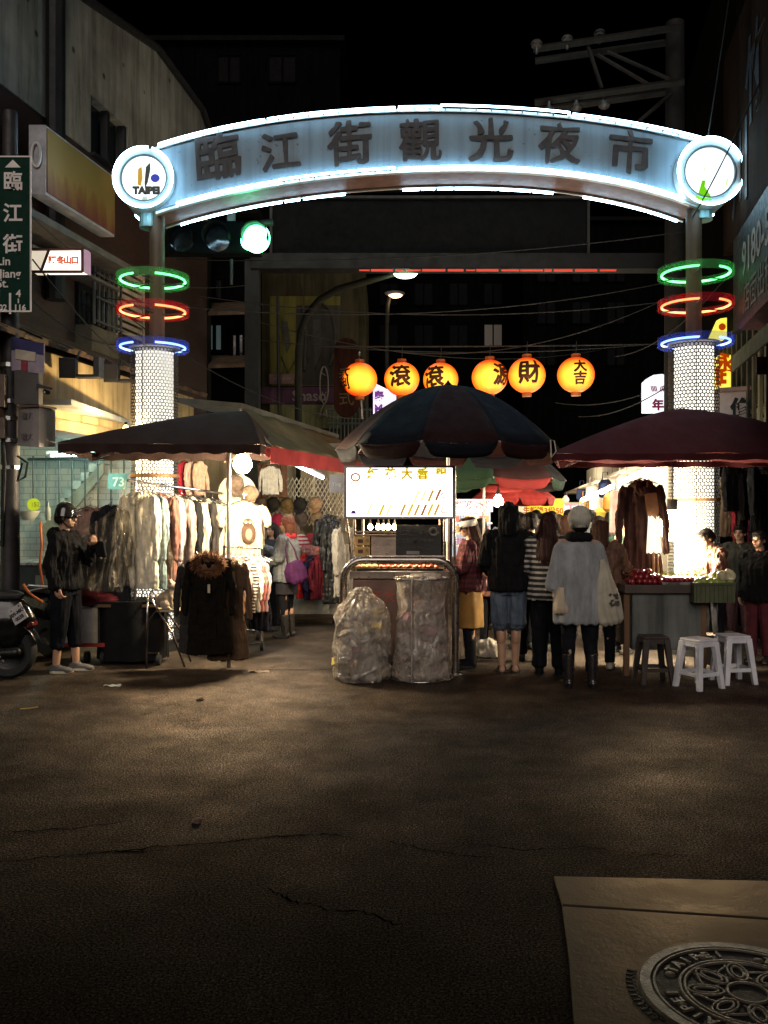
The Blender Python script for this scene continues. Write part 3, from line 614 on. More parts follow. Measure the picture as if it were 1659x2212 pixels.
text('9180-5', .50, GT, None, ps, bold=.008, shear=plane_frame(FRp(9.3, 4.33, .002), Vector((-.2, -1, 0)) / 1.02, (0, 0, 1)))
text('店面出租', .36, M((.16, .14, .12), .7), None, ps, shear=plane_frame(FRp(9.2, 3.88, .002), Vector((-.2, -1, 0)) / 1.02, (0, 0, 1)))
ya = thing('yellow_awning', 'dull yellow awning sloping along the right building above the yellow lit sign', 'awning', FRp(10, 3.2, .4))
YM = M((.18, .155, .03), .7, key='yellow_sheet')
m = MB(); m.slab([FRp(6.2, 3.2, .2), FRp(9.5, 3.2, .2), FRp(9.9, 3.56, -.3), FRp(6.2, 3.56, -.3)], (0, 0, .03)); m.build('sheet', YM, ya, world=True)
m = MB(); rseg(m, 6.2, 9.5, 3.06, 3.19, .19, .21); m.build('valance', M((.18, .15, .05), .8), ya, world=True)
m = MB(); rseg(m, 6.2, 9.9, 3.58, 3.64, -.28, .05); m.build('trim', M((.09, .02, .02), .7), ya, world=True)
ys = thing('yellow_lit_sign', 'glowing yellow vertical sign with red characters behind the right pillar', 'sign', W(1572, 840, 12.4))
YE = EM((.95, .88, .02), 1.05); RE = EM((.6, .06, .0), .6)
MB().box(W(1572, 806, 12.4), ((1593 - 1545) * 12.4 / F, .18, 74 * 12.4 / F)).build('lit_box', YE, ys, world=True, bevel=.01)
MB().slab([W(1536, 732, 12.3), W(1570, 732, 12.3), W(1570, 686, 12.3), W(1556, 688, 12.3)], (0, .15, 0)).build('lit_wing', YE, ys, world=True)
for ch, v in zip('永旺', (786, 820)): text(ch, .26, RE, W(1566, v, 12.29), ys, bold=.012)
MB().ball(W(1560, 706, 12.26), (.05, .02, .05), 2).build('red_dot', RE, ys, world=True)
bs = thing('white_clinic_sign', 'white lit sign with a rounded top and dark red emblem left of the right pillar', 'sign', W(1420, 888, 13.4))
Yb = 13.4; pts = [W(1394, 890, Yb), W(1452, 890, Yb), W(1452, 822, Yb), W(1444, 812, Yb), W(1430, 808, Yb), W(1412, 810, Yb), W(1402, 816, Yb), W(1394, 824, Yb)]
MB().slab(pts, (0, .2, 0)).build('lit_face', EM((.82, .86, 1), 1.3), bs, world=True)
for k in range(4):
    for s in (-1, 1):
        uu = 1421 + s * (3 + k * 3.4); MB().slab([W(uu, 846, Yb - .01), W(uu + 2, 846, Yb - .01), W(uu + 2 + s * 3, 834 - 0, Yb - .01), W(uu + s * 3, 834, Yb - .01)], (0, -.01, 0)).build('emblem_stripe', EM((.3, .02, .06), .35), bs, world=True)
text('年', .17, EM((.3, .02, .06), .35), W(1421, 876, Yb - .01), bs, bold=.008)
wp = thing('white_signboard', 'dull white shop signboard with dark brush characters over the burgundy canopy', 'signboard', W(1620, 900, 11.2))
MB().slab([W(1552, 905, 11.6), W(1700, 910, 10.6), W(1700, 836, 10.6), W(1552, 846, 11.6)], (0, .15, 0)).build('board', M((.42, .38, .40), .6, 0, .15), wp, world=True)
MB().slab([W(1552, 846, 11.5), W(1700, 836, 10.5), W(1700, 828, 10.5), W(1552, 838, 11.5)], (0, .3, 0)).build('cap_rail', M((.25, .17, .15), .7), wp, world=True)
for ch, u in zip('修錶', (1600, 1636)): text(ch, .24, M((.02, .03, .03), .7), W(u, 884, 11.16 - (u - 1600) * .0072), wp, bold=.014)
m = thing('small_red_notice', 'small white notice with a red square on the right building', 'sign', W(1650, 810, 9.5)); MB().box(W(1650, 790, 9.3), (.16, .02, .18)).build('plate', M((.3, .22, .2), .6), m, world=True); MB().box(W(1650, 790, 9.285), (.08, .01, .09)).build('red_square', M((.2, .04, .04), .6), m, world=True)
# ================================================================== UTILITY POLE, GANTRY, WIRES
CONCP = M((.013, .011, .009), .85, 0, .25, 4, .3, 30, (1, 1, .3), key='pole_concrete')
uy = 13.2; ux = X(1458, uy)
ut = thing('utility_pole', 'tall concrete utility pole with twin crossarms behind the right end of the arch', 'utility pole', (ux, uy, 0))
MB().lathe([(.17, 0), (.13, 8.7), (0, 8.72)], (ux, uy, 0), 16).build('shaft', CONCP, ut, world=True, smooth=40)
AM = M((.019, .018, .016), .7, .3, .3, key='galvanised_arm')
for (a, b, d) in (((1152, 107, 13.2), (1472, 58, 12.8), .12), ((1156, 132, 13.5), (1440, 92, 13.3), .12), ((1155, 222, 13.2), (1478, 176, 12.8), .12), ((1158, 240, 13.5), (1448, 198, 13.3), .12)):
    p, q = W(*a), W(*b); MB().cyl(p, q, .055, seg=4).build('crossarm', AM, ut, world=True)
m = MB()
for a, b in (((1270, 100), (1300, 190)), ((1290, 118), (1400, 182)), ((1312, 112), (1448, 172)), ((1380, 262), (1450, 202))): m.cyl(W(*a, 13.1), W(*b, 13.1), .03, seg=6)
m.build('brace', AM, ut, world=True)
INS = M((.10, .095, .09), .3, key='porcelain')
for u, v in ((1159, 96), (1225, 86), (1295, 74), (1186, 240), (1245, 232), (1305, 226)):
    s = 1 if v < 150 else -1; p = W(u, v, 13.1)
    MB().lathe([(.02, -.14 * s), (.03, -.05 * s), (.075, -.03 * s), (.06, 0), (.085, .015 * s), (.06, .05 * s), (.0, .07 * s)], p, 14).build('insulator', INS, ut, world=True, smooth=40)
ga = thing('overhead_gantry', 'dark overhead gantry with a red light strip crossing behind the arch', 'gantry', (X(1000, 14.2), 14.2, 0))
gm = M((.011, .012, .012), .6, .4, .3, 3, .1, 30, key='gantry_grey')
MB().box((X(1010, 14.2), 14.3, Z(565, 14.2)), ((1478 - 540) * 14.2 / F, .3, 34 * 14.2 / F)).build('beam', gm, ga, world=True, bevel=.01)
MB().box((X(930, 14.2), 14.35, Z(492, 14.2)), ((1272 - 585) * 14.2 / F, .12, 132 * 14.2 / F)).build('back_panel', M((.0055, .0058, .0065), .7, spec=.1), ga, world=True)
m = MB()
for s in (585, 1272): m.box((X(s, 14.2), 14.25, Z(492, 14.2)), (.04, .06, 134 * 14.2 / F))
for v in (424, 560): m.box((X(930, 14.2), 14.251, Z(v, 14.2)), ((1272 - 585) * 14.2 / F, .058, .04))
m.build('panel_frame', M((.03, .03, .03), .6, .2), ga, world=True)
MB().box((X(544, 14.2), 14.3, Z(560, 14.2) / 2), (.22, .22, Z(560, 14.2))).build('post', gm, ga, world=True)
m = MB(); rnd = random.Random(3); u = 776
while u < 1300:
    L = rnd.uniform(14, 50); m.box((X(u + L / 2, 14.1), 14.1, Z(584, 14.1)), (L * 14.1 / F, .03, rnd.choice((.022, .03, .016)))); u += L + rnd.uniform(2, 8)
m.build('red_light_strip', EM((.95, .07, .03), .62), ga, world=True)
WL = 'thin dark overhead cable sagging across the lane'
def wire(p, q, sag, r=.008, name='overhead_cable', lab=WL):
    p, q = Vector(p), Vector(q); o = MB().tube([p.lerp(q, k / 20) + Vector((0, 0, -sag * 4 * (k / 20) * (1 - k / 20))) for k in range(21)], r, 6).build(name, RUBBER)
    tag(o, lab, 'cable', 'overhead cables')
for (a, b, s) in (((200, 640, 12), (1440, 610, 13.5), .35), ((430, 640, 14), (1450, 650, 14), .25), ((380, 560, 12), (1480, 500, 12.5), .15), ((520, 730, 15), (1440, 740, 15), .2), ((540, 690, 15), (1300, 755, 20), .4),
                  ((230, 600, 11), (560, 612, 16), .1), ((285, 690, 11.5), (780, 905, 16), .3), ((1330, 770, 14), (1600, 560, 10.8), .25), ((1250, 900, 15), (1600, 700, 11), .3), ((1200, 870, 15), (1500, 800, 13), .2),
                  ((30, 430, 9), (330, 620, 14), .2), ((60, 640, 9.4), (290, 740, 13), .2), ((860, 760, 14), (1450, 640, 13.4), .3), ((70, 560, 9.3), (560, 900, 13), .5)):
    wire(W(*a), W(*b), s)
wire(W(1580, -40, 9.6), W(1528, 303, 10.3), .02, .007, lab='thin taut wire rising steeply from the right disc of the arch')
wire(W(1496, 470, 10.15), W(1640, 180, 9.2), .05, .008, lab='dark wire slanting across the right disc of the arch')
# street lamps
def street_lamp(label, base, bend, head, col, s, e):
    o = thing('street_lamp', label, 'street lamp', (base.x, base.y, 0)); P = [Vector((base.x, base.y, 0)), Vector((base.x, base.y, bend[0].z))] + bend[1:] + [head]
    MB().tube(P, [.075] + [.06] * (len(P) - 2) + [.035], 10).build('pole', M((.022, .022, .018), .7, 0, spec=.1, key='lamp_pole_paint'), o, world=True, smooth=60)
    MB().ball(head + Vector((.1, 0, .04)), (.30, .16, .08), 3).build('head', M((.15, .15, .14), .5), o, world=True, smooth=True)
    MB().ball(head + Vector((.12, -.02, -.01)), (.20, .13, .085), 3).build('lamp_glass', EM(col, s), o, world=True, smooth=True)
    if e: lamp('street_lamp_light', head + Vector((.1, -.1, -.25)), e, col, .12, o)
street_lamp('street lamp on a curved grey pole glowing greenish white beneath the gantry', W(645, 1000, 15.5), [W(645, 760, 15.5), W(650, 715, 15.5), W(663, 680, 15.5), W(690, 648, 15.4), W(730, 625, 15.3), W(800, 605, 15.2)], W(860, 590, 15.2), (.75, 1, .62), 9, 16)
street_lamp('small orange street lamp further back in the dark', W(836, 1000, 26), [W(836, 700, 26), W(837, 660, 26), W(840, 645, 26)], W(845, 637, 26), (1, .62, .32), 5, 10)
# ================================================================== THE GATE
YL, YR = 10.6, 10.3
PL = Vector((X(333, YL), YL + .02, 0)); PR = Vector((X(1500, YR), YR + .02, 0))
gate = thing('gateway_arch', 'curved night market gateway sign outlined in white neon on two lit pillars', 'gateway', ((PL.x + PR.x) / 2, 10.5, 0))
CLX, CRX = X(316, YL), X(1526, YR)
def gY(x): return YL + (YR - YL) * (x - CLX) / (CRX - CLX)
def gp2(u, v):  # ray onto the sign's front plane
    k = (u - U0) / F; s = (YR - YL) / (CRX - CLX); Y = (YL - s * CLX) / (1 - s * k); return W(u, v, Y)
def fit(pts):
    P = [gp2(*p) for p in pts]; c = np.polyfit([p.x for p in P], [p.z for p in P], 4); return lambda x: float(np.polyval(c, x))
topf = fit([(330, 322), (450, 288), (575, 264), (710, 247), (850, 239), (950, 237), (1090, 242), (1230, 252), (1380, 276), (1515, 305)])
botf = fit([(345, 462), (450, 432), (600, 403), (730, 385), (860, 375), (1000, 373), (1220, 382), (1350, 405), (1480, 441)])
DEP = .42
FACE = None
def sign_face():
    m, nt, b = newmat('sign_face_white'); st = tex(nt, 3.5, 5, stretch=(3, 3, .15), rough=.6); sp = tex(nt, 22, 3); g = tex(nt, .8, 3)
    c = ramp(nt, st, [(.3, (.13, .19, .235)), (.5, (.18, .265, .325)), (.75, (.21, .30, .365))]); c2 = ramp(nt, sp, [(.28, (.4, .42, .42)), (.34, (1, 1, 1))])
    mm = nt.nodes.new('ShaderNodeMix'); mm.data_type = 'RGBA'; mm.blend_type = 'MULTIPLY'; mm.inputs[0].default_value = 1; nt.links.new(c, mm.inputs[6]); nt.links.new(c2, mm.inputs[7])
    nt.links.new(mm.outputs[2], b.inputs['Base Color']); b.inputs['Roughness'].default_value = .5; return m
x0, x1 = gp2(385, 390).x, gp2(1465, 380).x; N = 60
XS = [CLX + .12 + (CRX - CLX - .24) * k / N for k in range(N + 1)]
def yb(x, d): return gY(x) + d
m = MB(); fv = [[m.b.verts.new((x, yb(x, 0), f(x) + o)) for f, o in ((botf, .05), (topf, -.05))] for x in XS]
for a, b in zip(fv, fv[1:]): m.b.faces.new((a[0], b[0], b[1], a[1]))
m.build('sign_face', sign_face(), gate, world=True, solid=.01)
def band(f, o, d0, d1, th):
    m = MB(); P = [(x, f(x) + o) for x in XS]
    for (xa, za), (xb, zb) in zip(P, P[1:]): m.hexa([(xa, yb(xa, d0), za - th), (xa, yb(xa, d1), za - th), (xb, yb(xb, d1), zb - th), (xb, yb(xb, d0), zb - th), (xa, yb(xa, d0), za), (xa, yb(xa, d1), za), (xb, yb(xb, d1), zb), (xb, yb(xb, d0), zb)])
    bmesh.ops.remove_doubles(m.b, verts=m.b.verts[:], dist=.0005)
    return m
RIM = M((.55, .60, .60), .4, .2, .15, 6, .05, 30, key='sign_rim')
band(topf, 0, -.03, DEP, .03).build('top_rim', RIM, gate, world=True); band(botf, .03, -.03, .03, .03).build('bottom_rim', RIM, gate, world=True)
band(botf, .025, .035, DEP, .02).build('soffit', M((.20, .10, .085), .6), gate, world=True); band(botf, .0, DEP + .002, DEP + .04, .02).build('rear_rim', RIM, gate, world=True)
m = MB(); fv = [[m.b.verts.new((x, yb(x, DEP), f(x) + o)) for f, o in ((botf, .02), (topf, -.03))] for x in XS]
for a, b in zip(fv, fv[1:]): m.b.faces.new((a[0], b[0], b[1], a[1]))
m.build('rear_face', M((.3, .32, .33), .6), gate, world=True, solid=.01)
NEON = EM((.46, .78, 1), 27, base=(.9, .9, .9)); NEON2 = EM((.62, .84, 1), 9, base=(.9, .9, .9))
def neon(pts, r, mat, nm='neon_tube'): return MB().tube(pts, r, 8).build(nm, mat, gate, world=True, smooth=True)
def neon_run(ua, ub, f, o, dy, mat=NEON, r=.012, jit=0):
    xa, xb = gp2(ua, 300).x, gp2(ub, 300).x; n = max(6, int((xb - xa) / .08)); P = []
    for k in range(n + 1):
        x = xa + (xb - xa) * k / n; P.append(Vector((x, gY(x) + dy, f(x) + o + jit)))
    P = [P[0] + Vector((.0, .03, -.025))] + P + [P[-1] + Vector((0, .03, -.025))]
    return neon(P, r, mat)
for ua, ub, j in ((345, 572, 0), (580, 852, .0), (862, 946, .004), (952, 1228, .018), (1236, 1512, .006)): neon_run(ua, ub, topf, .012, -.05, jit=j)
for ua, ub, j in ((385, 600, .012), (604, 852, .02), (862, 946, .01), (952, 1212, .014), (1216, 1470, .012)): neon_run(ua, ub, botf, .028, -.06, jit=j)
for ua, ub in ((372, 392), (396, 600), (606, 640), (648, 742), (872, 910), (914, 944), (950, 985), (989, 1085), (1089, 1160), (1164, 1210), (1278, 1350), (1354, 1420), (1424, 1440), (1443, 1490)):
    xa, xb = gp2(ua, 300).x, gp2(ub, 300).x; s = (1 - .0); n = 8
    P = [Vector((x, gY(x) + DEP + .03, botf(x) - .035)) for x in [xa + (xb - xa) * k / n for k in range(n + 1)]]; neon(P, .011, NEON)
m = MB()
for k in range(34):
    x = XS[2] + (XS[-3] - XS[2]) * k / 33
    m.cyl((x, gY(x) - .05, topf(x) + .0), (x, gY(x), topf(x) - .02), .008, seg=6); m.cyl((x + .07, gY(x) - .05, botf(x) + .03), (x + .07, gY(x), botf(x) + .045), .008, seg=6)
m.build('tube_standoffs', DARKM, gate, world=True)
CHM = M((.07, .058, .055), .8, 0, .3, 10, .1, 40, key='peeling_characters')
for ch, u, v, hu in (('臨', 471, 348, 98), ('江', 606, 335, 84), ('街', 757, 318, 92), ('觀', 908, 312, 88), ('光', 1060, 312, 92), ('夜', 1208, 318, 86), ('市', 1360, 338, 92)):
    p = gp2(u, v); x = p.x; sl = (topf(x + .1) - topf(x - .1) + botf(x + .1) - botf(x - .1)) / .4
    d = Vector((1, (YR - YL) / (CRX - CLX), 0)).normalized(); dx = (d + Vector((0, 0, sl * .75))).normalized(); rnd = random.Random(hu * 3 + int(u))
    me = bold_mesh(ch, 1.0, .024, .004)
    for vtx in me.vertices:  # brush-like unevenness of the cut-out characters
        q = vtx.co; n1 = mnoise.noise(Vector((q.x * 7 + u, q.y * 7, 0))); n2 = mnoise.noise(Vector((q.x * 5, q.y * 5 + u, 3))); q.x += n1 * .042; q.y += n2 * .042 + q.x * .03
    s = hu * p.y / F / .93
    fr_ = plane_frame(p + Vector((0, -.02, 0)), dx * s, (Vector((0, 0, 1)) - d * sl * .3) * s, .0); fr_.col[2][:3] = (0, -1, 0); me.transform(fr_); link('sign_character', me, CHM, gate, world=True)
# stray peeling spots
m = MB(); rnd = random.Random(5)
for k in range(46):
    u = rnd.uniform(440, 760); x = gp2(u, 300).x; z = botf(x) + rnd.expovariate(9) + .07
    if z < topf(x) - .1: m.ball((x, gY(x) - .003, z), (rnd.uniform(.004, .012), .002, rnd.uniform(.004, .014)), 1)
for u, v, w_, h_ in ((655, 362, .018, .10), (652, 342, .012, .03), (548, 346, .02, .02), (575, 330, .015, .02)): p = gp2(u, v); m.box((p.x, p.y - .003, p.z), (w_, .003, h_))
m.build('paint_chips', CHM, gate, world=True)
# end discs
def disc(cu, cv_, Y, side):
    c = W(cu, cv_, Y); yv = c.y - .1; d = MB()
    q = .925 if side < 0 else 1.0; rot = Matrix.Translation((c.x, yv, c.z)) @ Matrix.Rotation(R(90), 4, 'X') @ Matrix.Diagonal((q, q, 1, 1))
    d.lathe([(.30, .0), (.365, .02), (.375, 0), (.375, -.5), (0, -.5)], seg=56).xform(rot); d.build('disc_drum', RIM, gate, world=True, smooth=40)
    f = MB().lathe([(0, .008), (.272, .008), (.275, 0)], seg=56).xform(rot).build('disc_face', EM((.93, 1, 1), 1.25), gate, world=True)
    g = MB(); g.tube([(c.x + .29 * q * math.cos(a), yv - .012, c.z + .29 * q * math.sin(a)) for a in [k * math.pi / 28 for k in range(56)]], .014, 8, True); g.build('disc_ring', M((.12, .16, .17), .4, .5), gate, world=True, smooth=True)
    gaps = (R(-62), R(-58)) if side > 0 else (R(72), R(80))
    a0, a1 = gaps[1], gaps[0] + 2 * math.pi
    neon([(c.x + .365 * q * math.cos(a0 + (a1 - a0) * k / 50), yv - .05, c.z + .372 * q * math.sin(a0 + (a1 - a0) * k / 50)) for k in range(51)], .0135, NEON)
    P = [(c.x + .36 * q * math.cos(a), c.y + .46, c.z + .40 * q * math.sin(a)) for a in ([R(t) for t in range(-70, -44, 3)] if side > 0 else [R(t) for t in range(-140, -112, 3)])]; neon(P, .011, NEON)
    return c, yv
c, yv = disc(316, 392, YL, -1)
def dpt(u, v, d=.0): p = W(u, v, YL - .1); return Vector((p.x, yv - .014 - d, p.z))
MB().slab([dpt(299, 366), dpt(307, 361), dpt(309, 385), dpt(305, 403), dpt(298, 400)], (0, -.004, 0)).build('yellow_stroke', EM((.60, .32, .0), .7), gate, world=True)
MB().slab([dpt(316, 362), dpt(325, 352), dpt(326, 366), dpt(320, 395), dpt(314, 408), dpt(313, 396)], (0, -.004, 0)).build('dark_stroke', EM((.01, .03, .02), .4), gate, world=True)
MB().slab([dpt(336 + 10 * math.cos(a), 386 + 9 * math.sin(a)) for a in [k * math.pi / 6 for k in range(12)]], (0, -.004, 0)).build('blue_dot', EM((.01, .03, .45), .6), gate, world=True)
MB().slab([dpt(308, 425), dpt(319, 425), dpt(318, 438), dpt(307, 438)], (0, -.001, 0)).build('pale_patch', EM((.5, .65, .55), .8), gate, world=True)  # pale grey-green patch below the lettering
text('TAIPEI', .112, EM((.01, .02, .015), .4), dpt(317, 413), gate, bold=.009, sx=1.0)
c, yv = disc(1526, 379, YR, 1)
def dpt(u, v, d=.0): p = W(u, v, YR - .1); return Vector((p.x, yv - .014 - d, p.z))
GL = EM((.18, .62, .0), .8)
MB().slab([dpt(1515, 391), dpt(1523, 391), dpt(1521, 404), dpt(1530, 418), dpt(1527, 432), dpt(1516, 436), dpt(1500, 432), dpt(1507, 420)], (0, -.004, 0)).build('green_figure', GL, gate, world=True)
MB().slab([dpt(1524, 415), dpt(1532, 420), dpt(1536, 432), dpt(1530, 436)], (0, -.0042, 0)).build('green_figure_arm', GL, gate, world=True)
MB().slab([dpt(1519, 362), dpt(1522, 362), dpt(1521, 372), dpt(1518, 372)], (0, -.004, 0)).build('pale_mark', EM((.7, .7, .4), .9), gate, world=True)
MB().slab([dpt(1568, 388), dpt(1571, 386), dpt(1570, 402), dpt(1567, 402)], (0, -.004, 0)).build('green_mark', EM((.5, .8, .2), .9), gate, world=True)
# uprights, rings and pillars
RUSTP = M((.10, .06, .035), .55, .1, .4, 4, .2, 30, (1, 1, .2), key='upright_paint')
def perforated():
    m, nt, b = newmat('perforated_steel'); tc = nt.nodes.new('ShaderNodeTexCoord'); sx = nt.nodes.new('ShaderNodeSeparateXYZ'); nt.links.new(tc.outputs['UV'], sx.inputs[0])
    def mth(op, a, b_=None, c_=None):
        n = nt.nodes.new('ShaderNodeMath'); n.operation = op
        for i, q in enumerate((a, b_, c_)):
            if q is None: continue
            if isinstance(q, (int, float)): n.inputs[i].default_value = q
            else: nt.links.new(q, n.inputs[i])
        return n.outputs[0]
    def dots(ou, ov):
        fu = mth('SUBTRACT', mth('FRACT', mth('ADD', sx.outputs[0], ou)), .5); fv = mth('SUBTRACT', mth('FRACT', mth('ADD', sx.outputs[1], ov)), .5)
        return mth('ADD', mth('MULTIPLY', fu, fu), mth('MULTIPLY', mth('MULTIPLY', fv, fv), 3.0))
    d = mth('MINIMUM', dots(0, 0), dots(.5, .5)); hole = mth('LESS_THAN', d, .143)
    tr = nt.nodes.new('ShaderNodeBsdfTransparent'); mx = nt.nodes.new('ShaderNodeMixShader'); nt.links.new(hole, mx.inputs[0]); nt.links.new(b.outputs[0], mx.inputs[1]); nt.links.new(tr.outputs[0], mx.inputs[2])
    nt.links.new(mx.outputs[0], nt.nodes['Material Output'].inputs[0]); b.inputs['Base Color'].default_value = (.035, .033, .03, 1); b.inputs['Specular IOR Level'].default_value = .15; b.inputs['Roughness'].default_value = .5
    return m
PERF = perforated()
def perf_cyl(c, r, z0, z1, nh, tw=0):
    me = bpy.data.meshes.new('lit_sleeve'); bm = bmesh.new(); uvl = bm.loops.layers.uv.new('UVMap'); seg = 48; nz = 8; pitch = 2 * math.pi * r / nh * 1.732
    V = [[bm.verts.new((c.x + r * math.cos(2 * math.pi * k / seg), c.y + r * math.sin(2 * math.pi * k / seg), z0 + (z1 - z0) * j / nz)) for k in range(seg)] for j in range(nz + 1)]
    for j in range(nz):
        for k in range(seg):
            f = bm.faces.new((V[j][k], V[j][(k + 1) % seg], V[j + 1][(k + 1) % seg], V[j + 1][k])); f.smooth = True
            for lp, (a, bb) in zip(f.loops, ((k, j), (k + 1, j), (k + 1, j + 1), (k, j + 1))): lp[uvl].uv = (a / seg * nh, (z1 - z0) * bb / nz / pitch)
    bm.to_mesh(me); bm.free(); return link('perforated_sleeve', me, PERF, gate, world=True)
def glowband(col, s, key):
    m, nt, b = newmat(key); b.inputs['Base Color'].default_value = (*col, 1); b.inputs['Roughness'].default_value = .25
    tr = nt.nodes.new('ShaderNodeBsdfTransparent'); mx = nt.nodes.new('ShaderNodeMixShader'); mx.inputs[0].default_value = .22
    tl = nt.nodes.new('ShaderNodeBsdfTranslucent'); tl.inputs[0].default_value = (*col, 1); ad = nt.nodes.new('ShaderNodeMixShader'); ad.inputs[0].default_value = .5; nt.links.new(b.outputs[0], ad.inputs[1]); nt.links.new(tl.outputs[0], ad.inputs[2])
    nt.links.new(tr.outputs[0], mx.inputs[1]); nt.links.new(ad.outputs[0], mx.inputs[2]); nt.links.new(mx.outputs[0], nt.nodes['Material Output'].inputs[0]); return m
RINGS = (('green', 4.31, (.12, .55, .15), EM((.12, 1, .28), 5), None), ('red', 3.95, (.75, .02, .05), EM((1, .22, .05), 5), None), ('blue', 3.53, (.10, .16, .65), EM((.14, .28, 1), 7), None))
for base, disc_u, Yq, sd in ((PL, 316, YL, -1), (PR, 1526, YR, 1)):
    zt = 5.42
    m = MB(); px = base.x + (.04 if sd > 0 else -.0)
    m.cyl((px, base.y + .12, 3.5), (px, base.y + .12, zt), .088, seg=20); m.build('upright', RUSTP, gate, world=True, smooth=40)
    m = MB(); m.cyl((X(disc_u, Yq) + .0, base.y + .14, 4.95), (X(disc_u, Yq), base.y + .14, 5.2), .12); m.build('collar', M((.25, .4, .4), .5, .4), gate, world=True)
    for nm, z, col, em, _ in RINGS:
        bm_ = glowband(col, 0, 'ring_band_' + nm) if 'ring_band_' + nm not in MATS else MATS['ring_band_' + nm]
        hb = .048; m = MB(); m.lathe([(.405, -hb), (.412, -hb - .004), (.418, -hb), (.418, hb), (.405, hb), (.405, -hb)], (base.x + .02 * sd, base.y, z), 48)
        rg = m.build('ring_band', bm_, gate, world=True, smooth=40)
        a0 = R(-66 if sd > 0 else -72); a1 = R(248 if sd < 0 else 258); gpz = z - .01
        P = [(base.x + .02 * sd + .37 * math.cos(a0 + (a1 - a0) * k / 44), base.y + .37 * math.sin(a0 + (a1 - a0) * k / 44), gpz) for k in range(45)]
        MB().tube(P, .0125, 8).build('ring_tube', em, gate, world=True, smooth=True)
        m = MB()
        for k in range(3): a = R(20 + 120 * k); m.cyl((base.x + .08 * math.cos(a), base.y + .08 * math.sin(a) + .05, z - .03), (base.x + .4 * math.cos(a), base.y + .4 * math.sin(a), z - .03), .008, seg=6)
        m.build('ring_spokes', DARKM, gate, world=True)
    MB().lathe([(.10, 3.5), (.29, 3.5), (.29, 3.515), (.10, 3.515)], (base.x, base.y, 0), 40, True).build('pillar_cap', M((.15, .15, .2), .5, .4), gate, world=True)
    perf_cyl(base, .272 if sd < 0 else .278, .02, 3.49, 40)
    MB().lathe([(.215, .05), (.215, 1.0), (.215, 2.2), (.215, 3.46)], (base.x, base.y, 0), 32, True).build('light_core', EM((1, .95, .80), 1.55), gate, world=True, smooth=60)
    m = MB()
    for k in range(2): m.box((base.x - .07 + .0, base.y - (.275 if sd < 0 else .281), 1.75), (.008, .004, 3.4))
    for z in (1.72,) if sd > 0 else (2.0,): m.lathe([(.276, z), (.286, z), (.286, z + .035), (.276, z + .035)], (base.x, base.y, 0), 40)
    m.build('seam', M((.20, .11, .05), .6, .4), gate, world=True)
    MB().lathe([(.30, 0), (.30, .12), (.285, .14)], (base.x, base.y, 0), 32).build('pillar_foot', DARKM, gate, world=True)
# ================================================================== TRAFFIC LIGHT
tl = thing('traffic_light', 'horizontal traffic light showing green under the left end of the arch', 'traffic light', W(470, 515, 11.6))
Y = 11.6
MB().box(W(455, 517, Y + .12), ((575 - 350) * Y / F, .2, 72 * Y / F)).build('housing', M((.004, .005, .0045), .6, spec=.08), tl, world=True, bevel=.03)
for u in (392, 470): 
    p = W(u, 517, Y); MB().lathe([(.155, 0), (.155, .02), (0, .03)], seg=28).xform(Matrix.Translation(p + Vector((0, .03, 0))) @ Matrix.Rotation(R(90), 4, 'X')).build('dark_lens', GLASSD, tl, world=True)
for u in (392, 470, 553):
    p = W(u, 515, Y); h = MB(); h.grid(lambda a, b: p + Vector((.17 * math.cos(R(-20) + a * R(220)), -.22 * b + .02, .17 * math.sin(R(-20) + a * R(220)))), 18, 3); h.build('visor', M((.004, .005, .0045), .6, spec=.08), tl, world=True, smooth=True, solid=.006)
p = W(555, 515, Y); MB().ball(p + Vector((0, .0, 0)), (.17, .05, .19), 3).ball(p + Vector((-.09, .02, -.02)), (.12, .04, .13), 3).build('green_lens', EM((.12, 1, .36), 14), tl, world=True, smooth=True)  # extra size and second lobe put the signal's glare into the shape
lamp('green_signal_light', p + Vector((0, -.35, 0)), 3, (.10, 1, .38), .12, tl)
m = MB(); m.cyl(W(335, 505, Y + .3), W(590, 480, Y + .3), .045); m.cyl(W(490, 470, Y + .25), W(505, 505, Y + .25), .02); m.cyl(W(500, 560, Y), W(500, 615, Y), .02); m.build('mast_arm', POLEM, tl, world=True)
MB().box(W(500, 470, Y + .2), (.10, .06, .22)).build('backing_plate', M((.3, .36, .33), .5), tl, world=True)
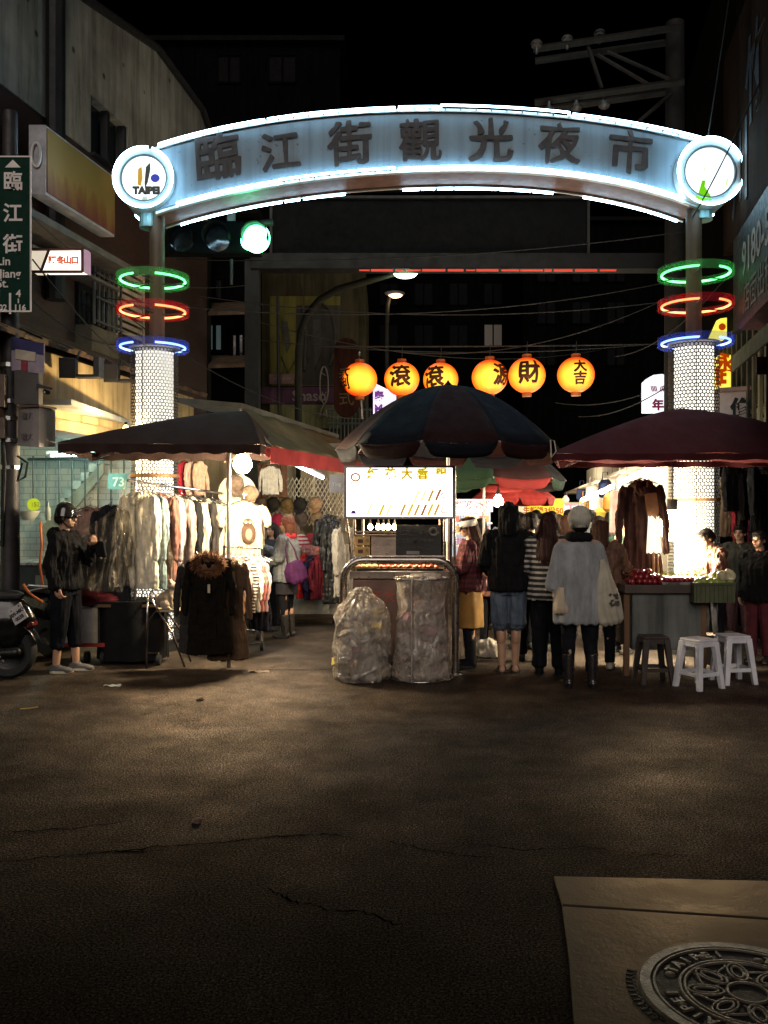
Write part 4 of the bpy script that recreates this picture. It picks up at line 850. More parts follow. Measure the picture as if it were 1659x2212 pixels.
# ================================================================== LANTERNS
def lantern_skin():
    m, nt, b = newmat('lantern_skin'); tc = nt.nodes.new('ShaderNodeTexCoord'); sx = nt.nodes.new('ShaderNodeSeparateXYZ'); nt.links.new(tc.outputs['Object'], sx.inputs[0])
    ab = nt.nodes.new('ShaderNodeMath'); ab.operation = 'ABSOLUTE'; nt.links.new(sx.outputs[2], ab.inputs[0])
    c = ramp(nt, ab.outputs[0], [(.0, (1, .66, .05)), (.17, (1, .54, .025)), (.235, (.95, .14, .01)), (.28, (.6, .02, .0))]); lw = nt.nodes.new('ShaderNodeLayerWeight'); lw.inputs[0].default_value = .5; rim = ramp(nt, lw.outputs[1], [(.12, (1, 1, 1)), (.34, (1, .58, .36)), (.62, (.95, .15, .05)), (1, (.5, .03, .01))]); mr = nt.nodes.new('ShaderNodeMix'); mr.data_type = 'RGBA'; mr.blend_type = 'MULTIPLY'; mr.inputs[0].default_value = 1; nt.links.new(c, mr.inputs[6]); nt.links.new(rim, mr.inputs[7]); nt.links.new(mr.outputs[2], b.inputs['Emission Color'])
    at = nt.nodes.new('ShaderNodeMath'); at.operation = 'ARCTAN2'; nt.links.new(sx.outputs[0], at.inputs[0]); nt.links.new(sx.outputs[1], at.inputs[1])
    ml = nt.nodes.new('ShaderNodeMath'); ml.operation = 'MULTIPLY'; nt.links.new(at.outputs[0], ml.inputs[0]); ml.inputs[1].default_value = 8; sn = nt.nodes.new('ShaderNodeMath'); sn.operation = 'SINE'; nt.links.new(ml.outputs[0], sn.inputs[0])
    nt.links.new(ramp(nt, sn.outputs[0], [(.0, (1.25,) * 3), (.9, (1.4,) * 3)]), b.inputs['Emission Strength'])
    b.inputs['Base Color'].default_value = (.7, .35, .05, 1); b.inputs['Roughness'].default_value = .5
    return m
LSK = lantern_skin(); LCH = M((.05, .006, .004), .7, key='lantern_ink'); LCAP = M((.35, .10, .02), .5, key='lantern_cap')
def sphere_text(me, Rr, yaw, cut=.04):
    b = bmesh.new(); b.from_mesh(me)
    for ax in (0, 1):
        t = -.3
        while t < .3:
            no = (1, 0, 0) if ax == 0 else (0, 1, 0); bmesh.ops.bisect_plane(b, geom=b.verts[:] + b.edges[:] + b.faces[:], plane_co=(t, t, 0), plane_no=no); t += cut
    for v in b.verts:
        lon = v.co.x / Rr + yaw; lat = v.co.y / Rr; q = Rr * (1.008 + v.co.z)
        v.co = Vector((q * math.cos(lat) * math.sin(lon), -q * math.cos(lat) * math.cos(lon), q * math.sin(lat)))
    b.to_mesh(me); b.free(); return me
LRAD = .275; LY = 14.0
for ch, u, v, yaw, r_, nm in (('大\n利', 777, 820, -58, 38, 'turned left so its characters run off its left side, leftmost of the row'), ('滾', 868, 819, -8, 38, 'facing forward, second from the left in the row'), ('滾', 952, 820, -30, 38, 'turned a little left, third from the left above the umbrella'), ('源', 1058, 815, 42, 39, 'turned right, half hidden by the top of the big umbrella'), ('財', 1138, 811, 0, 40, 'facing forward with one bold character, right of the umbrella top'), ('大\n吉', 1244, 810, 2, 40, 'with two stacked characters, rightmost of the row')):
    Yq = LY * 38.5 / r_; p = W(u, v, Yq); lab = 'glowing yellow round lantern ' + nm
    o = thing('lantern', ' '.join(lab.split()[:16]), 'lantern', p, 0, 'glowing lanterns strung across the lane')
    prof = [(LRAD * math.sin(a), -LRAD * .96 * math.cos(a)) for a in [R(14) + k * R(152) / 20 for k in range(21)]]
    m = MB(); m.lathe(prof, seg=48)
    for q in m.b.verts:
        a = math.atan2(q.co.y, q.co.x); s = 1 - .012 * abs(math.cos(a * 8)); q.co.x *= s; q.co.y *= s
    m.build('shade', LSK, o, smooth=True)
    for s in (-1, 1): MB().lathe([(.068, s * .255), (.072, s * .275), (.07, s * .31), (.0, s * .315)], seg=24).build('end_cap', LCAP, o, smooth=40)
    MB().tube([(0, 0, .31), (.01, 0, .5)], .006, 6).build('cord', RUBBER, o)
    if '\n' in ch:
        bmx = bmesh.new()
        for k, c_ in enumerate(ch.split('\n')):
            me = bold_mesh(c_, .205, .008, .003); me.transform(Matrix.Translation((0, .095 - .19 * k, 0))); bmx.from_mesh(me)
        me = bpy.data.meshes.new('lettering'); bmx.to_mesh(me); bmx.free()
    else: me = bold_mesh(ch, .37, .012, .003)
    for vtx in me.vertices:
        q = vtx.co; q.x += mnoise.noise(Vector((q.x * 22 + u, q.y * 22, 0))) * .007; q.y += mnoise.noise(Vector((q.x * 20, q.y * 20 + u, 5))) * .007 + q.x * .05
    link('lettering', sphere_text(me, LRAD, R(yaw)), LCH, o)
    lamp('lantern_light', p + Vector((0, -.45, -.1)), 2.0, (1, .45, .1), .1, o)
wire(W(690, 748, 14), W(1480, 742, 14), .02, .012, 'lantern_line', 'dark line strung across the lane carrying the lanterns')
# ================================================================== STALLS
def cloth(col, var=.25, scale=9, bs=160, rough=.85, key=None, stretch=None): return M(col, rough, 0, var, scale, .35, bs, stretch, .2, key=key)
def stripes(key, ca, cb, sc, axis=2, duty=.5, rough=.85):
    m, nt, b = newmat(key); tc = nt.nodes.new('ShaderNodeTexCoord'); sx = nt.nodes.new('ShaderNodeSeparateXYZ'); nt.links.new(tc.outputs['Object'], sx.inputs[0])
    ml = nt.nodes.new('ShaderNodeMath'); ml.operation = 'MULTIPLY'; nt.links.new(sx.outputs[axis], ml.inputs[0]); ml.inputs[1].default_value = sc; fr = nt.nodes.new('ShaderNodeMath'); fr.operation = 'FRACT'; nt.links.new(ml.outputs[0], fr.inputs[0])
    nt.links.new(ramp(nt, fr.outputs[0], [(duty - .04, ca), (duty + .04, cb), (.97, cb)]), b.inputs['Base Color']); b.inputs['Roughness'].default_value = rough; bumpn(nt, b, tex(nt, 140, 3), .3); return m
def bulb(name, label, p, r, col, s, watts, cat='light bulb', cord=None, parent=None, group=None):
    o = thing(name, label, cat, p, 0, group)
    MB().lathe([(0, -r), (r * .6, -r * .82), (r * .95, -r * .3), (r, 0), (r * .86, r * .5), (r * .5, r * 1.0), (r * .36, r * 1.35)], seg=20).build('glass', EM(col, s), o, smooth=True)
    MB().cyl((0, 0, r * 1.3), (0, 0, r * 2.1), r * .38, seg=12).build('socket', DARKM, o)
    if cord: MB().tube([Vector((0, 0, r * 2)), Vector(cord) - Vector(p)], .006, 6).build('cord', RUBBER, o)
    if watts: lamp('bulb_light', Vector(p) + Vector((0, 0, -r * 1.2)), watts, col, r, o)
    return o
# ---------------------------------------------------------------- canopies
def canopy(name, label, c4, apex, mat, mat_in, val, pw=1.45, n=22, poles=True, fringe=True):
    FLc, FRc, BRc, BLc = [Vector(p) for p in c4]; ap = Vector(apex); o = thing(name, label, 'canopy', ((FLc + FRc + BRc + BLc) / 4).to_2d().to_3d())
    def fn(a, b):
        p = FLc.lerp(FRc, a).lerp(BLc.lerp(BRc, a), b); r = max(abs(2 * a - 1), abs(2 * b - 1)); h = 1 - r ** pw
        p.z += (ap.z - p.z) * h - .035 * math.sin(a * math.pi * 2) ** 2 * (1 - h) * (1 if b < .05 or b > .95 else .3)
        k = 1 - r; cc = (FLc + FRc + BRc + BLc) / 4; p.x += (ap.x - cc.x) * k; p.y += (ap.y - cc.y) * k; return p
    MB().grid(fn, n, n).build('roof_cloth', mat, o, world=True, smooth=40, solid=.006)
    v = MB()
    for A, B in ((FLc, FRc), (FRc, BRc), (BRc, BLc), (BLc, FLc)):
        v.grid(lambda a, b: A.lerp(B, a) + Vector((0, 0, -.012 - .035 * math.sin(a * math.pi * 2) ** 2 * 0 - b * (val * (.9 + .1 * math.cos(a * 2 * math.pi * 9))))) + (B - A).cross(Vector((0, 0, 1))).normalized() * (-.012 * b + .01 * math.sin(a * 40) * b), 48, 3)
    v.build('valance', mat, o, world=True, solid=.004)
    fr_ = MB()
    for p in (FLc, FRc, BRc, BLc): fr_.cyl(ap - Vector((0, 0, .10)), p.lerp(ap, .06) - Vector((0, 0, .09)), .012, seg=6)
    fr_.build('ribs', STEEL, o, world=True)
    return o
CAN1 = cloth((.036, .020, .017), .15, 2.5, 60, .8, key='charcoal_canvas'); CAN2 = cloth((.064, .012, .014), .2, 2.5, 60, .8, key='burgundy_canvas')
z1 = 2.285
lc = canopy('stall_canopy', 'charcoal square canopy over the clothes stall in front of the left pillar', [(X(125, 8.9), 8.9, z1), (X(562, 9.1), 9.1, z1 + .0), (-1.15, 10.25, z1), (-3.3, 10.25, z1)], (X(528, 9.7), 9.7, 2.68), CAN1, None, .10, 1.35)
MB().tube([(X(494, 9.35), 9.35, 0), (X(494, 9.35), 9.35, 2.42)], .021, 12).build('post', M((.62, .60, .55), .4, .2), lc, world=True, smooth=True)
rc = canopy('stall_canopy', 'burgundy square canopy over the fruit stall in front of the right pillar', [(X(1192, 8.55), 8.55, 2.16), (4.7, 8.55, 2.17), (4.9, 9.95, 2.17), (X(1206, 9.95), 9.95, 2.16)], (X(1475, 9.3), 9.3, 2.66), CAN2, None, .07, 1.35)
m = MB()
for dx in (0, .04): m.slab([W(1188 + dx * 60, 950, 8.5), W(1196 + dx * 60, 952, 8.5), W(1200 + dx * 60, 975, 8.5), W(1190 + dx * 60, 988, 8.5)], (0, .02, 0))
m.build('corner_flap', cloth((.55, .48, .40)), rc, world=True); MB().tube([(4.3, 9.2, 0), (4.3, 9.2, 2.5)], .02, 10).build('post', STEEL, rc, world=True)
aw = thing('shop_awning', 'olive and red awning running along the left shops behind the charcoal canopy', 'awning', (-1.0, 11.5, 0))
O0, O1, I0, I1 = Vector((-1.17, 9.35, 2.28)), Vector((-.10, 13.0, 2.27)), Vector((-1.62, 10.35, 2.78)), Vector((-.72, 14.6, 2.78))
MB().grid(lambda a, b: O0.lerp(O1, a).lerp(I0.lerp(I1, a), b) + Vector((0, 0, -.05 * math.sin(b * math.pi) + .012 * math.sin(a * 30))), 30, 8).build('sheet', cloth((.10, .078, .042), .3, 3, 40), aw, world=True, smooth=True, solid=.01)
MB().grid(lambda a, b: O0.lerp(O1, a) + Vector((.012 * math.sin(a * 60) * b, 0, -.005 - .17 * b)), 60, 3).build('red_valance', cloth((.24, .03, .035), .25, 4, 60), aw, world=True, solid=.006)
MB().slab([I0, I1, I1 + Vector((-.8, .3, .1)), I0 + Vector((-.8, .3, .1))], (0, 0, .06)).build('gutter', M((.05, .055, .045), .7), aw, world=True)
MB().slab([O0 + Vector((.02, .05, -.0)), O0 + Vector((-.45, .9, .48)), O0 + Vector((-.50, .15, -.16))], (0, .01, 0)).build('end_flap', cloth((.45, .36, .26)), aw, world=True)
# round market umbrellas
def umbrella(label, c, rad, zr, za, cols, vcols, vdrop, n=8, rot=0, zpole=0, inner=(.45, .28, .17)):
    o = thing('market_umbrella', label, 'umbrella', (c[0], c[1], 0)); inn = cloth(inner, .2, 5, 60, key='umbrella_lining')
    for k in range(n):
        a0, a1 = rot + 2 * math.pi * k / n, rot + 2 * math.pi * (k + 1) / n
        def fn(s, t, a0=a0, a1=a1):
            A = Vector((math.cos(a0), math.sin(a0), 0)); B = Vector((math.cos(a1), math.sin(a1), 0)); d = A.lerp(B, s) * (rad * t); h = (za - zr) * (1 - t ** 1.9); sag = -.03 * math.sin(s * math.pi) * t
            return Vector((d.x, d.y, zr + h + sag))
        MB().grid(fn, 6, 10).build('panel', [cols[k % len(cols)], inn], o, smooth=True, solid=.005)
        def fv(s, t, a0=a0, a1=a1):
            A = Vector((math.cos(a0), math.sin(a0), 0)); B = Vector((math.cos(a1), math.sin(a1), 0)); s2 = .03 + .94 * s; d = A.lerp(B, s2) * (rad * (1.005 - .03 * t)); sc = min(1, math.sin(s * math.pi) * 2.6 + .18) ** .6
            return Vector((d.x, d.y, zr - .03 * math.sin(s2 * math.pi) - .004 - vdrop * t * sc))
        MB().grid(fv, 14, 3).build('valance_flap', vcols[k % len(vcols)], o, smooth=True, solid=.004)
    m = MB()
    for k in range(n):
        a = rot + 2 * math.pi * k / n; m.tube([(rad * t * math.cos(a), rad * t * math.sin(a), zr + (za - zr) * (1 - t ** 1.9) - .022) for t in [q / 6 for q in range(7)]], .008, 6)
        m.cyl((.45 * rad * math.cos(a), .45 * rad * math.sin(a), zr + (za - zr) * (1 - .45 ** 1.9) - .03), (.02 * math.cos(a), .02 * math.sin(a), zr - .02), .006, seg=6)
    m.build('ribs', M((.5, .48, .45), .4, .4), o); MB().cyl((0, 0, zpole), (0, 0, za - .03), .019, seg=12).build('pole', M((.6, .55, .5), .4, .3), o); MB().lathe([(.0, .06), (.02, .03), (.05, 0), (.06, -.02)], (0, 0, za), 16).build('finial', BLACKF, o)
    return o
NAVY = cloth((.0045, .005, .010), .2, 4, 60, key='navy_canvas'); MAR = cloth((.019, .005, .005), .2, 4, 60, key='maroon_canvas'); REDC = cloth((.16, .016, .016), .2, 4, 60, key='red_canvas'); GRNC = cloth((.015, .035, .02), .2, 4, 60, key='green_canvas')
umbrella('large round umbrella of navy and maroon panels over the sausage cart', (X(968, 9.35), 9.35, 0), 1.16, 2.255, 2.90, [MAR, NAVY], [NAVY, MAR], .13, 10, R(-90 - 18 + 2), .9)
umbrella('faded umbrella of maroon, dark and green panels behind the large navy one', (X(1045, 11.7), 11.7, 0), 1.06, 2.02, 2.62, [MAR, BLACKF, REDC, GRNC], [REDC, GRNC, MAR], .12, 8, R(-90), 0, (.35, .30, .2))
umbrella('small bright red umbrella far back in the lane', (X(1110, 16.5), 16.5, 0), .75, 1.86, 2.2, [cloth((.55, .06, .05), key='bright_red_canvas')], [cloth((.55, .06, .05), key='bright_red_canvas')], .12, 8, 0, 0)
# ---------------------------------------------------------------- garments on hangers
def cloth_disp(amp, seed):
    def f(co, no):
        return np.array([amp * (mnoise.noise(Vector((c[0] * 26 + seed, c[1] * 26, c[2] * 2.6))) + .55 * mnoise.noise(Vector((c[0] * 60, c[1] * 60 + seed, c[2] * 7))) + .3 * mnoise.noise(Vector((c[0] * 18, c[1] * 18, c[2] * 22 + seed)))) for c in co])
    return f
GCACHE = {}
def garment_mesh(kind):
    if kind in GCACHE: return GCACHE[kind]
    L, wd, hem, th, sl, slr = {'coat': (1.02, .22, .26, .05, .62, .048), 'sweater': (.66, .21, .21, .04, .52, .042), 'dress': (.95, .18, .25, .04, .12, .04), 'kids': (.56, .15, .17, .032, .36, .032), 'tee': (.60, .22, .23, .03, .17, .05), 'long': (1.15, .20, .24, .055, .6, .046), 'trousers': (.9, .14, .17, .05, 0, 0)}[kind]
    m = MB(); m.loft([(-L, hem, th * .9), (-L * .75, hem * .95, th), (-L * .45, wd * .92, th), (-.14, wd * .95, th * .95), (-.05, wd * .98, th * .7), (-.005, wd * .55, th * .55), (.03, .07, .05)], 24)
    if sl:
        for s in (-1, 1): m.cap((s * wd * .92, 0, -.06), (s * (wd + .05), -.015, -.06 - sl * .5), slr, slr * .9); m.cap((s * (wd + .05), -.015, -.06 - sl * .5), (s * (wd + .045), -.05, -.06 - sl), slr * .9, slr * .7)
    if kind in ('coat', 'long'): m.tube([(-.09, 0, .01), (-.06, -.06, -.03), (0, -.085, -.09), (.06, -.06, -.03), (.09, 0, .01)], .035, 8)
    o = blob(m, 'g', BLACKF, None, .009, 1, cloth_disp(.024, len(kind))); me = o.data; bpy.data.objects.remove(o); GCACHE[kind] = me
    return me
hm = MB(); hm.tube([(-.2, 0, -.02), (-.1, 0, .02), (0, 0, .055), (.1, 0, .02), (.2, 0, -.02)], .006, 6); hm.tube([(0, 0, .055), (0, 0, .09), (.02, 0, .115), (.0, 0, .135), (-.02, 0, .12)], .003, 6)
ho = hm.build('hanger', STEEL); HME = ho.data; bpy.data.objects.remove(ho)
def garment(kind, loc, rotz, mat, label, group, scale=1, cat='garment', name=None, sx=1):
    o = thing(name or {'coat': 'hanging_coat', 'long': 'hanging_coat', 'sweater': 'hanging_sweater', 'dress': 'hanging_dress', 'kids': 'hanging_child_top', 'tee': 'hanging_shirt', 'trousers': 'hanging_trousers'}[kind], label, cat, loc, rotz, group, scale)
    me = garment_mesh(kind).copy(); me.materials.clear()
    if sx != 1: me.transform(Matrix.Diagonal((sx, 1, 1, 1)))
    link('cloth', me, mat, o); link('hanger', HME.copy() if not HME.users else HME, (), o); return o
G1 = 'clothes on the plastic covered rail'
RA, RB = W(292, 1040, 9.62), W(512, 1070, 11.5); rail_dir = (RB - RA).normalized(); rz = math.atan2(rail_dir.y, rail_dir.x) - math.pi / 2
gl = [('coat', (.62, .58, .48), 'cream coat under plastic at the near end of the rail'), ('coat', (.17, .24, .26), 'teal grey coat under plastic on the rail, just behind the cream one'), ('coat', (.20, .09, .07), 'russet coat under plastic on the rail'), ('coat', (.36, .30, .33), 'lavender grey coat under plastic on the rail'), ('coat', (.32, .27, .24), 'taupe coat under plastic on the rail'),
      ('coat', (.012, .012, .014), 'black coat next to the plastic cover on the rail'), ('sweater', (.72, .66, .52), 'cream knit cardigan beside the black coat on the rail'), ('sweater', (.05, .045, .045), 'charcoal top between two pale ones on the rail'), ('sweater', (.75, .70, .60), 'off white top behind the charcoal one on the rail'), ('sweater', (.10, .08, .07), 'dark brown top among white ones on the rail'),
      ('sweater', (.78, .74, .64), 'white blouse towards the far end of the rail'), ('sweater', (.5, .44, .36), 'beige top near the far end of the rail'), ('sweater', (.8, .76, .66), 'white shirt at the far end of the rail near the bulb')]
for i, (k, col, lab) in enumerate(gl):
    t = (i + .4) / len(gl); p = RA.lerp(RB, t); p.z -= .135; garment(k, p, rz + R(random.uniform(-9, 9)), cloth(col), lab, G1, .98 if k == 'coat' else 1.05)
rk = thing('garment_rail', 'chrome clothes rail on casters carrying the plastic covered coats', 'clothes rail', (RA.x, RA.y, 0)); m = MB(); m.cyl(RA + rail_dir * -.12, RB + rail_dir * .1, .014); m.build('rail', CHROME, rk, world=True)
side = Vector((-rail_dir.y, rail_dir.x, 0)).normalized()
for P in (RA, RB):
    MB().cyl((P.x, P.y, .12), P, .016).build('upright', CHROME, rk, world=True); b0 = Vector((P.x, P.y, .12)); MB().cyl(b0 + side * .3, b0 - side * .3, .016).build('foot_bar', CHROME, rk, world=True)
    for s in (-1, 1): q = b0 + side * .3 * s; MB().cyl((q.x - .02, q.y, .055), (q.x + .02, q.y, .055), .055, seg=18).build('caster', RUBBER, rk, world=True)
MB().cyl((RA.x, RA.y, .3), (RB.x, RB.y, .3), .014).build('lower_bar', CHROME, rk, world=True)
# shop lot of black covers under the rail
def film():
    m, nt, b = newmat('clear_plastic_film'); b.inputs['Base Color'].default_value = (.8, .70, .52, 1); b.inputs['Roughness'].default_value = .18; b.inputs['Specular IOR Level'].default_value = .8
    tr = nt.nodes.new('ShaderNodeBsdfTransparent'); mx = nt.nodes.new('ShaderNodeMixShader'); n = tex(nt, 7, 5, stretch=(1, 1, .4), dist=1.2); nt.links.new(ramp(nt, n, [(.40, (.03,) * 3), (.60, (.10,) * 3), (.68, (.48,) * 3)]), mx.inputs[0])
    nt.links.new(tr.outputs[0], mx.inputs[1]); nt.links.new(b.outputs[0], mx.inputs[2]); nt.links.new(mx.outputs[0], nt.nodes['Material Output'].inputs[0]); bumpn(nt, b, tex(nt, 10, 6, dist=1.5), .9, .05); return m
FILM = film()
pc = MB(); rnd = random.Random(9)
def fnp(a, b):
    top = W(262 + 80 * a, 1040 - 6 * math.sin(a * 3), 9.42 + .2 * a); bot = W(235 + 150 * a, 1270 - 20 * a, 9.3 + .22 * a); p = top.lerp(bot, b ** .9)
    n = mnoise.noise(Vector((a * 9, b * 2.5, 0))) * .05 + mnoise.noise(Vector((a * 22, b * 5, 4))) * .02; return p + Vector((n * .6, n - .05 * math.sin(b * 3), 0))
o = pc.grid(fnp, 60, 40).build('plastic_cover', FILM, smooth=True); tag(o, 'crinkled clear plastic sheet draped over the near coats on the rail', 'plastic sheet')
def fnp2(a, b):
    top = W(168 + 150 * a, 1150 - 112 * a ** 1.2, 9.5 - .2 * a); bot = W(165 + 100 * a, 1278, 9.35 - .15 * a); p = top.lerp(bot, b); n = mnoise.noise(Vector((a * 8, b * 3, 9))) * .05 + mnoise.noise(Vector((a * 20, b * 6, 2))) * .02; return p + Vector((0, n, n * .3))
o = MB().grid(fnp2, 50, 30).build('plastic_cover', FILM, smooth=True); tag(o, 'clear plastic sheet stretched out from the rail towards the man in the helmet', 'plastic sheet')
garment('sweater', W(196, 1104, 9.75), R(10), cloth((.42, .27, .22)), 'dusty pink top hanging behind the man in the helmet', 'clothes behind the helmeted man', 1.1)
garment('long', W(240, 1098, 9.7), R(-12), cloth((.02, .02, .025)), 'long black coat hanging between the helmeted man and the plastic', 'clothes behind the helmeted man', .9)
garment('coat', W(196, 1160, 9.7), R(20), cloth((.20, .17, .16)), 'grey brown coat hanging low behind the man in the helmet', 'clothes behind the helmeted man', .62)
def pile(name, label, cat, c, sz, mat, seed=0, disp=.02, voxel=.014):
    m = MB(); rnd = random.Random(seed)
    for k in range(9): m.ball((rnd.uniform(-.35, .35) * sz[0], rnd.uniform(-.3, .3) * sz[1], sz[2] * rnd.uniform(.3, .6)), (sz[0] * rnd.uniform(.2, .3), sz[1] * rnd.uniform(.25, .35), sz[2] * rnd.uniform(.3, .42)), 2)
    m.box((0, 0, sz[2] * .2), (sz[0] * .8, sz[1] * .8, sz[2] * .35)); o = blob(m, name, mat, None, voxel, 3, fold_disp(disp, 22, 14, seed)); o.location = c; ROOT[o.name] = Matrix.Translation(Vector(c)); return tag(o, label, cat)
tb_ = thing('stall_table', 'low table draped in black cloth under the clothes rail', 'table', (X(285, 9.6), 9.6, 0))
MB().box((X(285, 9.7), 9.75, .62), (.62, .5, .03)).build('tabletop', WOODB, tb_, world=True); m = MB(); m.grid(lambda a, b: Vector((X(285, 9.7) + .36 * math.cos(a * 2 * math.pi) * (1 + .06 * b * math.sin(a * 50)), 9.75 + .28 * math.sin(a * 2 * math.pi) * (1 + .06 * b * math.sin(a * 50)), .66 - .62 * b)), 90, 6); m.build('cloth', BLACKF, tb_, world=True, smooth=True)
MB().box((X(285, 9.7), 9.75, .648), (.66, .5, .02)).build('top_cloth', BLACKF, tb_, world=True)
pile('folded_clothes', 'dark red heap of folded clothes on the white cart behind the helmeted man', 'clothes', (X(215, 9.75), 9.75, .60), (.5, .4, .2), cloth((.12, .018, .025)), 3)
wc = thing('white_cart', 'low white panelled cart on casters behind the helmeted man', 'cart', (X(180, 9.7), 9.7, 0))
MB().box((X(178, 9.75), 9.8, .40), (.36, .5, .36)).build('body', M((.42, .42, .45), .5), wc, world=True, bevel=.008); MB().box((X(215, 9.7), 9.78, .40), (.06, .48, .38)).build('corner_post', M((.5, .45, .35), .6), wc, world=True); MB().box((X(190, 9.7), 9.55, .205), (.5, .03, .04)).build('red_rail', M((.35, .03, .02), .5), wc, world=True)
for u in (160, 187, 222): MB().cyl((X(u, 9.6) - .02, 9.62, .065), (X(u, 9.6) + .02, 9.62, .065), .065, seg=18).build('caster', RUBBER, wc, world=True, bevel=.004)
# fur hooded coat at the front
fc = garment('long', W(452, 1204, 9.05), R(4), M((.010, .008, .006), .95, spec=.08, key='black_wool'), 'black winter coat with an orange brown fur hood hanging at the front of the stall', 'coats at the stall front', .84, sx=1.12)
def fur(pts, r, mat, parent, n=500, ln=.05, seed=1):
    m = MB(); rnd = random.Random(seed)
    for k in range(n):
        i = rnd.randrange(len(pts)); c = Vector(pts[i]); d = Vector((rnd.gauss(0, 1), rnd.gauss(0, 1), rnd.gauss(0, 1))).normalized(); p = c + d * r; q = p + (d + Vector((rnd.uniform(-.5, .5), 0, rnd.uniform(-.8, .2)))).normalized() * ln * rnd.uniform(.6, 1.3); s = d.orthogonal().normalized() * .007
        m.poly([p - s, p + s, q])
    for p in pts: m.ball(p, r, 1)
    return m.build('fur_trim', mat, parent)
hoop = [(.155 * math.cos(a), -.07 - .05 * math.sin(a) * .3, -.075 + .10 * math.sin(a)) for a in [k * math.pi / 14 for k in range(28)]]
fur(hoop, .035, M((.20, .085, .035), .9, 0, .5, 30), fc, 1500, .055); MB().ball((0, -.04, -.08), (.13, .06, .10), 3).build('hood', M((.20, .10, .05), .9), fc, smooth=True)
MB().box((.01, -.12, -.36), (.03, .006, .10)).build('price_tag', M((.5, .42, .3), .7), fc)
garment('long', W(424, 1215, 9.25), R(-8), M((.02, .016, .014), .85), 'plain black coat hanging left of the fur hooded coat', 'coats at the stall front', .8); garment('long', W(492, 1214, 9.2), R(12), cloth((.10, .06, .035)), 'dark brown long coat hanging right of the fur hooded coat', 'coats at the stall front', .86)
# low rail of children's clothes
KA, KB = W(484, 1181, 9.75), W(566, 1184, 10.5); kd = (KB - KA).normalized(); krz = math.atan2(kd.y, kd.x) - math.pi / 2
lr = thing('low_rail', 'low clothes rail with pastel children tops beside the lamp post', 'clothes rail', (KA.x, KA.y, 0)); MB().cyl(KA, KB, .013).build('rail', CHROME, lr, world=True)
for P in (KA, KB): MB().cyl((P.x, P.y, .08), P, .014).build('upright', CHROME, lr, world=True); MB().cyl((P.x - .02, P.y, .05), (P.x + .02, P.y, .05), .05, seg=16).build('caster', RUBBER, lr, world=True)
MB().cyl((KA.x - .3, KA.y, .1), (KB.x, KB.y, .1), .014).build('lower_bar', DARKM, lr, world=True)
kl = [(cloth((.42, .33, .45)), 'lilac child top on the low rail'), (cloth((.75, .45, .22)), 'peach child top on the low rail'), (cloth((.55, .42, .40)), 'dusty rose child top on the low rail'), (stripes('bw_stripe', (.75, .7, .62), (.05, .03, .03), 28), 'black and white striped child top on the low rail'), (cloth((.80, .75, .62)), 'white child top on the low rail'), (cloth((.72, .22, .20)), 'coral pink child top on the low rail'), (cloth((.7, .5, .48)), 'pale pink child top at the far end of the low rail')]
for i, (mt, lab) in enumerate(kl):
    p = KA.lerp(KB, (i + .5) / 8.2); p.z -= .135; garment('kids', p, krz + R(random.uniform(-8, 8)), mt, lab, 'children clothes on the low rail', 1.02)
garment('trousers', KA.lerp(KB, .93) - Vector((0, 0, .13)), krz, cloth((.02, .02, .03)), 'dark navy trousers at the right end of the low rail', 'trousers on the low rail', .9)
# bird print shirt
bsm = thing('printed_shirt', 'cream sleeveless shirt with a brown owl print hanging under the bulb', 'shirt', W(527, 1090, 10.6), R(10)); me = garment_mesh('tee').copy(); me.materials.clear(); CRM = cloth((.74, .62, .44)); link('cloth', me, CRM, bsm); link('hanger', HME, (), bsm)
BRN = M((.10, .055, .035), .8); m = MB(); m.ball((.05, -.062, -.33), (.085, .012, .12), 3); m.build('bird_body', BRN, bsm); MB().ball((.055, -.075, -.35), (.04, .012, .07), 3).build('bird_belly', M((.34, .26, .19), .8), bsm); MB().ball((.045, -.066, -.21), (.055, .012, .05), 3).build('bird_head', BRN, bsm)
m = MB()
for s in (-1, 1): m.ball((.045 + s * .024, -.08, -.205), (.017, .006, .017), 2)
m.build('bird_eyes', M((.7, .6, .45), .8), bsm)
for u, v, Y, col, lab in ((513, 1092, 10.9, (.80, .70, .52), 'pale cream shirt hanging behind the lamp post'), (542, 1096, 11.1, (.62, .50, .38), 'beige shirt hanging right of the owl shirt')): garment('tee', W(u, v, Y), R(14), cloth(col), lab, 'shirts near the bulb', .78)
# shirts hung under the canopy beside the pillar
for u, col, lab in ((398, (.45, .03, .05), 'crimson top hanging beside the left pillar'), (414, (.75, .52, .42), 'salmon top hanging beside the left pillar'), (432, (.70, .42, .28), 'orange beige top hanging beside the left pillar')): garment('sweater', W(u, 1000, 11.6), R(72), cloth(col), lab, 'tops hanging beside the left pillar', .62)
# the bulb on the post
bulb('light_bulb', 'blazing warm bulb hung at the post under the charcoal canopy', W(524, 1003, 9.5), .10, (1, .80, .50), 90, 400, cord=W(524, 960, 9.6))  # glass oversized, the glare around the bulb is put into its shape
bulb('light_bulb', 'warm bulb hidden behind the charcoal canopy lighting the cream wall', W(272, 930, 10.36), .045, (1, .70, .32), 30, 150)
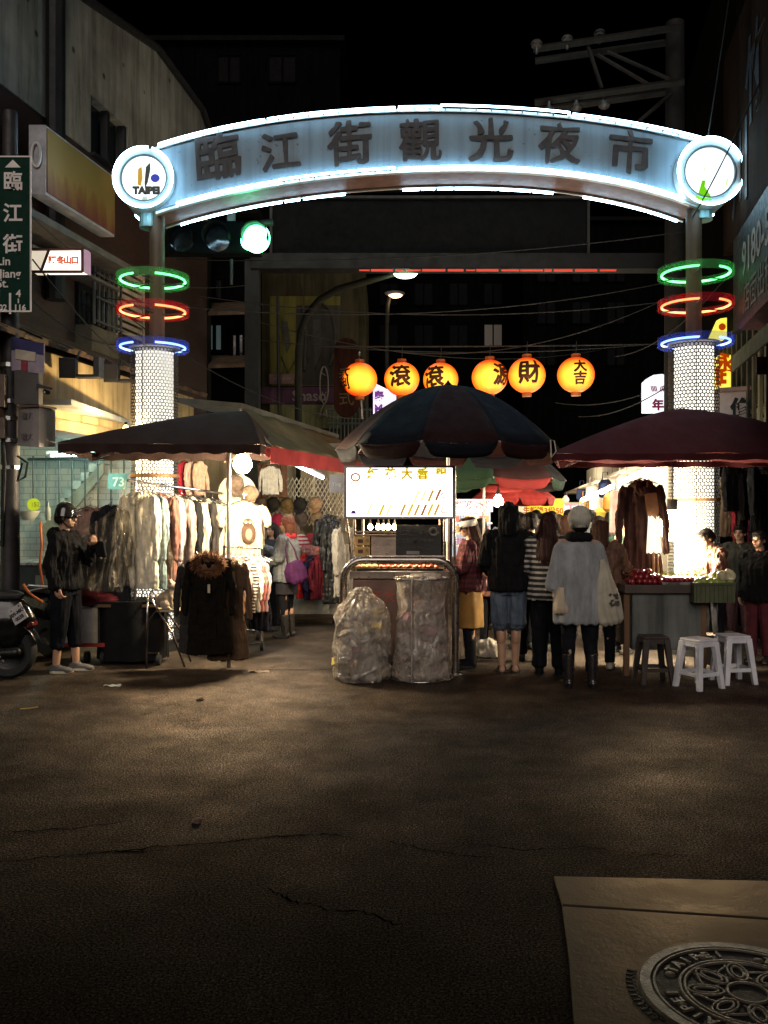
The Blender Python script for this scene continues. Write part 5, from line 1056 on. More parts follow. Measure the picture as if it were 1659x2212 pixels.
# shop behind: wall, gate, caps, tube
sh = thing('cap_shop', 'cream shop wall behind the cap display', 'shop', (-2, 15.4, 0)); MB().box((-2.0, 15.5, 1.3), (3.0, .1, 2.6)).build('wall', stain_wall('shop_cream', (.62, .52, .34), spots=False), sh, world=True); MB().box((-1.05, 15.2, 1.3), (.16, .16, 2.6)).build('column', M((.18, .15, .13), .6), sh, world=True); MB().box((-1.9, 14.2, 2.55), (3.4, 2.6, .05)).build('ceiling', M((.30, .26, .2), .8), sh, world=True)
ft = thing('fluorescent_tube', 'long white fluorescent tube slanting under the red valance', 'lamp', W(655, 1010, 11.6)); MB().cyl(W(614, 992, 11), W(697, 1032, 12.6), .022).build('tube', EM((.86, .95, 1), 20), ft, world=True); MB().cyl(W(614, 986, 11.04), W(697, 1027, 12.64), .03).build('batten', WHITEP, ft, world=True); lamp('tube_light', W(655, 1020, 11.6), 28, (.9, .96, 1), .3, ft)
gt = thing('folding_gate', 'pale metal lattice folding gate hung with caps', 'gate', (X(645, 14.4), 14.4, 0)); m = MB(); Yg = 14.4; ua, ub, va, vb = 548, 742, 1032, 1135
for k in range(-9, 24):
    u = ua + k * 9.2; du = (vb - va) * .55
    for s in (1, -1):
        a, b = (u, va), (u + du, vb)
        if s < 0: a, b = (u + du, va), (u, vb)
        def clip(p, q):
            (u0, v0), (u1, v1) = p, q; t0, t1 = 0, 1
            for lim, sg in ((ua, 1), (ub, -1)):
                f0, f1 = sg * (u0 - lim), sg * (u1 - lim)
                if f0 < 0 and f1 < 0: return None
                if f0 < 0: t0 = max(t0, f0 / (f0 - f1))
                if f1 < 0: t1 = min(t1, f0 / (f0 - f1))
            return (u0 + (u1 - u0) * t0, v0 + (v1 - v0) * t0), (u0 + (u1 - u0) * t1, v0 + (v1 - v0) * t1)
        r_ = clip(a, b)
        if r_: m.cyl(W(*r_[0], Yg + s * .008), W(*r_[1], Yg + s * .008), .009, seg=4)
m.build('lattice', M((.60, .55, .45), .5, .2), gt, world=True); m = MB()
for u in (548, 612, 678, 742): m.cyl((X(u, Yg), Yg + .02, .02), W(u, va - 4, Yg + .02), .016, seg=8)
m.build('uprights', M((.55, .50, .42), .5, .2), gt, world=True)
def cap_thing():
    o = thing('cap', 'x', 'cap', (0, 0, 0), 0, 'caps hung on the folding gate'); m = MB(); m.lathe([(0, .12), (.05, .115), (.085, .085), (.105, .03), (.108, -.01)], seg=20); m.build('crown', cloth((.1, .08, .06)), o, smooth=True)
    m = MB(); m.slab([(.1 * math.cos(a), -.06 - .12 * math.sin(a), -.01 - .03 * math.sin(a)) for a in [k * math.pi / 12 for k in range(13)]], (0, 0, .008)); m.build('brim', cloth((.1, .08, .06)), o, smooth=30); return o
cap0 = cap_thing(); first = True
def put_cap(p, col, label, rz=0, sc=1.0, group='caps hung on the folding gate', tilt=0):
    global first
    o = cap0 if first else dup(cap0); first = False; o.location = p; o.rotation_euler = (tilt, 0, rz); o.scale = (sc,) * 3; o['label'] = label; o['group'] = group; mt = cloth(col, .45, 20)
    for c in o.children: c.data = c.data.copy(); c.data.materials.clear(); c.data.materials.append(mt)
for u, v, col, lab in ((563, 1088, (.16, .11, .09), 'mottled brown cap, leftmost on the folding gate'), (591, 1090, (.03, .025, .02), 'black cap between the mottled brown and olive caps'), (620, 1091, (.14, .09, .035), 'olive brown cap, third along the folding gate'), (649, 1091, (.02, .018, .018), 'black cap right of the olive brown cap'), (682, 1090, (.35, .22, .13), 'tan patterned cap, rightmost on the folding gate'), (623, 1122, (.42, .30, .22), 'pale tan cap in the lower row above the woman'), (651, 1121, (.08, .06, .05), 'dark brown cap in the lower row of the gate'), (684, 1121, (.24, .16, .09), 'brown cap in the lower row, rightmost')):
    put_cap(W(u, v, Yg - .18), col, lab, R(random.uniform(-20, 20)), 1.0, tilt=R(35))
rd = thing('round_display_board', 'white round display board under the bulb holding two caps', 'display board', W(513, 1066, 11.2)); MB().cyl(W(513, 1066, 11.25), W(513, 1066, 11.22), .235, seg=40).build('board', M((.78, .70, .52), .6), rd, world=True); MB().cyl((X(513, 11.3), 11.3, .05), (X(513, 11.3), 11.3, 1.7), .02).build('stand', CHROME, rd, world=True)
put_cap(W(508, 1047, 11.1), (.18, .13, .10), 'brown flat cap at the top of the round display board', R(30), 1.0, 'caps on the round board', R(40)); put_cap(W(541, 1069, 11.1), (.30, .22, .15), 'tan flat cap at the right of the round display board', R(-20), 1.0, 'caps on the round board', R(40))
def beanie(p, mat, label, sc=1):
    m = MB(); m.lathe([(0, .2), (.05, .19), (.095, .13), (.105, .05), (.108, .0), (.118, .0), (.118, .055), (.108, .06)], seg=40)
    for q in m.b.verts: a = math.atan2(q.co.y, q.co.x); s = 1 + .03 * math.cos(a * 16); q.co.x *= s; q.co.y *= s
    o = m.build('knit_hat', mat, smooth=True); o.location = p; o.scale = (sc,) * 3; ROOT[o.name] = Matrix.Translation(Vector(p)) @ Matrix.Scale(sc, 4); return tag(o, label, 'hat')
beanie(W(600, 1138, 13.6), cloth((.32, .02, .05)), 'dark red knitted hat on a stand above the woman shopping')
hs = thing('hat_stand', 'slim dark stand holding up the dark red knitted hat', 'stand', (X(600, 13.6), 13.6, 0)); MB().cyl((X(600, 13.6), 13.6, .02), (X(600, 13.6), 13.6, Z(1134, 13.6)), .018).cyl((X(600, 13.6), 13.6, 0), (X(600, 13.6), 13.6, .025), .14).build('stem', DARKM, hs, world=True)
ht = thing('hat_table', 'table with a white cloth skirt heaped with hats behind the woman shopping', 'table', (X(665, 13.2), 13.2, 0)); xc = X(664, 13.2)
MB().box((xc, 13.2, .98), (.95, .7, .04)).build('tabletop', WOODB, ht, world=True); MB().grid(lambda a, b: Vector((xc + (.47 + .02 * math.sin(a * 70) * b) * max(-1, min(1, 1.5 * math.cos(a * 2 * math.pi))), 13.2 + (.34 + .02 * math.sin(a * 70) * b) * max(-1, min(1, 1.5 * math.sin(a * 2 * math.pi))), .958 - .80 * b)), 120, 6).build('skirt', cloth((.5, .46, .38)), ht, world=True, smooth=True)
for s in (-1, 1): MB().cyl((xc + s * .4 - .02, 12.95, .06), (xc + s * .4 + .02, 12.95, .06), .06, seg=16).build('caster', RUBBER, ht, world=True)
beanie(W(650, 1190, 13.0), stripes('hat_stripe', (.60, .50, .42), (.35, .03, .05), 22), 'red and cream striped knitted hat lying on the hat table', 1.2); beanie(W(672, 1178, 13.2), cloth((.28, .03, .04)), 'small red and white hat at the back of the hat table', .9)
pile('scarf_heap', 'brown heap of scarves and hats on the hat table', 'scarves', (X(690, 13.2), 13.2, 1.0), (.4, .4, .2), cloth((.12, .07, .05), .6, 20), 5); beanie(W(634, 1160, 13.3), cloth((.16, .10, .07)), 'brown knitted hat on the mannequin head behind the striped hat')
bear = thing('orange_doll_hat', 'orange and yellow animal hat standing at the left of the hat table', 'hat', W(630, 1180, 12.9)); MB().ball((0, 0, .07), (.075, .07, .08), 3).ball((0, 0, .16), .05, 3).build('body', cloth((.55, .28, .06)), bear, smooth=True); MB().ball((-.02, -.03, .2), .03, 2).ball((.04, -.03, .19), .025, 2).build('ears', cloth((.5, .10, .04)), bear, smooth=True)
for u, v, col, lab in ((658, 1212, (.50, .02, .02), 'bright red top hanging on the front of the hat table'), (674, 1214, (.02, .02, .05), 'navy top hanging between the red tops of the hat table'), (688, 1214, (.20, .02, .03), 'burgundy top hanging at the right of the hat table')): garment('kids', W(u, v - 8, 12.6), R(55), cloth(col), lab, 'tops hung on the hat table front', 1.0)
pile('pink_scarf', 'rose coloured scarf heaped over the red tops', 'scarf', W(672, 1200, 12.7), (.3, .25, .16), cloth((.30, .11, .09), .5, 16), 8)
for u, v, Y, lab in ((712, 1118, 12.9, 'shiny black long coat hanging right of the hat table'), (728, 1132, 12.6, 'black vinyl coat hanging next to the sausage cart')): garment('long', W(u, v, Y), R(30), M((.012, .012, .013), .4), lab, 'black coats by the sausage cart', .95)
garment('coat', W(742, 1140, 11.6), R(60), cloth((.30, .29, .27)), 'pale grey coat hanging just left of the sausage cart', 'grey coats by the sausage cart', .85)
garment('sweater', W(584, 1010, 13.5), R(5), cloth((.8, .74, .62)), 'white knitted top hanging above the folding gate', 'clothes above the gate', .6)
for i, u in enumerate((563, 572, 604, 614)): garment('trousers', W(u, 1003, 13.6), R(70), cloth((.14, .07, .04)), 'narrow brown scarf hanging above the folding gate', 'brown scarves above the folding gate', .55, name='hanging_scarf', cat='scarf')
ds = thing('dark_shop_sign', 'small dark grey sign hanging left of the menu board', 'sign', W(727, 1045, 12)); MB().box(W(727, 1045, 12), (.19, .02, .24)).build('plate', M((.05, .05, .055), .6), ds, world=True); text('Ying', .07, M((.18, .18, .19), .7), W(727, 1046, 11.985), ds)
# ---------------------------------------------------------------- folding chair with a dog
ch = thing('folding_chair', 'chrome framed folding chair at the front of the clothes stall', 'chair', (X(350, 9.35), 9.35, 0))
def leg(*pts): return MB().tube(pts, .011, 10).build('leg', CHROME, ch, world=True, smooth=True)
leg((X(316, 9.30), 9.30, 0), W(318, 1330, 9.3), W(320, 1282, 9.32), W(330, 1277, 9.5)); leg((X(330, 9.62), 9.62, 0), W(328, 1330, 9.62), W(330, 1277, 9.5))
leg((X(399, 9.38), 9.38, 0), W(372, 1368, 9.36), W(336, 1310, 9.34), W(322, 1281, 9.36)); leg((X(412, 9.72), 9.72, 0), W(388, 1360, 9.66), W(345, 1300, 9.6), W(331, 1277, 9.52))
MB().cyl(W(384, 1392, 9.37), W(394, 1384, 9.69), .009).build('stretcher', CHROME, ch, world=True); MB().hexa([W(338, 1322, 9.36), W(386, 1322, 9.36), W(392, 1317, 9.68), W(342, 1317, 9.68), W(338, 1317, 9.36), W(386, 1317, 9.36), W(392, 1312, 9.68), W(342, 1312, 9.68)]).build('seat', M((.35, .28, .18), .6), ch, world=True, bevel=.004)
dg_ = MB(); dp = W(362, 1315, 9.42)
dg_.ball((-.03, 0, .10), (.075, .065, .085), 3); dg_.cap((-.02, 0, .10), (.035, 0, .17), .062, .05); dg_.ball((.05, 0, .235), (.052, .048, .048), 3); dg_.cap((.075, 0, .225), (.115, 0, .215), .026, .017)
for s in (-1, 1): dg_.cap((.045, s * .03, .13), (.06, s * .03, .012), .022, .015); dg_.cap((.06, s * .03, .012), (.08, s * .03, .012), .015, .012); dg_.ball((-.02, s * .05, .05), (.055, .03, .05), 2); dg_.cap((-.03, s * .055, .015), (.03, s * .055, .014), .018, .014); dg_.cyl((.035, s * .03, .27), (.028, s * .04, .318), .022, .003, 8)
dg_.cap((-.09, 0, .06), (-.12, .02, .14), .03, .02); ex = MB().ball((.133, 0, .218), .009, 2).ball((.092, -.032, .248), .006, 1).ball((.092, .032, .248), .006, 1)
def dogfur():
    m, nt, b = newmat('dog_fur'); nt.links.new(ramp(nt, tex(nt, 7, 4), [(.35, (.20, .15, .10)), (.6, (.45, .37, .28))]), b.inputs['Base Color']); b.inputs['Roughness'].default_value = .9; bumpn(nt, b, tex(nt, 120, 4, stretch=(1, 1, .3)), .8); return m
o = blob(dg_, 'dog', [dogfur(), M((.01, .01, .01), .3)], None, .006, 2, fold_disp(.002, 90, 30, 1), extra=[(ex, 1)]); o.location = dp; ROOT[o.name] = Matrix.Translation(dp); tag(o, 'small cream dog sitting on the folding chair looking right', 'dog')
# ---------------------------------------------------------------- food cart at the far left
kc = thing('cooking_cart', 'dark steel cooking cart with pots in front of the tiled stairwell', 'food cart', (X(75, 10.4), 10.4, 0)); DT = M((.035, .05, .05), .45, .5)
MB().box((X(75, 10.5), 10.7, .52), (.85, .6, .95)).build('body', DT, kc, world=True, bevel=.01); MB().box((X(75, 10.5), 10.7, 1.01), (.95, .7, .03)).build('worktop', STEEL, kc, world=True); MB().box((X(100, 10.3), 10.38, .75), (.3, .02, .25)).build('panel', M((.16, .19, .19), .4, .5), kc, world=True)
for u, lab in ((62, 'white bowl stack on the cooking cart'),):
    o = thing('bowl', 'white bowls stacked on the cooking cart in the stairwell', 'bowl', W(62, 1124, 10.5)); 
    MB().lathe([(.06, 0), (.10, .05), (.13, .11), (.125, .11), (.09, .05), (0, .012)], seg=28).build('bowl', M((.62, .66, .58), .4), o, smooth=40)
o = thing('water_bottle', 'clear bottle standing right of the white bowls', 'bottle', W(104, 1124, 10.5)); MB().lathe([(.03, 0), (.032, .1), (.03, .13), (.012, .17), (.012, .2)], seg=16).build('bottle', M((.4, .5, .5), .15, key='bottle_plastic', trans=.3), o, smooth=True); MB().cyl((0, 0, .2), (0, 0, .22), .014).build('lid', M((.1, .2, .4), .4), o)
o = MB().tube([W(88, 1128, 10.2), W(90, 1180, 10.15), W(86, 1220, 10.1), W(92, 1262, 10.1), W(100, 1300, 10.2)], .014, 8).build('gas_hose', M((.55, .14, .03), .5), smooth=True); tag(o, 'orange gas hose hanging down the cooking cart', 'hose')
o = MB().tube([W(50, 1262, 9.6), W(62, 1280, 9.6), W(76, 1291, 9.6), W(92, 1301, 9.6)], .016, 8).build('gas_hose', M((.55, .14, .03), .5), smooth=True); tag(o, 'orange hose sloping behind the scooter plate', 'hose')
o = thing('steel_tongs', 'bright steel bracket sticking out beside the helmeted man', 'bracket', W(80, 1266, 9.8)); MB().cyl(W(62, 1264, 9.8), W(104, 1268, 9.8), .014).cyl(W(62, 1277, 9.8), W(104, 1268, 9.8), .012).build('bars', STEEL, o, world=True)
# ---------------------------------------------------------------- sausage cart
CY = 9.15
sc_ = thing('sausage_cart', 'steel sausage cart with glass shelf and dark sign under the umbrella', 'food cart', (X(865, CY), CY + .4, 0))
CST = M((.35, .30, .26), .32, .9, .2, 6, .08, 60, key='cart_steel')
def cbx(u0, u1, v0, v1, Y0, Y1, name, mat, bevel=0, par=None):
    p, q = W(u0, v1, Y0), W(u1, v0, Y0); return MB().box(((p.x + q.x) / 2, (Y0 + Y1) / 2, (p.z + q.z) / 2), (q.x - p.x, Y1 - Y0, q.z - p.z)).build(name, mat, par or sc_, world=True, bevel=bevel)
cbx(762, 968, 1252, 1425, CY, CY + .75, 'body', M((.16, .10, .085), .5, .5, .3, 4), .01); cbx(756, 974, 1234, 1250, CY - .03, CY + .8, 'counter', CST, .004); cbx(770, 962, 1228, 1233, CY, CY + .5, 'grill_tray', M((.06, .05, .045), .5, .7))
for u, Yp in ((766, CY), (784, CY + .3), (960, CY), (950, CY + .6)): MB().cyl(W(u, 1236, Yp), W(u, 1122, Yp), .013, seg=10).build('post', CST, sc_, world=True)
for v, u0, u1 in ((1149, 768, 856), (1156, 768, 856), (1202, 764, 962), (1243, 760, 970)): MB().cyl(W(u0, v, CY - .01), W(u1, v, CY - .01), .011, seg=8).build('bar', CST, sc_, world=True)
cbx(802, 855, 1158, 1200, CY + .02, CY + .03, 'steel_panel', M((.45, .36, .30), .35, .8, .3, 4)); cbx(790, 960, 1206, 1226, CY + .25, CY + .26, 'sneeze_guard', M((.25, .18, .14), .2, .6))
lbx = cbx(855, 953, 1134, 1200, CY - .02, CY, 'black_sign', M((.018, .017, .016), .5)); GREYT = M((.10, .09, .085), .7)
for r_, (v, bd, s) in enumerate(((1152, '紅花大香腸', .062), (1170, '手工現烤大香腸', .054), (1186, '古早味', .05))): text(bd, s, M((.055, .05, .048), .7), W(895, v, CY - .025), sc_, bold=.001)
cx = W(936, 1149, CY - .025); MB().tube([cx + Vector((.035 * math.cos(a), 0, .035 * math.sin(a))) for a in [k * math.pi / 12 for k in range(24)]], .014, 6, True).build('flower_mark', GREYT, sc_, world=True); MB().box(W(892, 1194, CY - .025), (.13, .006, .035)).build('smudge', M((.25, .23, .21), .7), sc_, world=True)
for v in (1168, 1190):
    o = cbx(767, 799, v - 9, v + 10, CY - .03, CY - .02, 'price_card', M((.62, .40, .14), .6)); 
    cbx(773, 784, v - 3, v + 5, CY - .034, CY - .031, 'card_picture', M((.12, .05, .03), .7)); text('元', .04, M((.25, .06, .03), .7), W(793, v, CY - .034), sc_)
MB().box(W(742, 1135, CY - .1), (.045, .02, .14), (0, R(4), 0)).box(W(747, 1162, CY - .1), (.045, .02, .13), (0, R(-8), 0)).build('hanging_slats', M((.55, .45, .28), .6), sc_, world=True)
for i, u in enumerate((800, 817, 828, 839, 852)): bulb('light_bulb', 'small warm bulb in the row under the menu board', W(u, 1139, CY + .35), .028, (1, .70, .34), 40, 5 if i % 2 == 0 else 0, cord=W(u, 1122, CY + .35), group='bulbs in the sausage cart')
def sausage_m(col, key): return M(col, .3, 0, .4, 14, .15, 60, coat=.4, key=key)
SM = sausage_m((.42, .09, .035), 'grilled_sausage'); first_s = None
for i in range(16):
    p = W(822 + i * 7.8, 1224 + (i % 2) * 1.5, CY + .12); lab = 'grilled red sausage lying on the cart tray'
    if first_s is None:
        m = MB(); m.tube([(0, -.09, 0), (.0, -.07, 0), (.006, 0, .004), (0, .07, 0), (0, .09, 0)], [.008, .021, .023, .021, .008], 12); first_s = m.build('sausage', SM, smooth=True); first_s.location = p; ROOT[first_s.name] = Matrix.Translation(p); tag(first_s, lab, 'sausage', 'sausages on the tray')
    else: s_ = first_s.copy(); COL.objects.link(s_); s_.location = p; s_.rotation_euler = (0, 0, R(random.uniform(-25, 25)))
fb = None
for i, u in enumerate((772, 784, 796, 809)):
    p = W(u, 1224, CY + .1)
    if fb is None: fb = MB().ball((0, 0, 0), (.04, .06, .028), 3).build('bread_roll', M((.65, .40, .18), .6), smooth=True); fb.location = p; tag(fb, 'pale golden roll at the left of the cart tray', 'bread roll', 'rolls on the tray')
    else: s_ = fb.copy(); COL.objects.link(s_); s_.location = p
lampc = lamp('cart_warm_light', W(880, 1132, CY + .4), 60, (1, .68, .36), .15, sc_)
text('紅花大香腸', .13, M((.30, .05, .04), .7), W(840, 1290, CY - .006), sc_)
# menu light box
mn = thing('menu_light_box', 'glaring white lit menu board with sausage pictures above the cart', 'menu board', W(863, 1118, CY - .2)); MYY = CY - .25
def mbx(u0, u1, v0, v1, Y0, Y1, name, mat): p, q = W(u0, v1, Y0), W(u1, v0, Y0); return MB().box(((p.x + q.x) / 2, (Y0 + Y1) / 2, (p.z + q.z) / 2), (q.x - p.x, Y1 - Y0, q.z - p.z)).build(name, mat, mn, world=True)
mbx(749, 977, 1011, 1116, MYY, MYY + .1, 'lit_face', EM((1, .97, .88), 3.2)); FRM = M((.30, .26, .24), .35, .7)
for r_ in ((743, 984, 1006, 1010.5), (743, 984, 1116.5, 1121), (743, 748.5, 1010.6, 1116.4), (977.5, 984, 1010.6, 1116.4)): mbx(*r_, MYY - .015, MYY + .14, 'frame', FRM)
MB().cyl(W(982, 1008, MYY + .2), W(982, 1238, MYY + .2), .014).build('post', CST, mn, world=True); MB().cyl(W(748, 1116, MYY + .2), W(762, 1238, MYY + .25), .012).build('post', CST, mn, world=True)
EY = EM((.80, .55, .0), .8); EB = EM((.50, .16, .05), .62); EO = EM((.70, .40, .06), .7); EYf = EM((.95, .82, .25), .9); ED = EM((.12, .06, .04), .3)
for c_, u in zip('紅花大香腸', (805, 843, 879, 913, 953)): text(c_, .112, EY, W(u, 1025, MYY - .004), mn, bold=.006)
def mtube(pts, r, mat, nm): MB().tube([W(u, v, MYY - .003) for u, v in pts], r, 6).build(nm, mat, mn, world=True)
mtube([(768 + 9 * math.cos(a), 1031 + 8 * math.sin(a)) for a in [k * math.pi / 8 for k in range(17)]], .009, EB, 'flower_outline'); mtube([(768 + 4.5 * math.cos(a), 1031 + 4 * math.sin(a)) for a in [k * math.pi / 6 for k in range(9)]], .006, EO, 'flower_heart')
for a, b in (((757, 1016), (761, 1024)), ((753, 1021), (759, 1027)), ((754, 1044), (761, 1042)), ((757, 1049), (760, 1044))): mtube([a, b], .005, ED, 'leaf_stroke')
for u, v in ((961, 1070), (961, 1103)): mtube([(952, v), (958, v - 6), (958, v - 3), (967, v - 3), (967, v + 4), (958, v + 4), (958, v + 6), (952, v)], .006, EB, 'price_arrow')
for u, v, mt in ((947, 1069, EB), (931, 1071, EO), (915, 1072, EYf), (900, 1073, EYf), (944, 1101, EO), (930, 1101, EY), (916, 1102, EB), (901, 1102, EO), (887, 1101, EY), (871, 1101, EO), (840, 1102, EYf), (825, 1102, EY), (799, 1100, EYf)): mtube([(u - 5, v + 12), (u - 4, v + 8), (u + 2, v - 6), (u + 5, v - 12)], .0125 if mt is not EYf else .009, mt, 'sausage_picture')
MB().slab([W(757, 1110, MYY - .004), W(770, 1110, MYY - .004), W(767, 1103, MYY - .004), W(760, 1103, MYY - .004)], (0, -.002, 0)).build('purple_mark', EM((.12, .02, .30), .4), mn, world=True)
for u in (909, 924, 938, 952, 894): 
    for v in (1104, 1111): MB().box(W(u, v, MYY - .003), (.005, .003, .005)).build('price_dot', ED, mn, world=True)
# steel hoop barrier
hb = thing('hoop_barrier', 'thick steel hoop barrier standing in front of the sausage cart', 'barrier', (X(863, 8.95), 8.95, 0)); BY = 8.95; xl, xr, zt = X(741, BY), X(984, BY), Z(1210, BY); rr = .2
P = [(xl, BY, 0), (xl, BY, zt - rr)] + [(xl + rr - rr * math.cos(a), BY, zt - rr + rr * math.sin(a)) for a in [k * math.pi / 16 for k in range(1, 9)]] + [(xr - rr + rr * math.sin(a), BY, zt - rr + rr * math.cos(a)) for a in [k * math.pi / 16 for k in range(0, 8)]] + [(xr, BY, zt - rr), (xr, BY, 0)]
MB().tube(P, .037, 18).build('hoop', M((.36, .32, .29), .27, .95, .2, 6, .06, 40, key='barrier_steel'), hb, world=True, smooth=60)
for x in (xl, xr): MB().lathe([(.075, 0), (.075, .012), (.045, .02)], (x, BY, 0), 20).build('base_flange', STEEL, hb, world=True)
# bags of rubbish
def bagmat(key, a, b_, c_):
    m, nt, b = newmat(key); n = tex(nt, 4.5, 3, dist=.6); nt.links.new(ramp(nt, n, [(.28, a), (.45, b_), (.6, c_), (.75, b_)]), b.inputs['Base Color']); b.inputs['Roughness'].default_value = .26; b.inputs['Coat Weight'].default_value = 1; b.inputs['Coat Roughness'].default_value = .1; b.inputs['Transmission Weight'].default_value = .12
    b.inputs['Subsurface Weight'].default_value = .1; b.inputs['Subsurface Radius'].default_value = (.05, .04, .03)
    h = tex(nt, 9, 7, rough=.7, stretch=(1.8, 1.8, .8), dist=2.8); bumpn(nt, b, h, 1.0, .07); return m
def bag_disp(amp, seed, ztop):
    def f(co, no):
        out = np.zeros(len(co))
        for i, c in enumerate(co):
            a = math.atan2(c[1], c[0]); k = max(0, (c[2] / ztop) - .45) * 1.8
            out[i] = amp * (mnoise.noise(Vector((c[0] * 7, c[1] * 7, c[2] * 5 + seed))) + .6 * abs(mnoise.noise(Vector((c[0] * 14, c[1] * 14, c[2] * 9 + seed)))) + .75 * max(0, 1 - 7 * abs(mnoise.noise(Vector((c[0] * 6, c[1] * 6, c[2] * 4.5 + 3 * seed))))) + k * 1.3 * mnoise.noise(Vector((math.cos(a) * 4.5, math.sin(a) * 4.5, c[2] * 1.5 + seed))))
        return out
    return f
def bag_film():
    m, nt, b = newmat('bag_film'); b.inputs['Base Color'].default_value = (.82, .72, .62, 1); b.inputs['Roughness'].default_value = .22; b.inputs['Specular IOR Level'].default_value = .9; b.inputs['Coat Weight'].default_value = 1; b.inputs['Coat Roughness'].default_value = .08
    h = tex(nt, 8, 7, rough=.72, stretch=(1.7, 1.7, .8), dist=2.6); bumpn(nt, b, h, 1.0, .06); n2 = tex(nt, 5, 6, dist=1.5)
    tr = nt.nodes.new('ShaderNodeBsdfTransparent'); tr.inputs[0].default_value = (.93, .90, .86, 1); mx = nt.nodes.new('ShaderNodeMixShader'); nt.links.new(ramp(nt, n2, [(.38, (.30,) * 3), (.52, (.52,) * 3), (.64, (.90,) * 3)]), mx.inputs[0]); nt.links.new(tr.outputs[0], mx.inputs[1]); nt.links.new(b.outputs[0], mx.inputs[2]); nt.links.new(mx.outputs[0], nt.nodes['Material Output'].inputs[0]); return m
BFILM = bag_film()
def rubbish(name_mats, rings, c, seed, label, cols):
    o = thing('rubbish_bag', label, 'rubbish bag', c); m = MB(); m.loft(rings, 28); zt_ = rings[-1][0]
    if seed == 1: m.ball((.02, 0, .835), (.07, .06, .035), 2); m.ball((-.07, 0, .8), (.05, .04, .03), 2)
    blob(m, 'film', BFILM, o, .009, 2, bag_disp(.022, seed, zt_)); rnd = random.Random(seed); q = MB()
    for k in range(120):
        z = rnd.uniform(.04, zt_ * .78); rr = np.interp(z, [r[0] for r in rings], [min(r[1], r[2]) for r in rings]) * rnd.uniform(.25, .84) ** .6; a = rnd.uniform(0, 6.28); p = (rr * math.cos(a), rr * math.sin(a), z); q.mi = rnd.randrange(len(cols)); s_ = rnd.uniform(.03, .075)
        if k % 3: q.box(p, (s_ * 1.3, s_, s_ * 1.5), (rnd.uniform(0, 3), rnd.uniform(0, 3), rnd.uniform(0, 3)))
        else: q.ball(p, (s_, s_ * .8, s_ * .7), 2)
    q.build('contents', [M(cc, .6, 0, .4, 12) for cc in cols], o); return o
rubbish('a', [(0, .255, .22), (.04, .285, .25), (.2, .275, .26), (.42, .27, .25), (.6, .26, .24), (.72, .20, .19), (.80, .10, .10), (.835, .045, .05), (.85, .06, .05)], (X(782, 8.72), 8.72, 0), 1, 'bulging translucent rubbish bag knotted at the top, left of the bag on the stand', [(.62, .58, .52), (.04, .035, .035), (.45, .36, .28), (.55, .45, .12), (.30, .27, .27), (.70, .66, .62), (.28, .18, .17)])
rubbish('b', [(.015, .25, .23), (.05, .275, .25), (.25, .265, .25), (.45, .24, .22), (.7, .225, .2), (.90, .24, .22), (.955, .252, .232), (.96, .21, .2), (.93, .15, .14)], (X(910, 8.74), 8.74, 0), 7, 'translucent rubbish bag hung open on a wire ring stand', [(.60, .52, .50), (.04, .035, .04), (.42, .28, .28), (.35, .28, .27), (.66, .60, .56), (.40, .22, .26)])
st = thing('bag_stand', 'thin wire ring stand holding the right rubbish bag', 'stand', (X(910, 8.74), 8.74, 0)); ring = [(.265 * math.cos(a), .245 * math.sin(a)) for a in [k * math.pi / 20 for k in range(40)]]
MB().tube([(x, y, .965) for x, y in ring], .008, 8, True).build('top_ring', STEEL, st, smooth=True); MB().tube([(x * 1.12, y * 1.12, .012) for x, y in ring], .008, 8, True).build('base_ring', STEEL, st, smooth=True); MB().cyl((-.10, -.275, .01), (-.10, -.262, .97), .0065).build('rod', M((.7, .66, .62), .3, .6), st)
pile('plastic_film_scrap', 'crumpled clear film lying over the top ring of the bag stand', 'plastic sheet', (X(915, 8.74), 8.70, .95), (.3, .25, .07), M((.5, .42, .35), .25, 0, .3, 10, .5, 30), 11, .012)
# ---------------------------------------------------------------- fruit stall
FY = 8.85
fs_ = thing('fruit_cart', 'grey sheet metal fruit cart with a dark wooden top under the burgundy canopy', 'market stall', (X(1450, FY), FY + .35, 0))
def fbx(u0, u1, v0, v1, Y0, Y1, name, mat, bevel=0, par=None): p, q = W(u0, v1, Y0), W(u1, v0, Y0); return MB().box(((p.x + q.x) / 2, (Y0 + Y1) / 2, (p.z + q.z) / 2), (q.x - p.x, Y1 - Y0, q.z - p.z)).build(name, mat, par or fs_, world=True, bevel=bevel)
fbx(1366, 1525, 1284, 1404, FY, FY + .65, 'body', stain_wall('cart_sheet', (.20, .21, .20), spots=False), .01); fbx(1350, 1590, 1264, 1282, FY - .04, FY + .75, 'top', M((.07, .05, .04), .6), .006)
for u in (1354, 1520): 
    for Yp in (FY + .02, FY + .65): MB().box((X(u, FY), Yp, Z(1283, FY) / 2 - .001), (.05, .05, Z(1283, FY) - .01)).build('leg', WOODB, fs_, world=True)
RED = M((.22, .012, .02), .25, 0, .45, 18, .1, 40, coat=.6, key='wax_apple_red'); GUA = M((.25, .30, .06), .4, 0, .3, 12, .15, 40, key='guava_green')
zt = Z(1263, FY); rnd = random.Random(21); fa = None; cnt = 0
spots = []
for layer, (nx, ny, off) in enumerate(((6, 4, 0), (5, 3, .03), (3, 2, .06))):
    for i in range(nx):
        for j in range(ny): spots.append((X(1362, FY) + .03 + off + i * .054, FY + .02 + off + j * .058, zt + .028 + layer * .045))
for i in range(7):
    for j in range(3): spots.append((X(1442, FY) + i * .047, FY + .02 + j * .06, zt + .045))
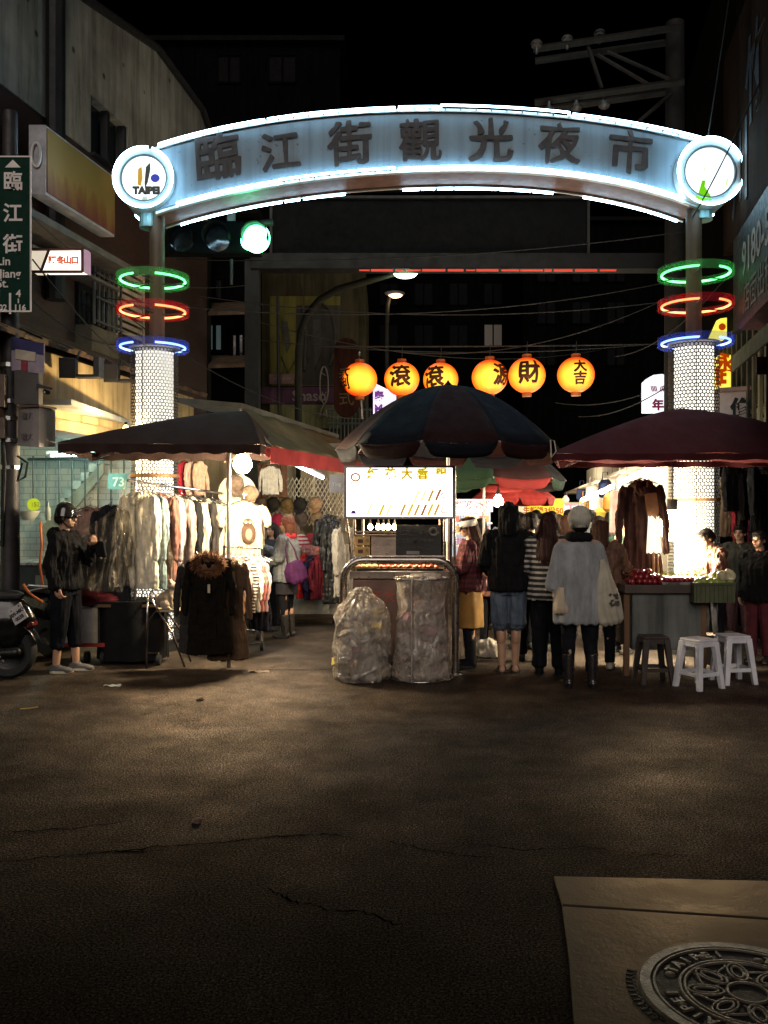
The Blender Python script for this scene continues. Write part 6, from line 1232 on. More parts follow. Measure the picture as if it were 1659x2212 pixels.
for (x, y, z) in spots:
    p = (x + rnd.uniform(-.008, .008), y + rnd.uniform(-.008, .008), z)
    if fa is None:
        fa = thing('wax_apple', 'shiny dark red wax apple in the pile on the fruit cart', 'fruit', p, 0, 'red fruit on the fruit cart'); m = MB(); m.lathe([(0, -.028), (.016, -.03), (.028, -.018), (.03, 0), (.022, .02), (.012, .03), (0, .026)], seg=16); m.build('flesh', RED, fa, smooth=True); MB().cyl((0, 0, .026), (.004, 0, .042), .0025).build('stem', WOODB, fa); o = fa
    else: o = dup(fa, p)
    o.rotation_euler = (rnd.uniform(-1, 1), rnd.uniform(-1, 1), rnd.uniform(0, 6))
tr_ = thing('fruit_tray', 'shallow metal tray holding the right pile of red fruit', 'tray', (X(1475, FY), FY, zt)); m = MB(); m.box((X(1475, FY) - .01, FY + .09, zt + .006), (.40, .24, .01))
for s in (-1, 1): m.box((X(1475, FY) - .01, FY + .09 + s * .12, zt + .015), (.40, .006, .025))
m.build('tray', STEEL, tr_, world=True)
cr = thing('fruit_crate', 'dull green plastic crate of guavas at the right end of the fruit cart', 'crate', (X(1542, 8.72), 8.72, 0)); CG = M((.075, .085, .04), .6, 0, .3, 6); ca, cb_ = X(1500, 8.72), X(1586, 8.72); za, zb = Z(1302, 8.72), Z(1259, 8.72); m = MB()
m.box(((ca + cb_) / 2, 8.72, (za + zb) / 2), (cb_ - ca, .012, zb - za)); m.box(((ca + cb_) / 2, 9.02, (za + zb) / 2), (cb_ - ca, .012, zb - za)); m.box((ca, 8.87, (za + zb) / 2), (.012, .31, zb - za)); m.box((cb_, 8.87, (za + zb) / 2), (.012, .31, zb - za)); m.box(((ca + cb_) / 2, 8.87, za + .006), (cb_ - ca, .3, .01)); m.build('walls', CG, cr, world=True)
m = MB()
for k in range(9): m.box((ca + (k + .5) * (cb_ - ca) / 9, 8.71, (za + zb) / 2), (.008, .01, zb - za))
m.box(((ca + cb_) / 2, 8.708, zb - .008), (cb_ - ca + .02, .014, .02)); m.build('ribs', CG, cr, world=True)
gv = None
for i in range(12):
    p = (ca + .05 + (i % 6) * .062 + rnd.uniform(-.01, .01), 8.79 + (i // 6) * .1, zb + rnd.uniform(-.005, .02)); 
    if gv is None: gv = MB().ball((0, 0, 0), (.042, .042, .046), 3).build('guava', GUA, smooth=True); gv.location = p; tag(gv, 'pale green guava in the crate on the fruit cart', 'fruit', 'guavas in the crate'); 
    else: s_ = gv.copy(); COL.objects.link(s_); s_.location = p
pile('plastic_fruit_bag', 'clear plastic bag of pale fruit on top of the guava crate', 'plastic bag', (X(1568, 8.8), 8.82, zb + .01), (.2, .2, .12), M((.5, .48, .3), .2, 0, .3, 12, .6, 30, coat=.6), 13, .012)
def herb(u, v, Y, n, lab, seed, col=(.30, .34, .05)):
    m = MB(); rnd = random.Random(seed); base = W(u, v, Y)
    for k in range(n):
        a = rnd.uniform(0, 6.28); h = rnd.uniform(.04, .13); p = base + Vector((rnd.uniform(-.1, .1), rnd.uniform(-.06, .06), 0)); q = p + Vector((.05 * math.cos(a), .05 * math.sin(a), h)); m.cyl(p, q, .002, seg=4)
        for j in range(4): t = rnd.uniform(.4, 1); c = p.lerp(q, t); d = Vector((rnd.uniform(-1, 1), rnd.uniform(-1, 1), rnd.uniform(-.3, .7))).normalized() * .022; s = d.orthogonal().normalized() * .008; m.poly([c, c + d * .5 + s, c + d, c + d * .5 - s])
    o = m.build('herb_bunch', M(col, .6, 0, .5, 30)); tag(o, lab, 'herbs')
herb(1440, 1262, 9.2, 70, 'yellow green herb bunch glowing behind the red fruit', 1); herb(1492, 1258, 9.3, 70, 'yellow green herb bunch in front of the right pillar', 2); herb(1350, 1248, 9.4, 50, 'green herb bunch at the left end of the fruit cart', 3, (.20, .24, .10))
# lamps of the fruit stall
bulb('light_bulb', 'dazzling bare bulb over the fruit in front of the right pillar', W(1452, 1140, 9.7), .145, (1, .84, .56), 90, 470, cord=W(1452, 985, 9.7))  # oversized globe, its size takes in the surrounding glare
bulb('light_bulb', 'bright bulb above the dark hanging coat', W(1396, 1022, 10.05), .06, (1, .84, .58), 60, 60, cord=W(1396, 985, 10.05))
sh_ = thing('paper_lamp_shade', 'torn white paper shade glowing beside the dazzling bulb', 'lamp shade', W(1412, 1200, 9.3)); m = MB(); m.grid(lambda a, b: W(1412 + (12 + 4 * b) * math.cos(a * 6.283), 1118 + 74 * b + 4 * math.sin(a * 25), 9.3 + .07 * math.sin(a * 6.283)), 30, 6); m.build('paper', EM((1, .88, .66), 1.3), sh_, world=True, smooth=True); MB().cyl(W(1412, 1190, 9.3), W(1412, 1262, 9.3), .012).cyl(W(1420, 1192, 9.32), W(1424, 1262, 9.32), .008).build('stem', M((.4, .24, .14), .5), sh_, world=True)
garment('long', W(1386, 1045, 9.45), R(-10), cloth((.060, .026, .02)), 'long dark brown coat hanging in front of the lit shop, left of the right pillar', 'coats hanging by the fruit stall', 1.06, sx=.9)
cbd = thing('cardboard_panel', 'orange brown cardboard sheet hanging over the right of the dark coat', 'cardboard', W(1408, 1100, 9.8)); MB().slab([W(1392, 1066, 9.36), W(1418, 1064, 9.36), W(1424, 1105, 9.36), W(1412, 1140, 9.36), W(1402, 1138, 9.36)], (0, .006, 0)).build('sheet', M((.34, .16, .07), .8), cbd, world=True)
# plastic stools
def make_stool():
    o = thing('plastic_stool', 'x', 'stool', (0, 0, 0), 0, 'plastic stools by the fruit cart'); WM = M((.74, .74, .80), .42, 0, .15, 6, .08, 40, key='stool_plastic')
    MB().box((0, 0, .438), (.235, .235, .024)).build('seat', WM, o, bevel=.01)
    for sx in (-1, 1):
        for sy in (-1, 1):
            t, b = .095, .142; m = MB(); w0, w1 = .028, .022
            def sq(x, y, z, w): return [(x - sx * w * 2 * .5 - w * .5, y - w, z), (x + w, y - w, z), (x + w, y + w, z), (x - w, y + w, z)]
            m.hexa([(b * sx - w1, b * sy - w1, 0), (b * sx + w1, b * sy - w1, 0), (b * sx + w1, b * sy + w1, 0), (b * sx - w1, b * sy + w1, 0), (t * sx - w0, t * sy - w0, .426), (t * sx + w0, t * sy - w0, .426), (t * sx + w0, t * sy + w0, .426), (t * sx - w0, t * sy + w0, .426)]); m.build('leg', WM, o, bevel=.006)
    for s in (-1, 1): MB().box((0, s * .128, .135), (.23, .014, .035)).build('stretcher', WM, o); MB().box((s * .128, 0, .135), (.014, .23, .035)).build('stretcher', WM, o)
    for s in (-1, 1): MB().box((0, s * .108, .405), (.17, .012, .045)).build('apron', WM, o); MB().box((s * .108, 0, .405), (.012, .17, .045)).build('apron', WM, o)
    return o
s0 = make_stool(); s0.location = (X(1509, 8.30), 8.30, 0); s0.rotation_euler.z = R(28); s0['label'] = 'white plastic stool in the middle of the three in front of the fruit cart'
dup(s0, (X(1583, 8.55), 8.55, 0), R(8), 'white plastic stool on the right, half behind the middle one'); d = dup(s0, (X(1411, 8.55), 8.55, 0), R(2), 'white plastic stool with painted-in shade on the left, close to the woman in the poncho', scale=.98)
STOOL_SHADE = M((.035, .026, .022), .6)  # white stool's shade put into a dark brown base colour
for c in d.children: c.data = c.data.copy(); c.data.materials.clear(); c.data.materials.append(STOOL_SHADE)
# clothes on the right
for i, (u, v, Y, k, col, lab) in enumerate(((1582, 1005, 11.2, 'sweater', (.02, .018, .02), 'black top hanging right of the right pillar'), (1604, 1020, 11.4, 'coat', (.025, .02, .02), 'black coat hanging second to the right of the pillar'), (1640, 1008, 11.0, 'coat', (.02, .02, .022), 'black coat hanging near the right edge'), (1586, 1075, 11.9, 'kids', (.5, .05, .08), 'pinkish red top hanging low right of the pillar'), (1600, 1050, 12.2, 'dress', (.6, .08, .06), 'red dress hanging between the black coats'), (1622, 1050, 12.2, 'dress', (.35, .04, .10), 'crimson dress hanging further back on the right'), (1618, 1090, 12.4, 'dress', (.30, .36, .22), 'pale green dress hanging on the right'), (1655, 1070, 11.8, 'dress', (.03, .12, .10), 'dark teal dress at the right edge'), (1570, 1030, 12.3, 'dress', (.35, .26, .18), 'tan dress hanging close behind the right pillar'))): garment(k, W(u, v, Y), R(60 if i % 2 else 40), cloth(col), lab, 'clothes hanging on the right', .85)
o = thing('fluorescent_tube', 'short white tube right of the right pillar under the canopy', 'lamp', W(1562, 995, 12)); MB().cyl(W(1554, 996, 12), W(1580, 994, 12), .03).build('tube', EM((.9, .95, 1), 4), o, world=True); lamp('tube_light', W(1590, 1000, 12), 6, (1, .9, .75), .2, o)
rr_ = thing('clothes_rail', 'dark rail high on the right carrying black coats', 'clothes rail', (X(1610, 11.5), 11.5, 0)); MB().cyl(W(1560, 992, 11.4), W(1700, 990, 11.4), .014).build('rail', DARKM, rr_, world=True); MB().cyl((X(1700, 11.4), 11.4, 0), W(1700, 985, 11.4), .02).build('upright', DARKM, rr_, world=True)
# ---------------------------------------------------------------- lit shops along the right of the lane
rs_ = thing('lit_shop_row', 'brightly lit open shopfront along the right side of the lane', 'shop', (3.6, 15, 0)); BRT = stain_wall('shop_white', (.70, .62, .48), spots=False)
MB().slab([(3.55, 11.4, 0), (4.9, 22, 0), (4.9, 22, 2.6), (3.55, 11.4, 2.6)], (.1, 0, 0)).build('back_wall', BRT, rs_, world=True); MB().slab([W(1432, 985, 10.9), W(1218, 1068, 24), W(1300, 1068, 24), (4.4, 10.9, 2.35)], (0, 0, .04)).build('ceiling', M((.50, .40, .28), .8), rs_, world=True)
m = MB()
for k in range(5): a = W(1218 + k * 4, 985 + k * 3, 10.6 + k * .8); b = W(1430, 985, 10.6 + k * .8); m.cyl(a, b, .025, seg=6)
m.build('awning_beams', M((.30, .13, .05), .7), rs_, world=True)
for i, (a, b) in enumerate((((1428, 1000, 11.0), (1362, 1032, 12.8)), ((1354, 1036, 13.0), (1308, 1058, 15.4)), ((1302, 1061, 15.7), (1258, 1080, 19)))):
    o = thing('fluorescent_tube', ('nearest of the blazing tubes along the right shops', 'middle of the blazing tubes along the right shops', 'farthest of the blazing tubes along the right shops')[i], 'lamp', W(*a)); MB().cyl(W(*a), W(*b), .03 + .006 * i).build('tube', EM((1, .95, .82), 24), o, world=True); mid = (W(*a) + W(*b)) / 2; lamp('tube_light', mid + Vector((-.1, 0, -.12)), 30, (1, .9, .7), .3, o)
gs = [('yellow', (.75, .55, .08)), ('pale pink', (.7, .45, .42)), ('white', (.8, .78, .7)), ('dark green', (.04, .10, .06)), ('orange', (.7, .3, .06)), ('navy', (.03, .04, .1))]
for i in range(12):
    cn, col = gs[i % 6]; Y = 12.2 + i * .75; x = 3.5 + (Y - 11.4) * .127 - .2; tag_ = ('%s bag hanging in the lit right shop, %s' % (cn, ('nearer' if i < 6 else 'farther'))); o = MB().lathe([(.08, 0), (.13, .05), (.12, .25), (.07, .32)], (0, 0, 0), 14, True).tube([(-.05, 0, .3), (-.04, 0, .45), (.04, 0, .45), (.05, 0, .3)], .008, 6).build('hanging_bag', cloth(col), smooth=30); o.location = (x, Y, 1.35 + .25 * (i % 3)); tag(o, tag_, 'bag', 'bags hanging in the right shop')
pk = thing('pink_banner', 'faded pink cloth banner beside the dark coat in the right shop', 'banner', W(1335, 1100, 11.6)); MB().grid(lambda a, b: W(1318 + 36 * a, 1060 + 90 * b, 11.6) + Vector((0, .03 * math.sin(a * 9 + b * 2), 0)), 16, 10).build('cloth', cloth((.55, .30, .28)), pk, world=True, smooth=True)
# lit signs at the end of the lane
o = thing('red_white_shop_sign', 'white lit shop sign with red characters behind the menu board', 'sign', W(1023, 1092, 14)); MB().box(W(1023, 1092, 14.05), (82 * 14 / F, .06, 27 * 14 / F)).build('lit_face', EM((.95, .95, 1), 1.5), o, world=True)
for c_, u, cl in zip('紅花鹽水雞', (993, 1008, 1023, 1038, 1053), 'abrbb'): text(c_, .14, EM((.35, .01, .03), .4) if cl != 'r' else EM((.8, .05, .05), .7), W(u, 1092, 14.015), o, bold=.004)
kd_ = thing('display_stall', 'lit stall with shelves of packets under the white shop sign', 'market stall', W(1020, 1180, 14)); MB().box((X(1020, 14.2), 14.35, 1.1), (.6, .05, 1.1)).build('back_panel', EM((.75, .85, .95), .55), kd_, world=True)
for v in (1130, 1152, 1178): MB().box(W(1020, v, 14.2), (.6, .25, .025)).build('shelf', WHITEP, kd_, world=True)
MB().box((X(1020, 14.2), 14.2, .45), (.62, .4, .9)).build('counter', M((.3, .2, .15), .6), kd_, world=True); rnd = random.Random(4)
for v in (1130, 1152, 1178):
    for k in range(7): o2 = MB().box((0, 0, .05), (.06, .06, .10)).build('goods_packet', M(rnd.choice(((.5, .3, .1), (.5, .1, .08), (.2, .3, .45), (.6, .55, .4), (.35, .2, .4))), .5), bevel=.01); o2.location = W(988 + k * 10.5, v - 2, 14.12); tag(o2, 'small packet on the lit shelves under the red and white sign', 'packet', 'packets on the lit shelves')
o = thing('yellow_banner', 'yellow lit market banner with red characters over the crowd', 'banner', W(1175, 1096, 17.5)); MB().box(W(1176, 1095, 17.5), (82 * 17.5 / F, .04, 36 * 17.5 / F)).build('lit_face', EM((.95, .80, .03), .8), o, world=True)
for t_, u, v, s in (('生鮮鍋', 1152, 1103, .13), ('3份50', 1196, 1104, .15), ('水果', 1156, 1086, .1)): text(t_, s, EM((.7, .12, .02), .5), W(u, v, 17.47), o, bold=.004)
o = thing('pink_sign', 'small pink and white sign beyond the yellow banner', 'sign', W(1241, 1100, 19)); MB().box(W(1241, 1101, 19), (42 * 19 / F, .04, 24 * 19 / F)).build('lit_face', EM((.70, .28, .32), .6), o, world=True); text('虱目魚', .16, EM((.95, .8, .8), .9), W(1241, 1101, 18.97), o, bold=.006)
bulb('light_bulb', 'warm bulb above the man in the black hooded jacket', W(1076, 1084, 12.4), .075, (1, .80, .5), 45, 26, cord=W(1076, 1045, 12.4))
bulb('red_lantern_bulb', 'small red lamp hanging near the lit right shops', W(1222, 1080, 16), .06, (1, .15, .05), 3, 0, cord=W(1222, 1060, 16))
m = MB(); m.hexa([W(1120, 1130, 22), W(1330, 1130, 22), W(1330, 1130, 23), W(1120, 1130, 23), W(1120, 1085, 22), W(1330, 1085, 22), W(1330, 1085, 23), W(1120, 1085, 23)]); o = m.build('far_stall', EM((1, .85, .55), .5)); tag(o, 'glowing far market stall beyond the crowd', 'market stall')
lamp('lane_end_light', W(1170, 1070, 19.5), 150, (1, .85, .6), .3, bpy.data.objects['yellow_banner']); lamp('lane_mid_light', W(1040, 1075, 13.3), 55, (1, .85, .65), .2, bpy.data.objects['red_white_shop_sign'])
# ================================================================== PEOPLE
def skinmat(key, c):
    if key in MATS: return MATS[key]
    m, nt, b = newmat(key); nt.links.new(ramp(nt, tex(nt, 14, 4), [(.3, tuple(x * .86 for x in c)), (.7, c)]), b.inputs['Base Color']); b.inputs['Roughness'].default_value = .5
    b.inputs['Subsurface Weight'].default_value = .15; b.inputs['Subsurface Radius'].default_value = (.02, .008, .004); b.inputs['Subsurface Scale'].default_value = .5; bumpn(nt, b, tex(nt, 160, 2), .08); return m
SKIN = skinmat('skin', (.50, .29, .19)); EYEM = M((.015, .01, .008), .3, key='eye_dark'); LIPM = M((.30, .11, .09), .5, key='lip')
def hairmat(c, key): return M(c, .5, 0, .5, 10, .6, 60, (30, 30, .6), spec=.18, key=key)
HB = hairmat((.012, .009, .008), 'hair_black'); HBR = hairmat((.055, .022, .012), 'hair_brown'); HRD = hairmat((.030, .008, .006), 'hair_red_brown')
V = Vector
def hand(m, w, d, n, s, curl=.5):
    """palm, four unequal bent fingers and a thumb from the side of the palm"""
    d = d.normalized(); sd = d.cross(n).normalized(); n = sd.cross(d).normalized()
    for k in (-1, 0, 1): m.cap(w + sd * k * .02, w + d * .085 + sd * k * .026, .0135, .013, 8)
    for k, L in ((-1.5, .056), (-.5, .075), (.5, .080), (1.5, .071)):
        b = w + d * .088 + sd * k * .0185; c = curl * (1 + .12 * k); q = b + (d * math.cos(c * .7) + n * math.sin(c * .7)) * L * .52; e = q + (d * math.cos(c * 1.9) + n * math.sin(c * 1.9)) * L * .48
        m.cap(b, q, .0088, .0082, 8); m.cap(q, e, .0082, .0068, 8)
    t = w + d * .025 + sd * s * .028; q = t + d * .035 + sd * s * .026 + n * .012; m.cap(t, q, .0125, .0105, 8); m.cap(q, q + d * .032 + sd * s * .004 + n * .014, .010, .0078, 8)
HEADP = V((0, .005, 1.49))
def headx(p, yaw, pitch): return Matrix.Translation(HEADP) @ Matrix.Rotation(R(yaw), 4, 'Z') @ Matrix.Rotation(R(pitch), 4, 'X') @ Matrix.Translation(-HEADP)
DEF_ARMS = {'L': (V((.235, .03, 1.12)), V((.235, -.03, .88))), 'R': (V((-.235, .03, 1.12)), V((-.235, -.03, .88)))}
def make_person(label, x, y, rz, h, arms=None, legs=None, head=(0, 0), lean=0, skin=None, voxel=.0075, group=None, curl=(.5, .5)):
    s = h / 1.70; o = thing('person', label, 'person', (x, y, 0), R(rz), group); P = {'root': o, 's': s, 'arms': dict(DEF_ARMS, **(arms or {})), 'yaw': head[0], 'pitch': head[1], 'vox': voxel}
    legs = legs or {}; P['legs'] = {k: legs.get(k, (V((sg * .095, -.012, .48)), V((sg * .10, .01, .085)))) for k, sg in (('L', 1), ('R', -1))}
    XF = Matrix.Scale(s, 4) @ Matrix.Translation((0, 0, .95)) @ Matrix.Rotation(R(lean), 4, 'X') @ Matrix.Translation((0, 0, -.95)); XL = Matrix.Scale(s, 4); P['XF'] = XF; P['XL'] = XL
    HX = headx(None, *head); P['HX'] = HX
    hd = MB(); hd.ball((0, .012, 1.615), (.074, .09, .092), 3); hd.ball((0, -.022, 1.555), (.054, .066, .058), 3); hd.ball((0, -.055, 1.525), (.03, .028, .022), 2); hd.cap((0, -.082, 1.605), (0, -.104, 1.578), .009, .0135, 8); hd.ball((0, -.072, 1.628), (.05, .018, .012), 2)
    for sg in (-1, 1): hd.ball((sg * .076, .012, 1.592), (.011, .022, .031), 2, (0, 0, sg * .3)); hd.ball((sg * .045, -.052, 1.575), (.022, .022, .02), 2); hd.ball((sg * .011, -.094, 1.577), (.010, .012, .008), 1)
    hd.ball((0, -.084, 1.546), (.02, .010, .010), 2); hd.xform(HX)
    m = MB(); tmp = bpy.data.meshes.new('t'); hd.b.to_mesh(tmp); hd.b.free(); m.b.from_mesh(tmp); bpy.data.meshes.remove(tmp)
    m.cap((0, .015, 1.40), HX @ V((0, .02, 1.55)), .056, .052)
    m.loft([(.86, .15, .11), (.95, .165, .12), (1.08, .135, .10), (1.22, .16, .11), (1.36, .17, .10), (1.43, .10, .075)], 20)
    for k, sg in (('L', 1), ('R', -1)):
        sh = V((sg * .175, .005, 1.385)); e, w_ = P['arms'][k]; m.cap((sg * .08, .005, 1.40), sh, .055, .055); m.cap(sh, e, .050, .038); m.cap(e, w_, .039, .026)
        n = V((-sg, -.2, 0)) if (w_ - e).z < -.1 else V((0, .3, 1)) ; hand(m, w_, (w_ - e), n, 1 if k == 'L' else -1, curl[0 if k == 'L' else 1])
    mx = m; mx.xform(Matrix.Translation((0, 0, .95)) @ Matrix.Rotation(R(lean), 4, 'X') @ Matrix.Translation((0, 0, -.95)))
    for k, sg in (('L', 1), ('R', -1)):
        kn, an = P['legs'][k]; mx.cap((sg * .085, 0, .90), kn, .088, .056); mx.cap(kn, an, .056, .036); mx.ball(kn.lerp(an, .3) + V((0, .022, 0)), (.044, .045, .09), 2); f = an - V((0, 0, an.z - .035)); mx.cap(f + V((0, .035, 0)), f + V((0, -.12, -.01)), .034, .026); mx.ball(f + V((sg * .008, -.15, -.012)), (.042, .05, .02), 2)
    ex = MB(); 
    for sg in (-1, 1): ex.ball((sg * .031, -.076, 1.606), (.014, .009, .0065), 2); ex.box((sg * .032, -.083, 1.627), (.032, .006, .005), (0, sg * .12, 0))
    ex.xform(XF @ HX); lp = MB().ball((0, -.094, 1.546), (.020, .007, .0062), 2).xform(XF @ HX)
    for q in (mx.b.verts): q.co *= s
    P['body'] = blob(mx, 'body', [skin or SKIN, EYEM, LIPM], o, voxel, 3, extra=[(ex, 1), (lp, 2)]); return P
def limb_pts(P, k): return P['arms'][k]
def top(P, mat, hem=.92, bulk=.02, sleeve=1.0, flare=0, name='jacket', collar=0, hood=0, fold=.008, sl_r=.018, seed=1, armhole=True, open_neck=True, hoodup=False, back=0):
    m = MB(); b = bulk
    m.loft([(hem, .165 + b + flare, .125 + b + flare * .8, 0, back), (hem + .03, .17 + b + flare, .13 + b + flare * .8, 0, back), (1.08, .155 + b + flare * .5, .118 + b + flare * .4), (1.24, .175 + b, .125 + b), (1.36, .175 + b * .7, .112 + b * .6), (1.425, .115 + b * .3, .085 + b * .2), (1.455, .075, .075)], 28)
    for k, sg in (('L', 1), ('R', -1)):
        sh = V((sg * .18, .005, 1.385)); e, w_ = P['arms'][k]; m.cap((sg * .07, .005, 1.395), sh, .058 + b * .5, .058 + b * .6)
        if sleeve > 0:
            m.cap(sh, sh.lerp(e, min(1, sleeve * 2)), .054 + sl_r, .044 + sl_r)
            if sleeve > .5: w2 = e.lerp(w_, min(1, (sleeve - .5) * 2)); m.cap(e, w2, .044 + sl_r, .034 + sl_r); m.cyl(w2 - (w_ - e).normalized() * .02, w2 + (w_ - e).normalized() * .012, .036 + sl_r)
    if collar: m.tube([(.085 * math.cos(a), .012 + .078 * math.sin(a), 1.455 + .012 * math.sin(a)) for a in [q * math.pi / 10 for q in range(20)]], collar, 8, True)
    if hood: m.ball((0, .10, 1.42), (.13, .085, .075), 3); m.ball((0, .12, 1.36), (.09, .05, .07), 2)
    if hoodup:
        hh = MB(); hh.ball((0, .03, 1.61), (.108, .125, .122), 3); hh.cap((0, .05, 1.45), (0, .05, 1.60), .11, .10); hh.xform(P['HX']); tmp = bpy.data.meshes.new('t'); hh.b.to_mesh(tmp); hh.b.free(); m.b.from_mesh(tmp); bpy.data.meshes.remove(tmp)
    return blob(m, name, mat, P['root'], max(.01, P['vox']), 3, cloth_disp(fold * 1.9, seed), P['XF'])
def trousers(P, mat, end=.09, loose=.014, name='trousers', fold=.006, seed=2, skirt=None):
    m = MB(); m.loft([(.80, .17, .125), (.90, .172, .128), (1.0, .155, .115)], 24)
    for k, sg in (('L', 1), ('R', -1)):
        kn, an = P['legs'][k]; hp = V((sg * .085, 0, .88)); m.cap(hp, hp.lerp(kn, min(1, (.9 - end) / .42)), .092 + loose, (.062 if end < .5 else .08) + loose)
        if end < .46: t = (kn.z - end) / (kn.z - an.z); e = kn.lerp(an, t); m.cap(kn, kn.lerp(an, t * .9), .062 + loose, .046 + loose); m.cyl(kn.lerp(an, t * .8), e, .05 + loose, .047 + loose)
        else: q = hp.lerp(kn, (.88 - end) / (.88 - kn.z)); m.cyl(hp, q, .095 + loose, .088 + loose, 20)
    return blob(m, name, mat, P['root'], max(.01, P['vox']), 3, cloth_disp(fold * 1.9, seed), P['XL'])
def skirt(P, mat, hem, flare=.05, name='skirt', seed=3):
    m = MB(); m.loft([(hem, .19 + flare, .15 + flare), (hem + .02, .19 + flare, .15 + flare), ((hem + .98) / 2, .19 + flare * .5, .15 + flare * .5), (1.0, .16, .12)], 32); return blob(m, name, mat, P['root'], .011, 2, fold_disp(.010, 18, 3, seed), P['XL'])
def shoes(P, mat, kind='shoe', sole=None):
    out = []
    for k, sg in (('L', 1), ('R', -1)):
        an = P['legs'][k][1]; f = V((an.x, an.y, an.z - .085)); m = MB(); m.cap(f + V((0, .035, .045)), f + V((sg * .004, -.13, .036)), .043, .037); m.ball(f + V((sg * .006, -.14, .034)), (.05, .06, .032), 2); m.ball(f + V((0, .0, .07)), (.045, .06, .035), 2)
        if kind == 'boot': m.cap(f + V((0, .012, .07)), f + V((0, .005, .30)), .05, .056); m.cyl(f + V((0, 0, .25)), f + V((0, 0, .335)), .058, .06)
        m2 = MB(); m2.loft([(.004, .046, .125, f.x + sg * .004, f.y - .06), (.022, .05, .13, f.x + sg * .004, f.y - .06), (.03, .046, .12, f.x + sg * .004, f.y - .06)], 20)
        sh_o = blob(m, 'boot' if kind == 'boot' else 'shoe', mat, P['root'], .008, 3, None, P['XL'])
        for q in m2.b.verts: q.co = P['XL'] @ q.co
        m2.build('sole', sole or RUBBER, sh_o, smooth=40)
def sandals(P, mat):
    for k, sg in (('L', 1), ('R', -1)):
        an = P['legs'][k][1]; f = V((an.x, an.y, .0)); m = MB(); m.loft([(.0, .05, .135, f.x + sg * .005, f.y - .06), (.018, .05, .135, f.x + sg * .005, f.y - .06)], 20); m.tube([f + V((-.05, -.09, .01)), f + V((-.03, -.09, .05)), f + V((.03, -.09, .05)), f + V((.05, -.09, .01))], .012, 8); m.xform(P['XL']); m.build('sandal', mat, P['root'], smooth=40)
def hair(P, mat, style='short', seed=4, length=1.1):
    m = MB(); m.ball((0, .022, 1.632), (.088, .10, .092), 3); m.ball((0, .05, 1.59), (.084, .075, .08), 3)
    if style == 'short': m.ball((0, -.03, 1.685), (.07, .06, .03), 2)
    if style in ('bob', 'long'):
        L = 1.46 if style == 'bob' else length
        for sg in (-1, 1): m.cap((sg * .07, .02, 1.6), (sg * .08, .035, max(1.44, L)), .032, .034)
        m.loft([(L, .085, .035, 0, .115 if style == 'long' else .06), (L + .08, .115, .05, 0, .12 if style == 'long' else .06), (1.45, .115, .065, 0, .075), (1.6, .085, .07, 0, .05)], 20); m.ball((0, -.035, 1.69), (.065, .05, .025), 2)
    def dsp(co, no): a = np.arctan2(co[:, 1] / P['s'] - .03, co[:, 0]); return .0035 * np.sin(a * 34 + np.sin(co[:, 2] * 9 + seed) * 2) + .003 * np.sin(a * 15 + co[:, 2] * 11 + seed)
    xf = P['XF'] @ P['HX']; ho = blob(m, 'hair', mat, P['root'], .0085, 2, dsp, xf); me = ho.data; rnd = random.Random(seed + len(me.vertices)); b = bmesh.new(); b.from_mesh(me); vs = list(b.verts); b.normal_update(); sc = P['s']
    for k in range(420 if P['vox'] < .009 else 140):  # loose strands lying along the hair
        v0 = rnd.choice(vs); nrm = v0.normal.copy(); d = V((rnd.uniform(-.3, .3), rnd.uniform(-.3, .3), -1)); d = (d - nrm * d.dot(nrm) * .9).normalized(); sd = nrm.cross(d).normalized() * .0022 * sc; L = rnd.uniform(.05, .13 if style != 'short' else .055) * sc; p = v0.co + nrm * .002; pr = [b.verts.new(p - sd), b.verts.new(p + sd)]
        for j in (1, 2, 3):
            p = p + d * (L / 3) + nrm * rnd.uniform(.0, .007) * sc; d = (d + V((rnd.uniform(-.15, .15), rnd.uniform(-.15, .15), -.25))).normalized(); w_ = 1 - j / 3.2; nx = [b.verts.new(p - sd * w_), b.verts.new(p + sd * w_)]; b.faces.new((pr[0], pr[1], nx[1], nx[0])); pr = nx
    b.to_mesh(me); b.free(); return ho
def add(P, mb, name, mat, headsp=False, smooth=True):
    mb.xform(P['XF'] @ (P['HX'] if headsp else Matrix.Identity(4))); return mb.build(name, mat, P['root'], smooth=smooth)
def wpt(P, p): return rootmat(P['root']) @ (P['XF'] @ V(p))
DEN = M((.075, .10, .14), .8, 0, .5, 9, .4, 140, (1, 1, .5), key='denim'); DKP = M((.010, .010, .013), .9, 0, .3, 6, .3, 120, spec=.12, key='dark_trouser')
BLK3 = M((.009, .009, .010), .9, 0, .3, 5, .35, 130, spec=.1, key='black_hoodie')
# --- man in the helmet
p = make_person('man in a black helmet, glasses, black hoodie and cropped trousers, looking right', X(142, 9.1), 9.1, 82, 1.645, arms={'R': (V((-.25, .05, 1.13)), V((-.245, -.03, .90))), 'L': (V((.20, -.16, 1.14)), V((.05, -.27, 1.30)))}, legs={'L': (V((.085, -.05, .47)), V((.085, -.07, .085))), 'R': (V((-.095, .02, .47)), V((-.10, .055, .085)))}, head=(0, 6), curl=(1.1, .7))
top(p, BLK3, .86, .035, 1.0, .0, 'hoodie', .02, 1, .010); trousers(p, M((.008, .0085, .012), .95, 0, .3, 6, .3, 120, spec=.05), .27, .022); shoes(p, M((.10, .095, .095), .85), sole=M((.55, .50, .38), .6)); hair(p, HB)
hm_ = MB(); hm_.lathe([(.0, .128), (.05, .118), (.088, .085), (.108, .035), (.113, -.02), (.116, -.03), (.106, -.03)], (0, .022, 1.635), 28); he = add(p, hm_, 'helmet', M((.012, .012, .013), .12, 0, .2, 4, .02, 20, coat=.8, key='helmet_black'), True)
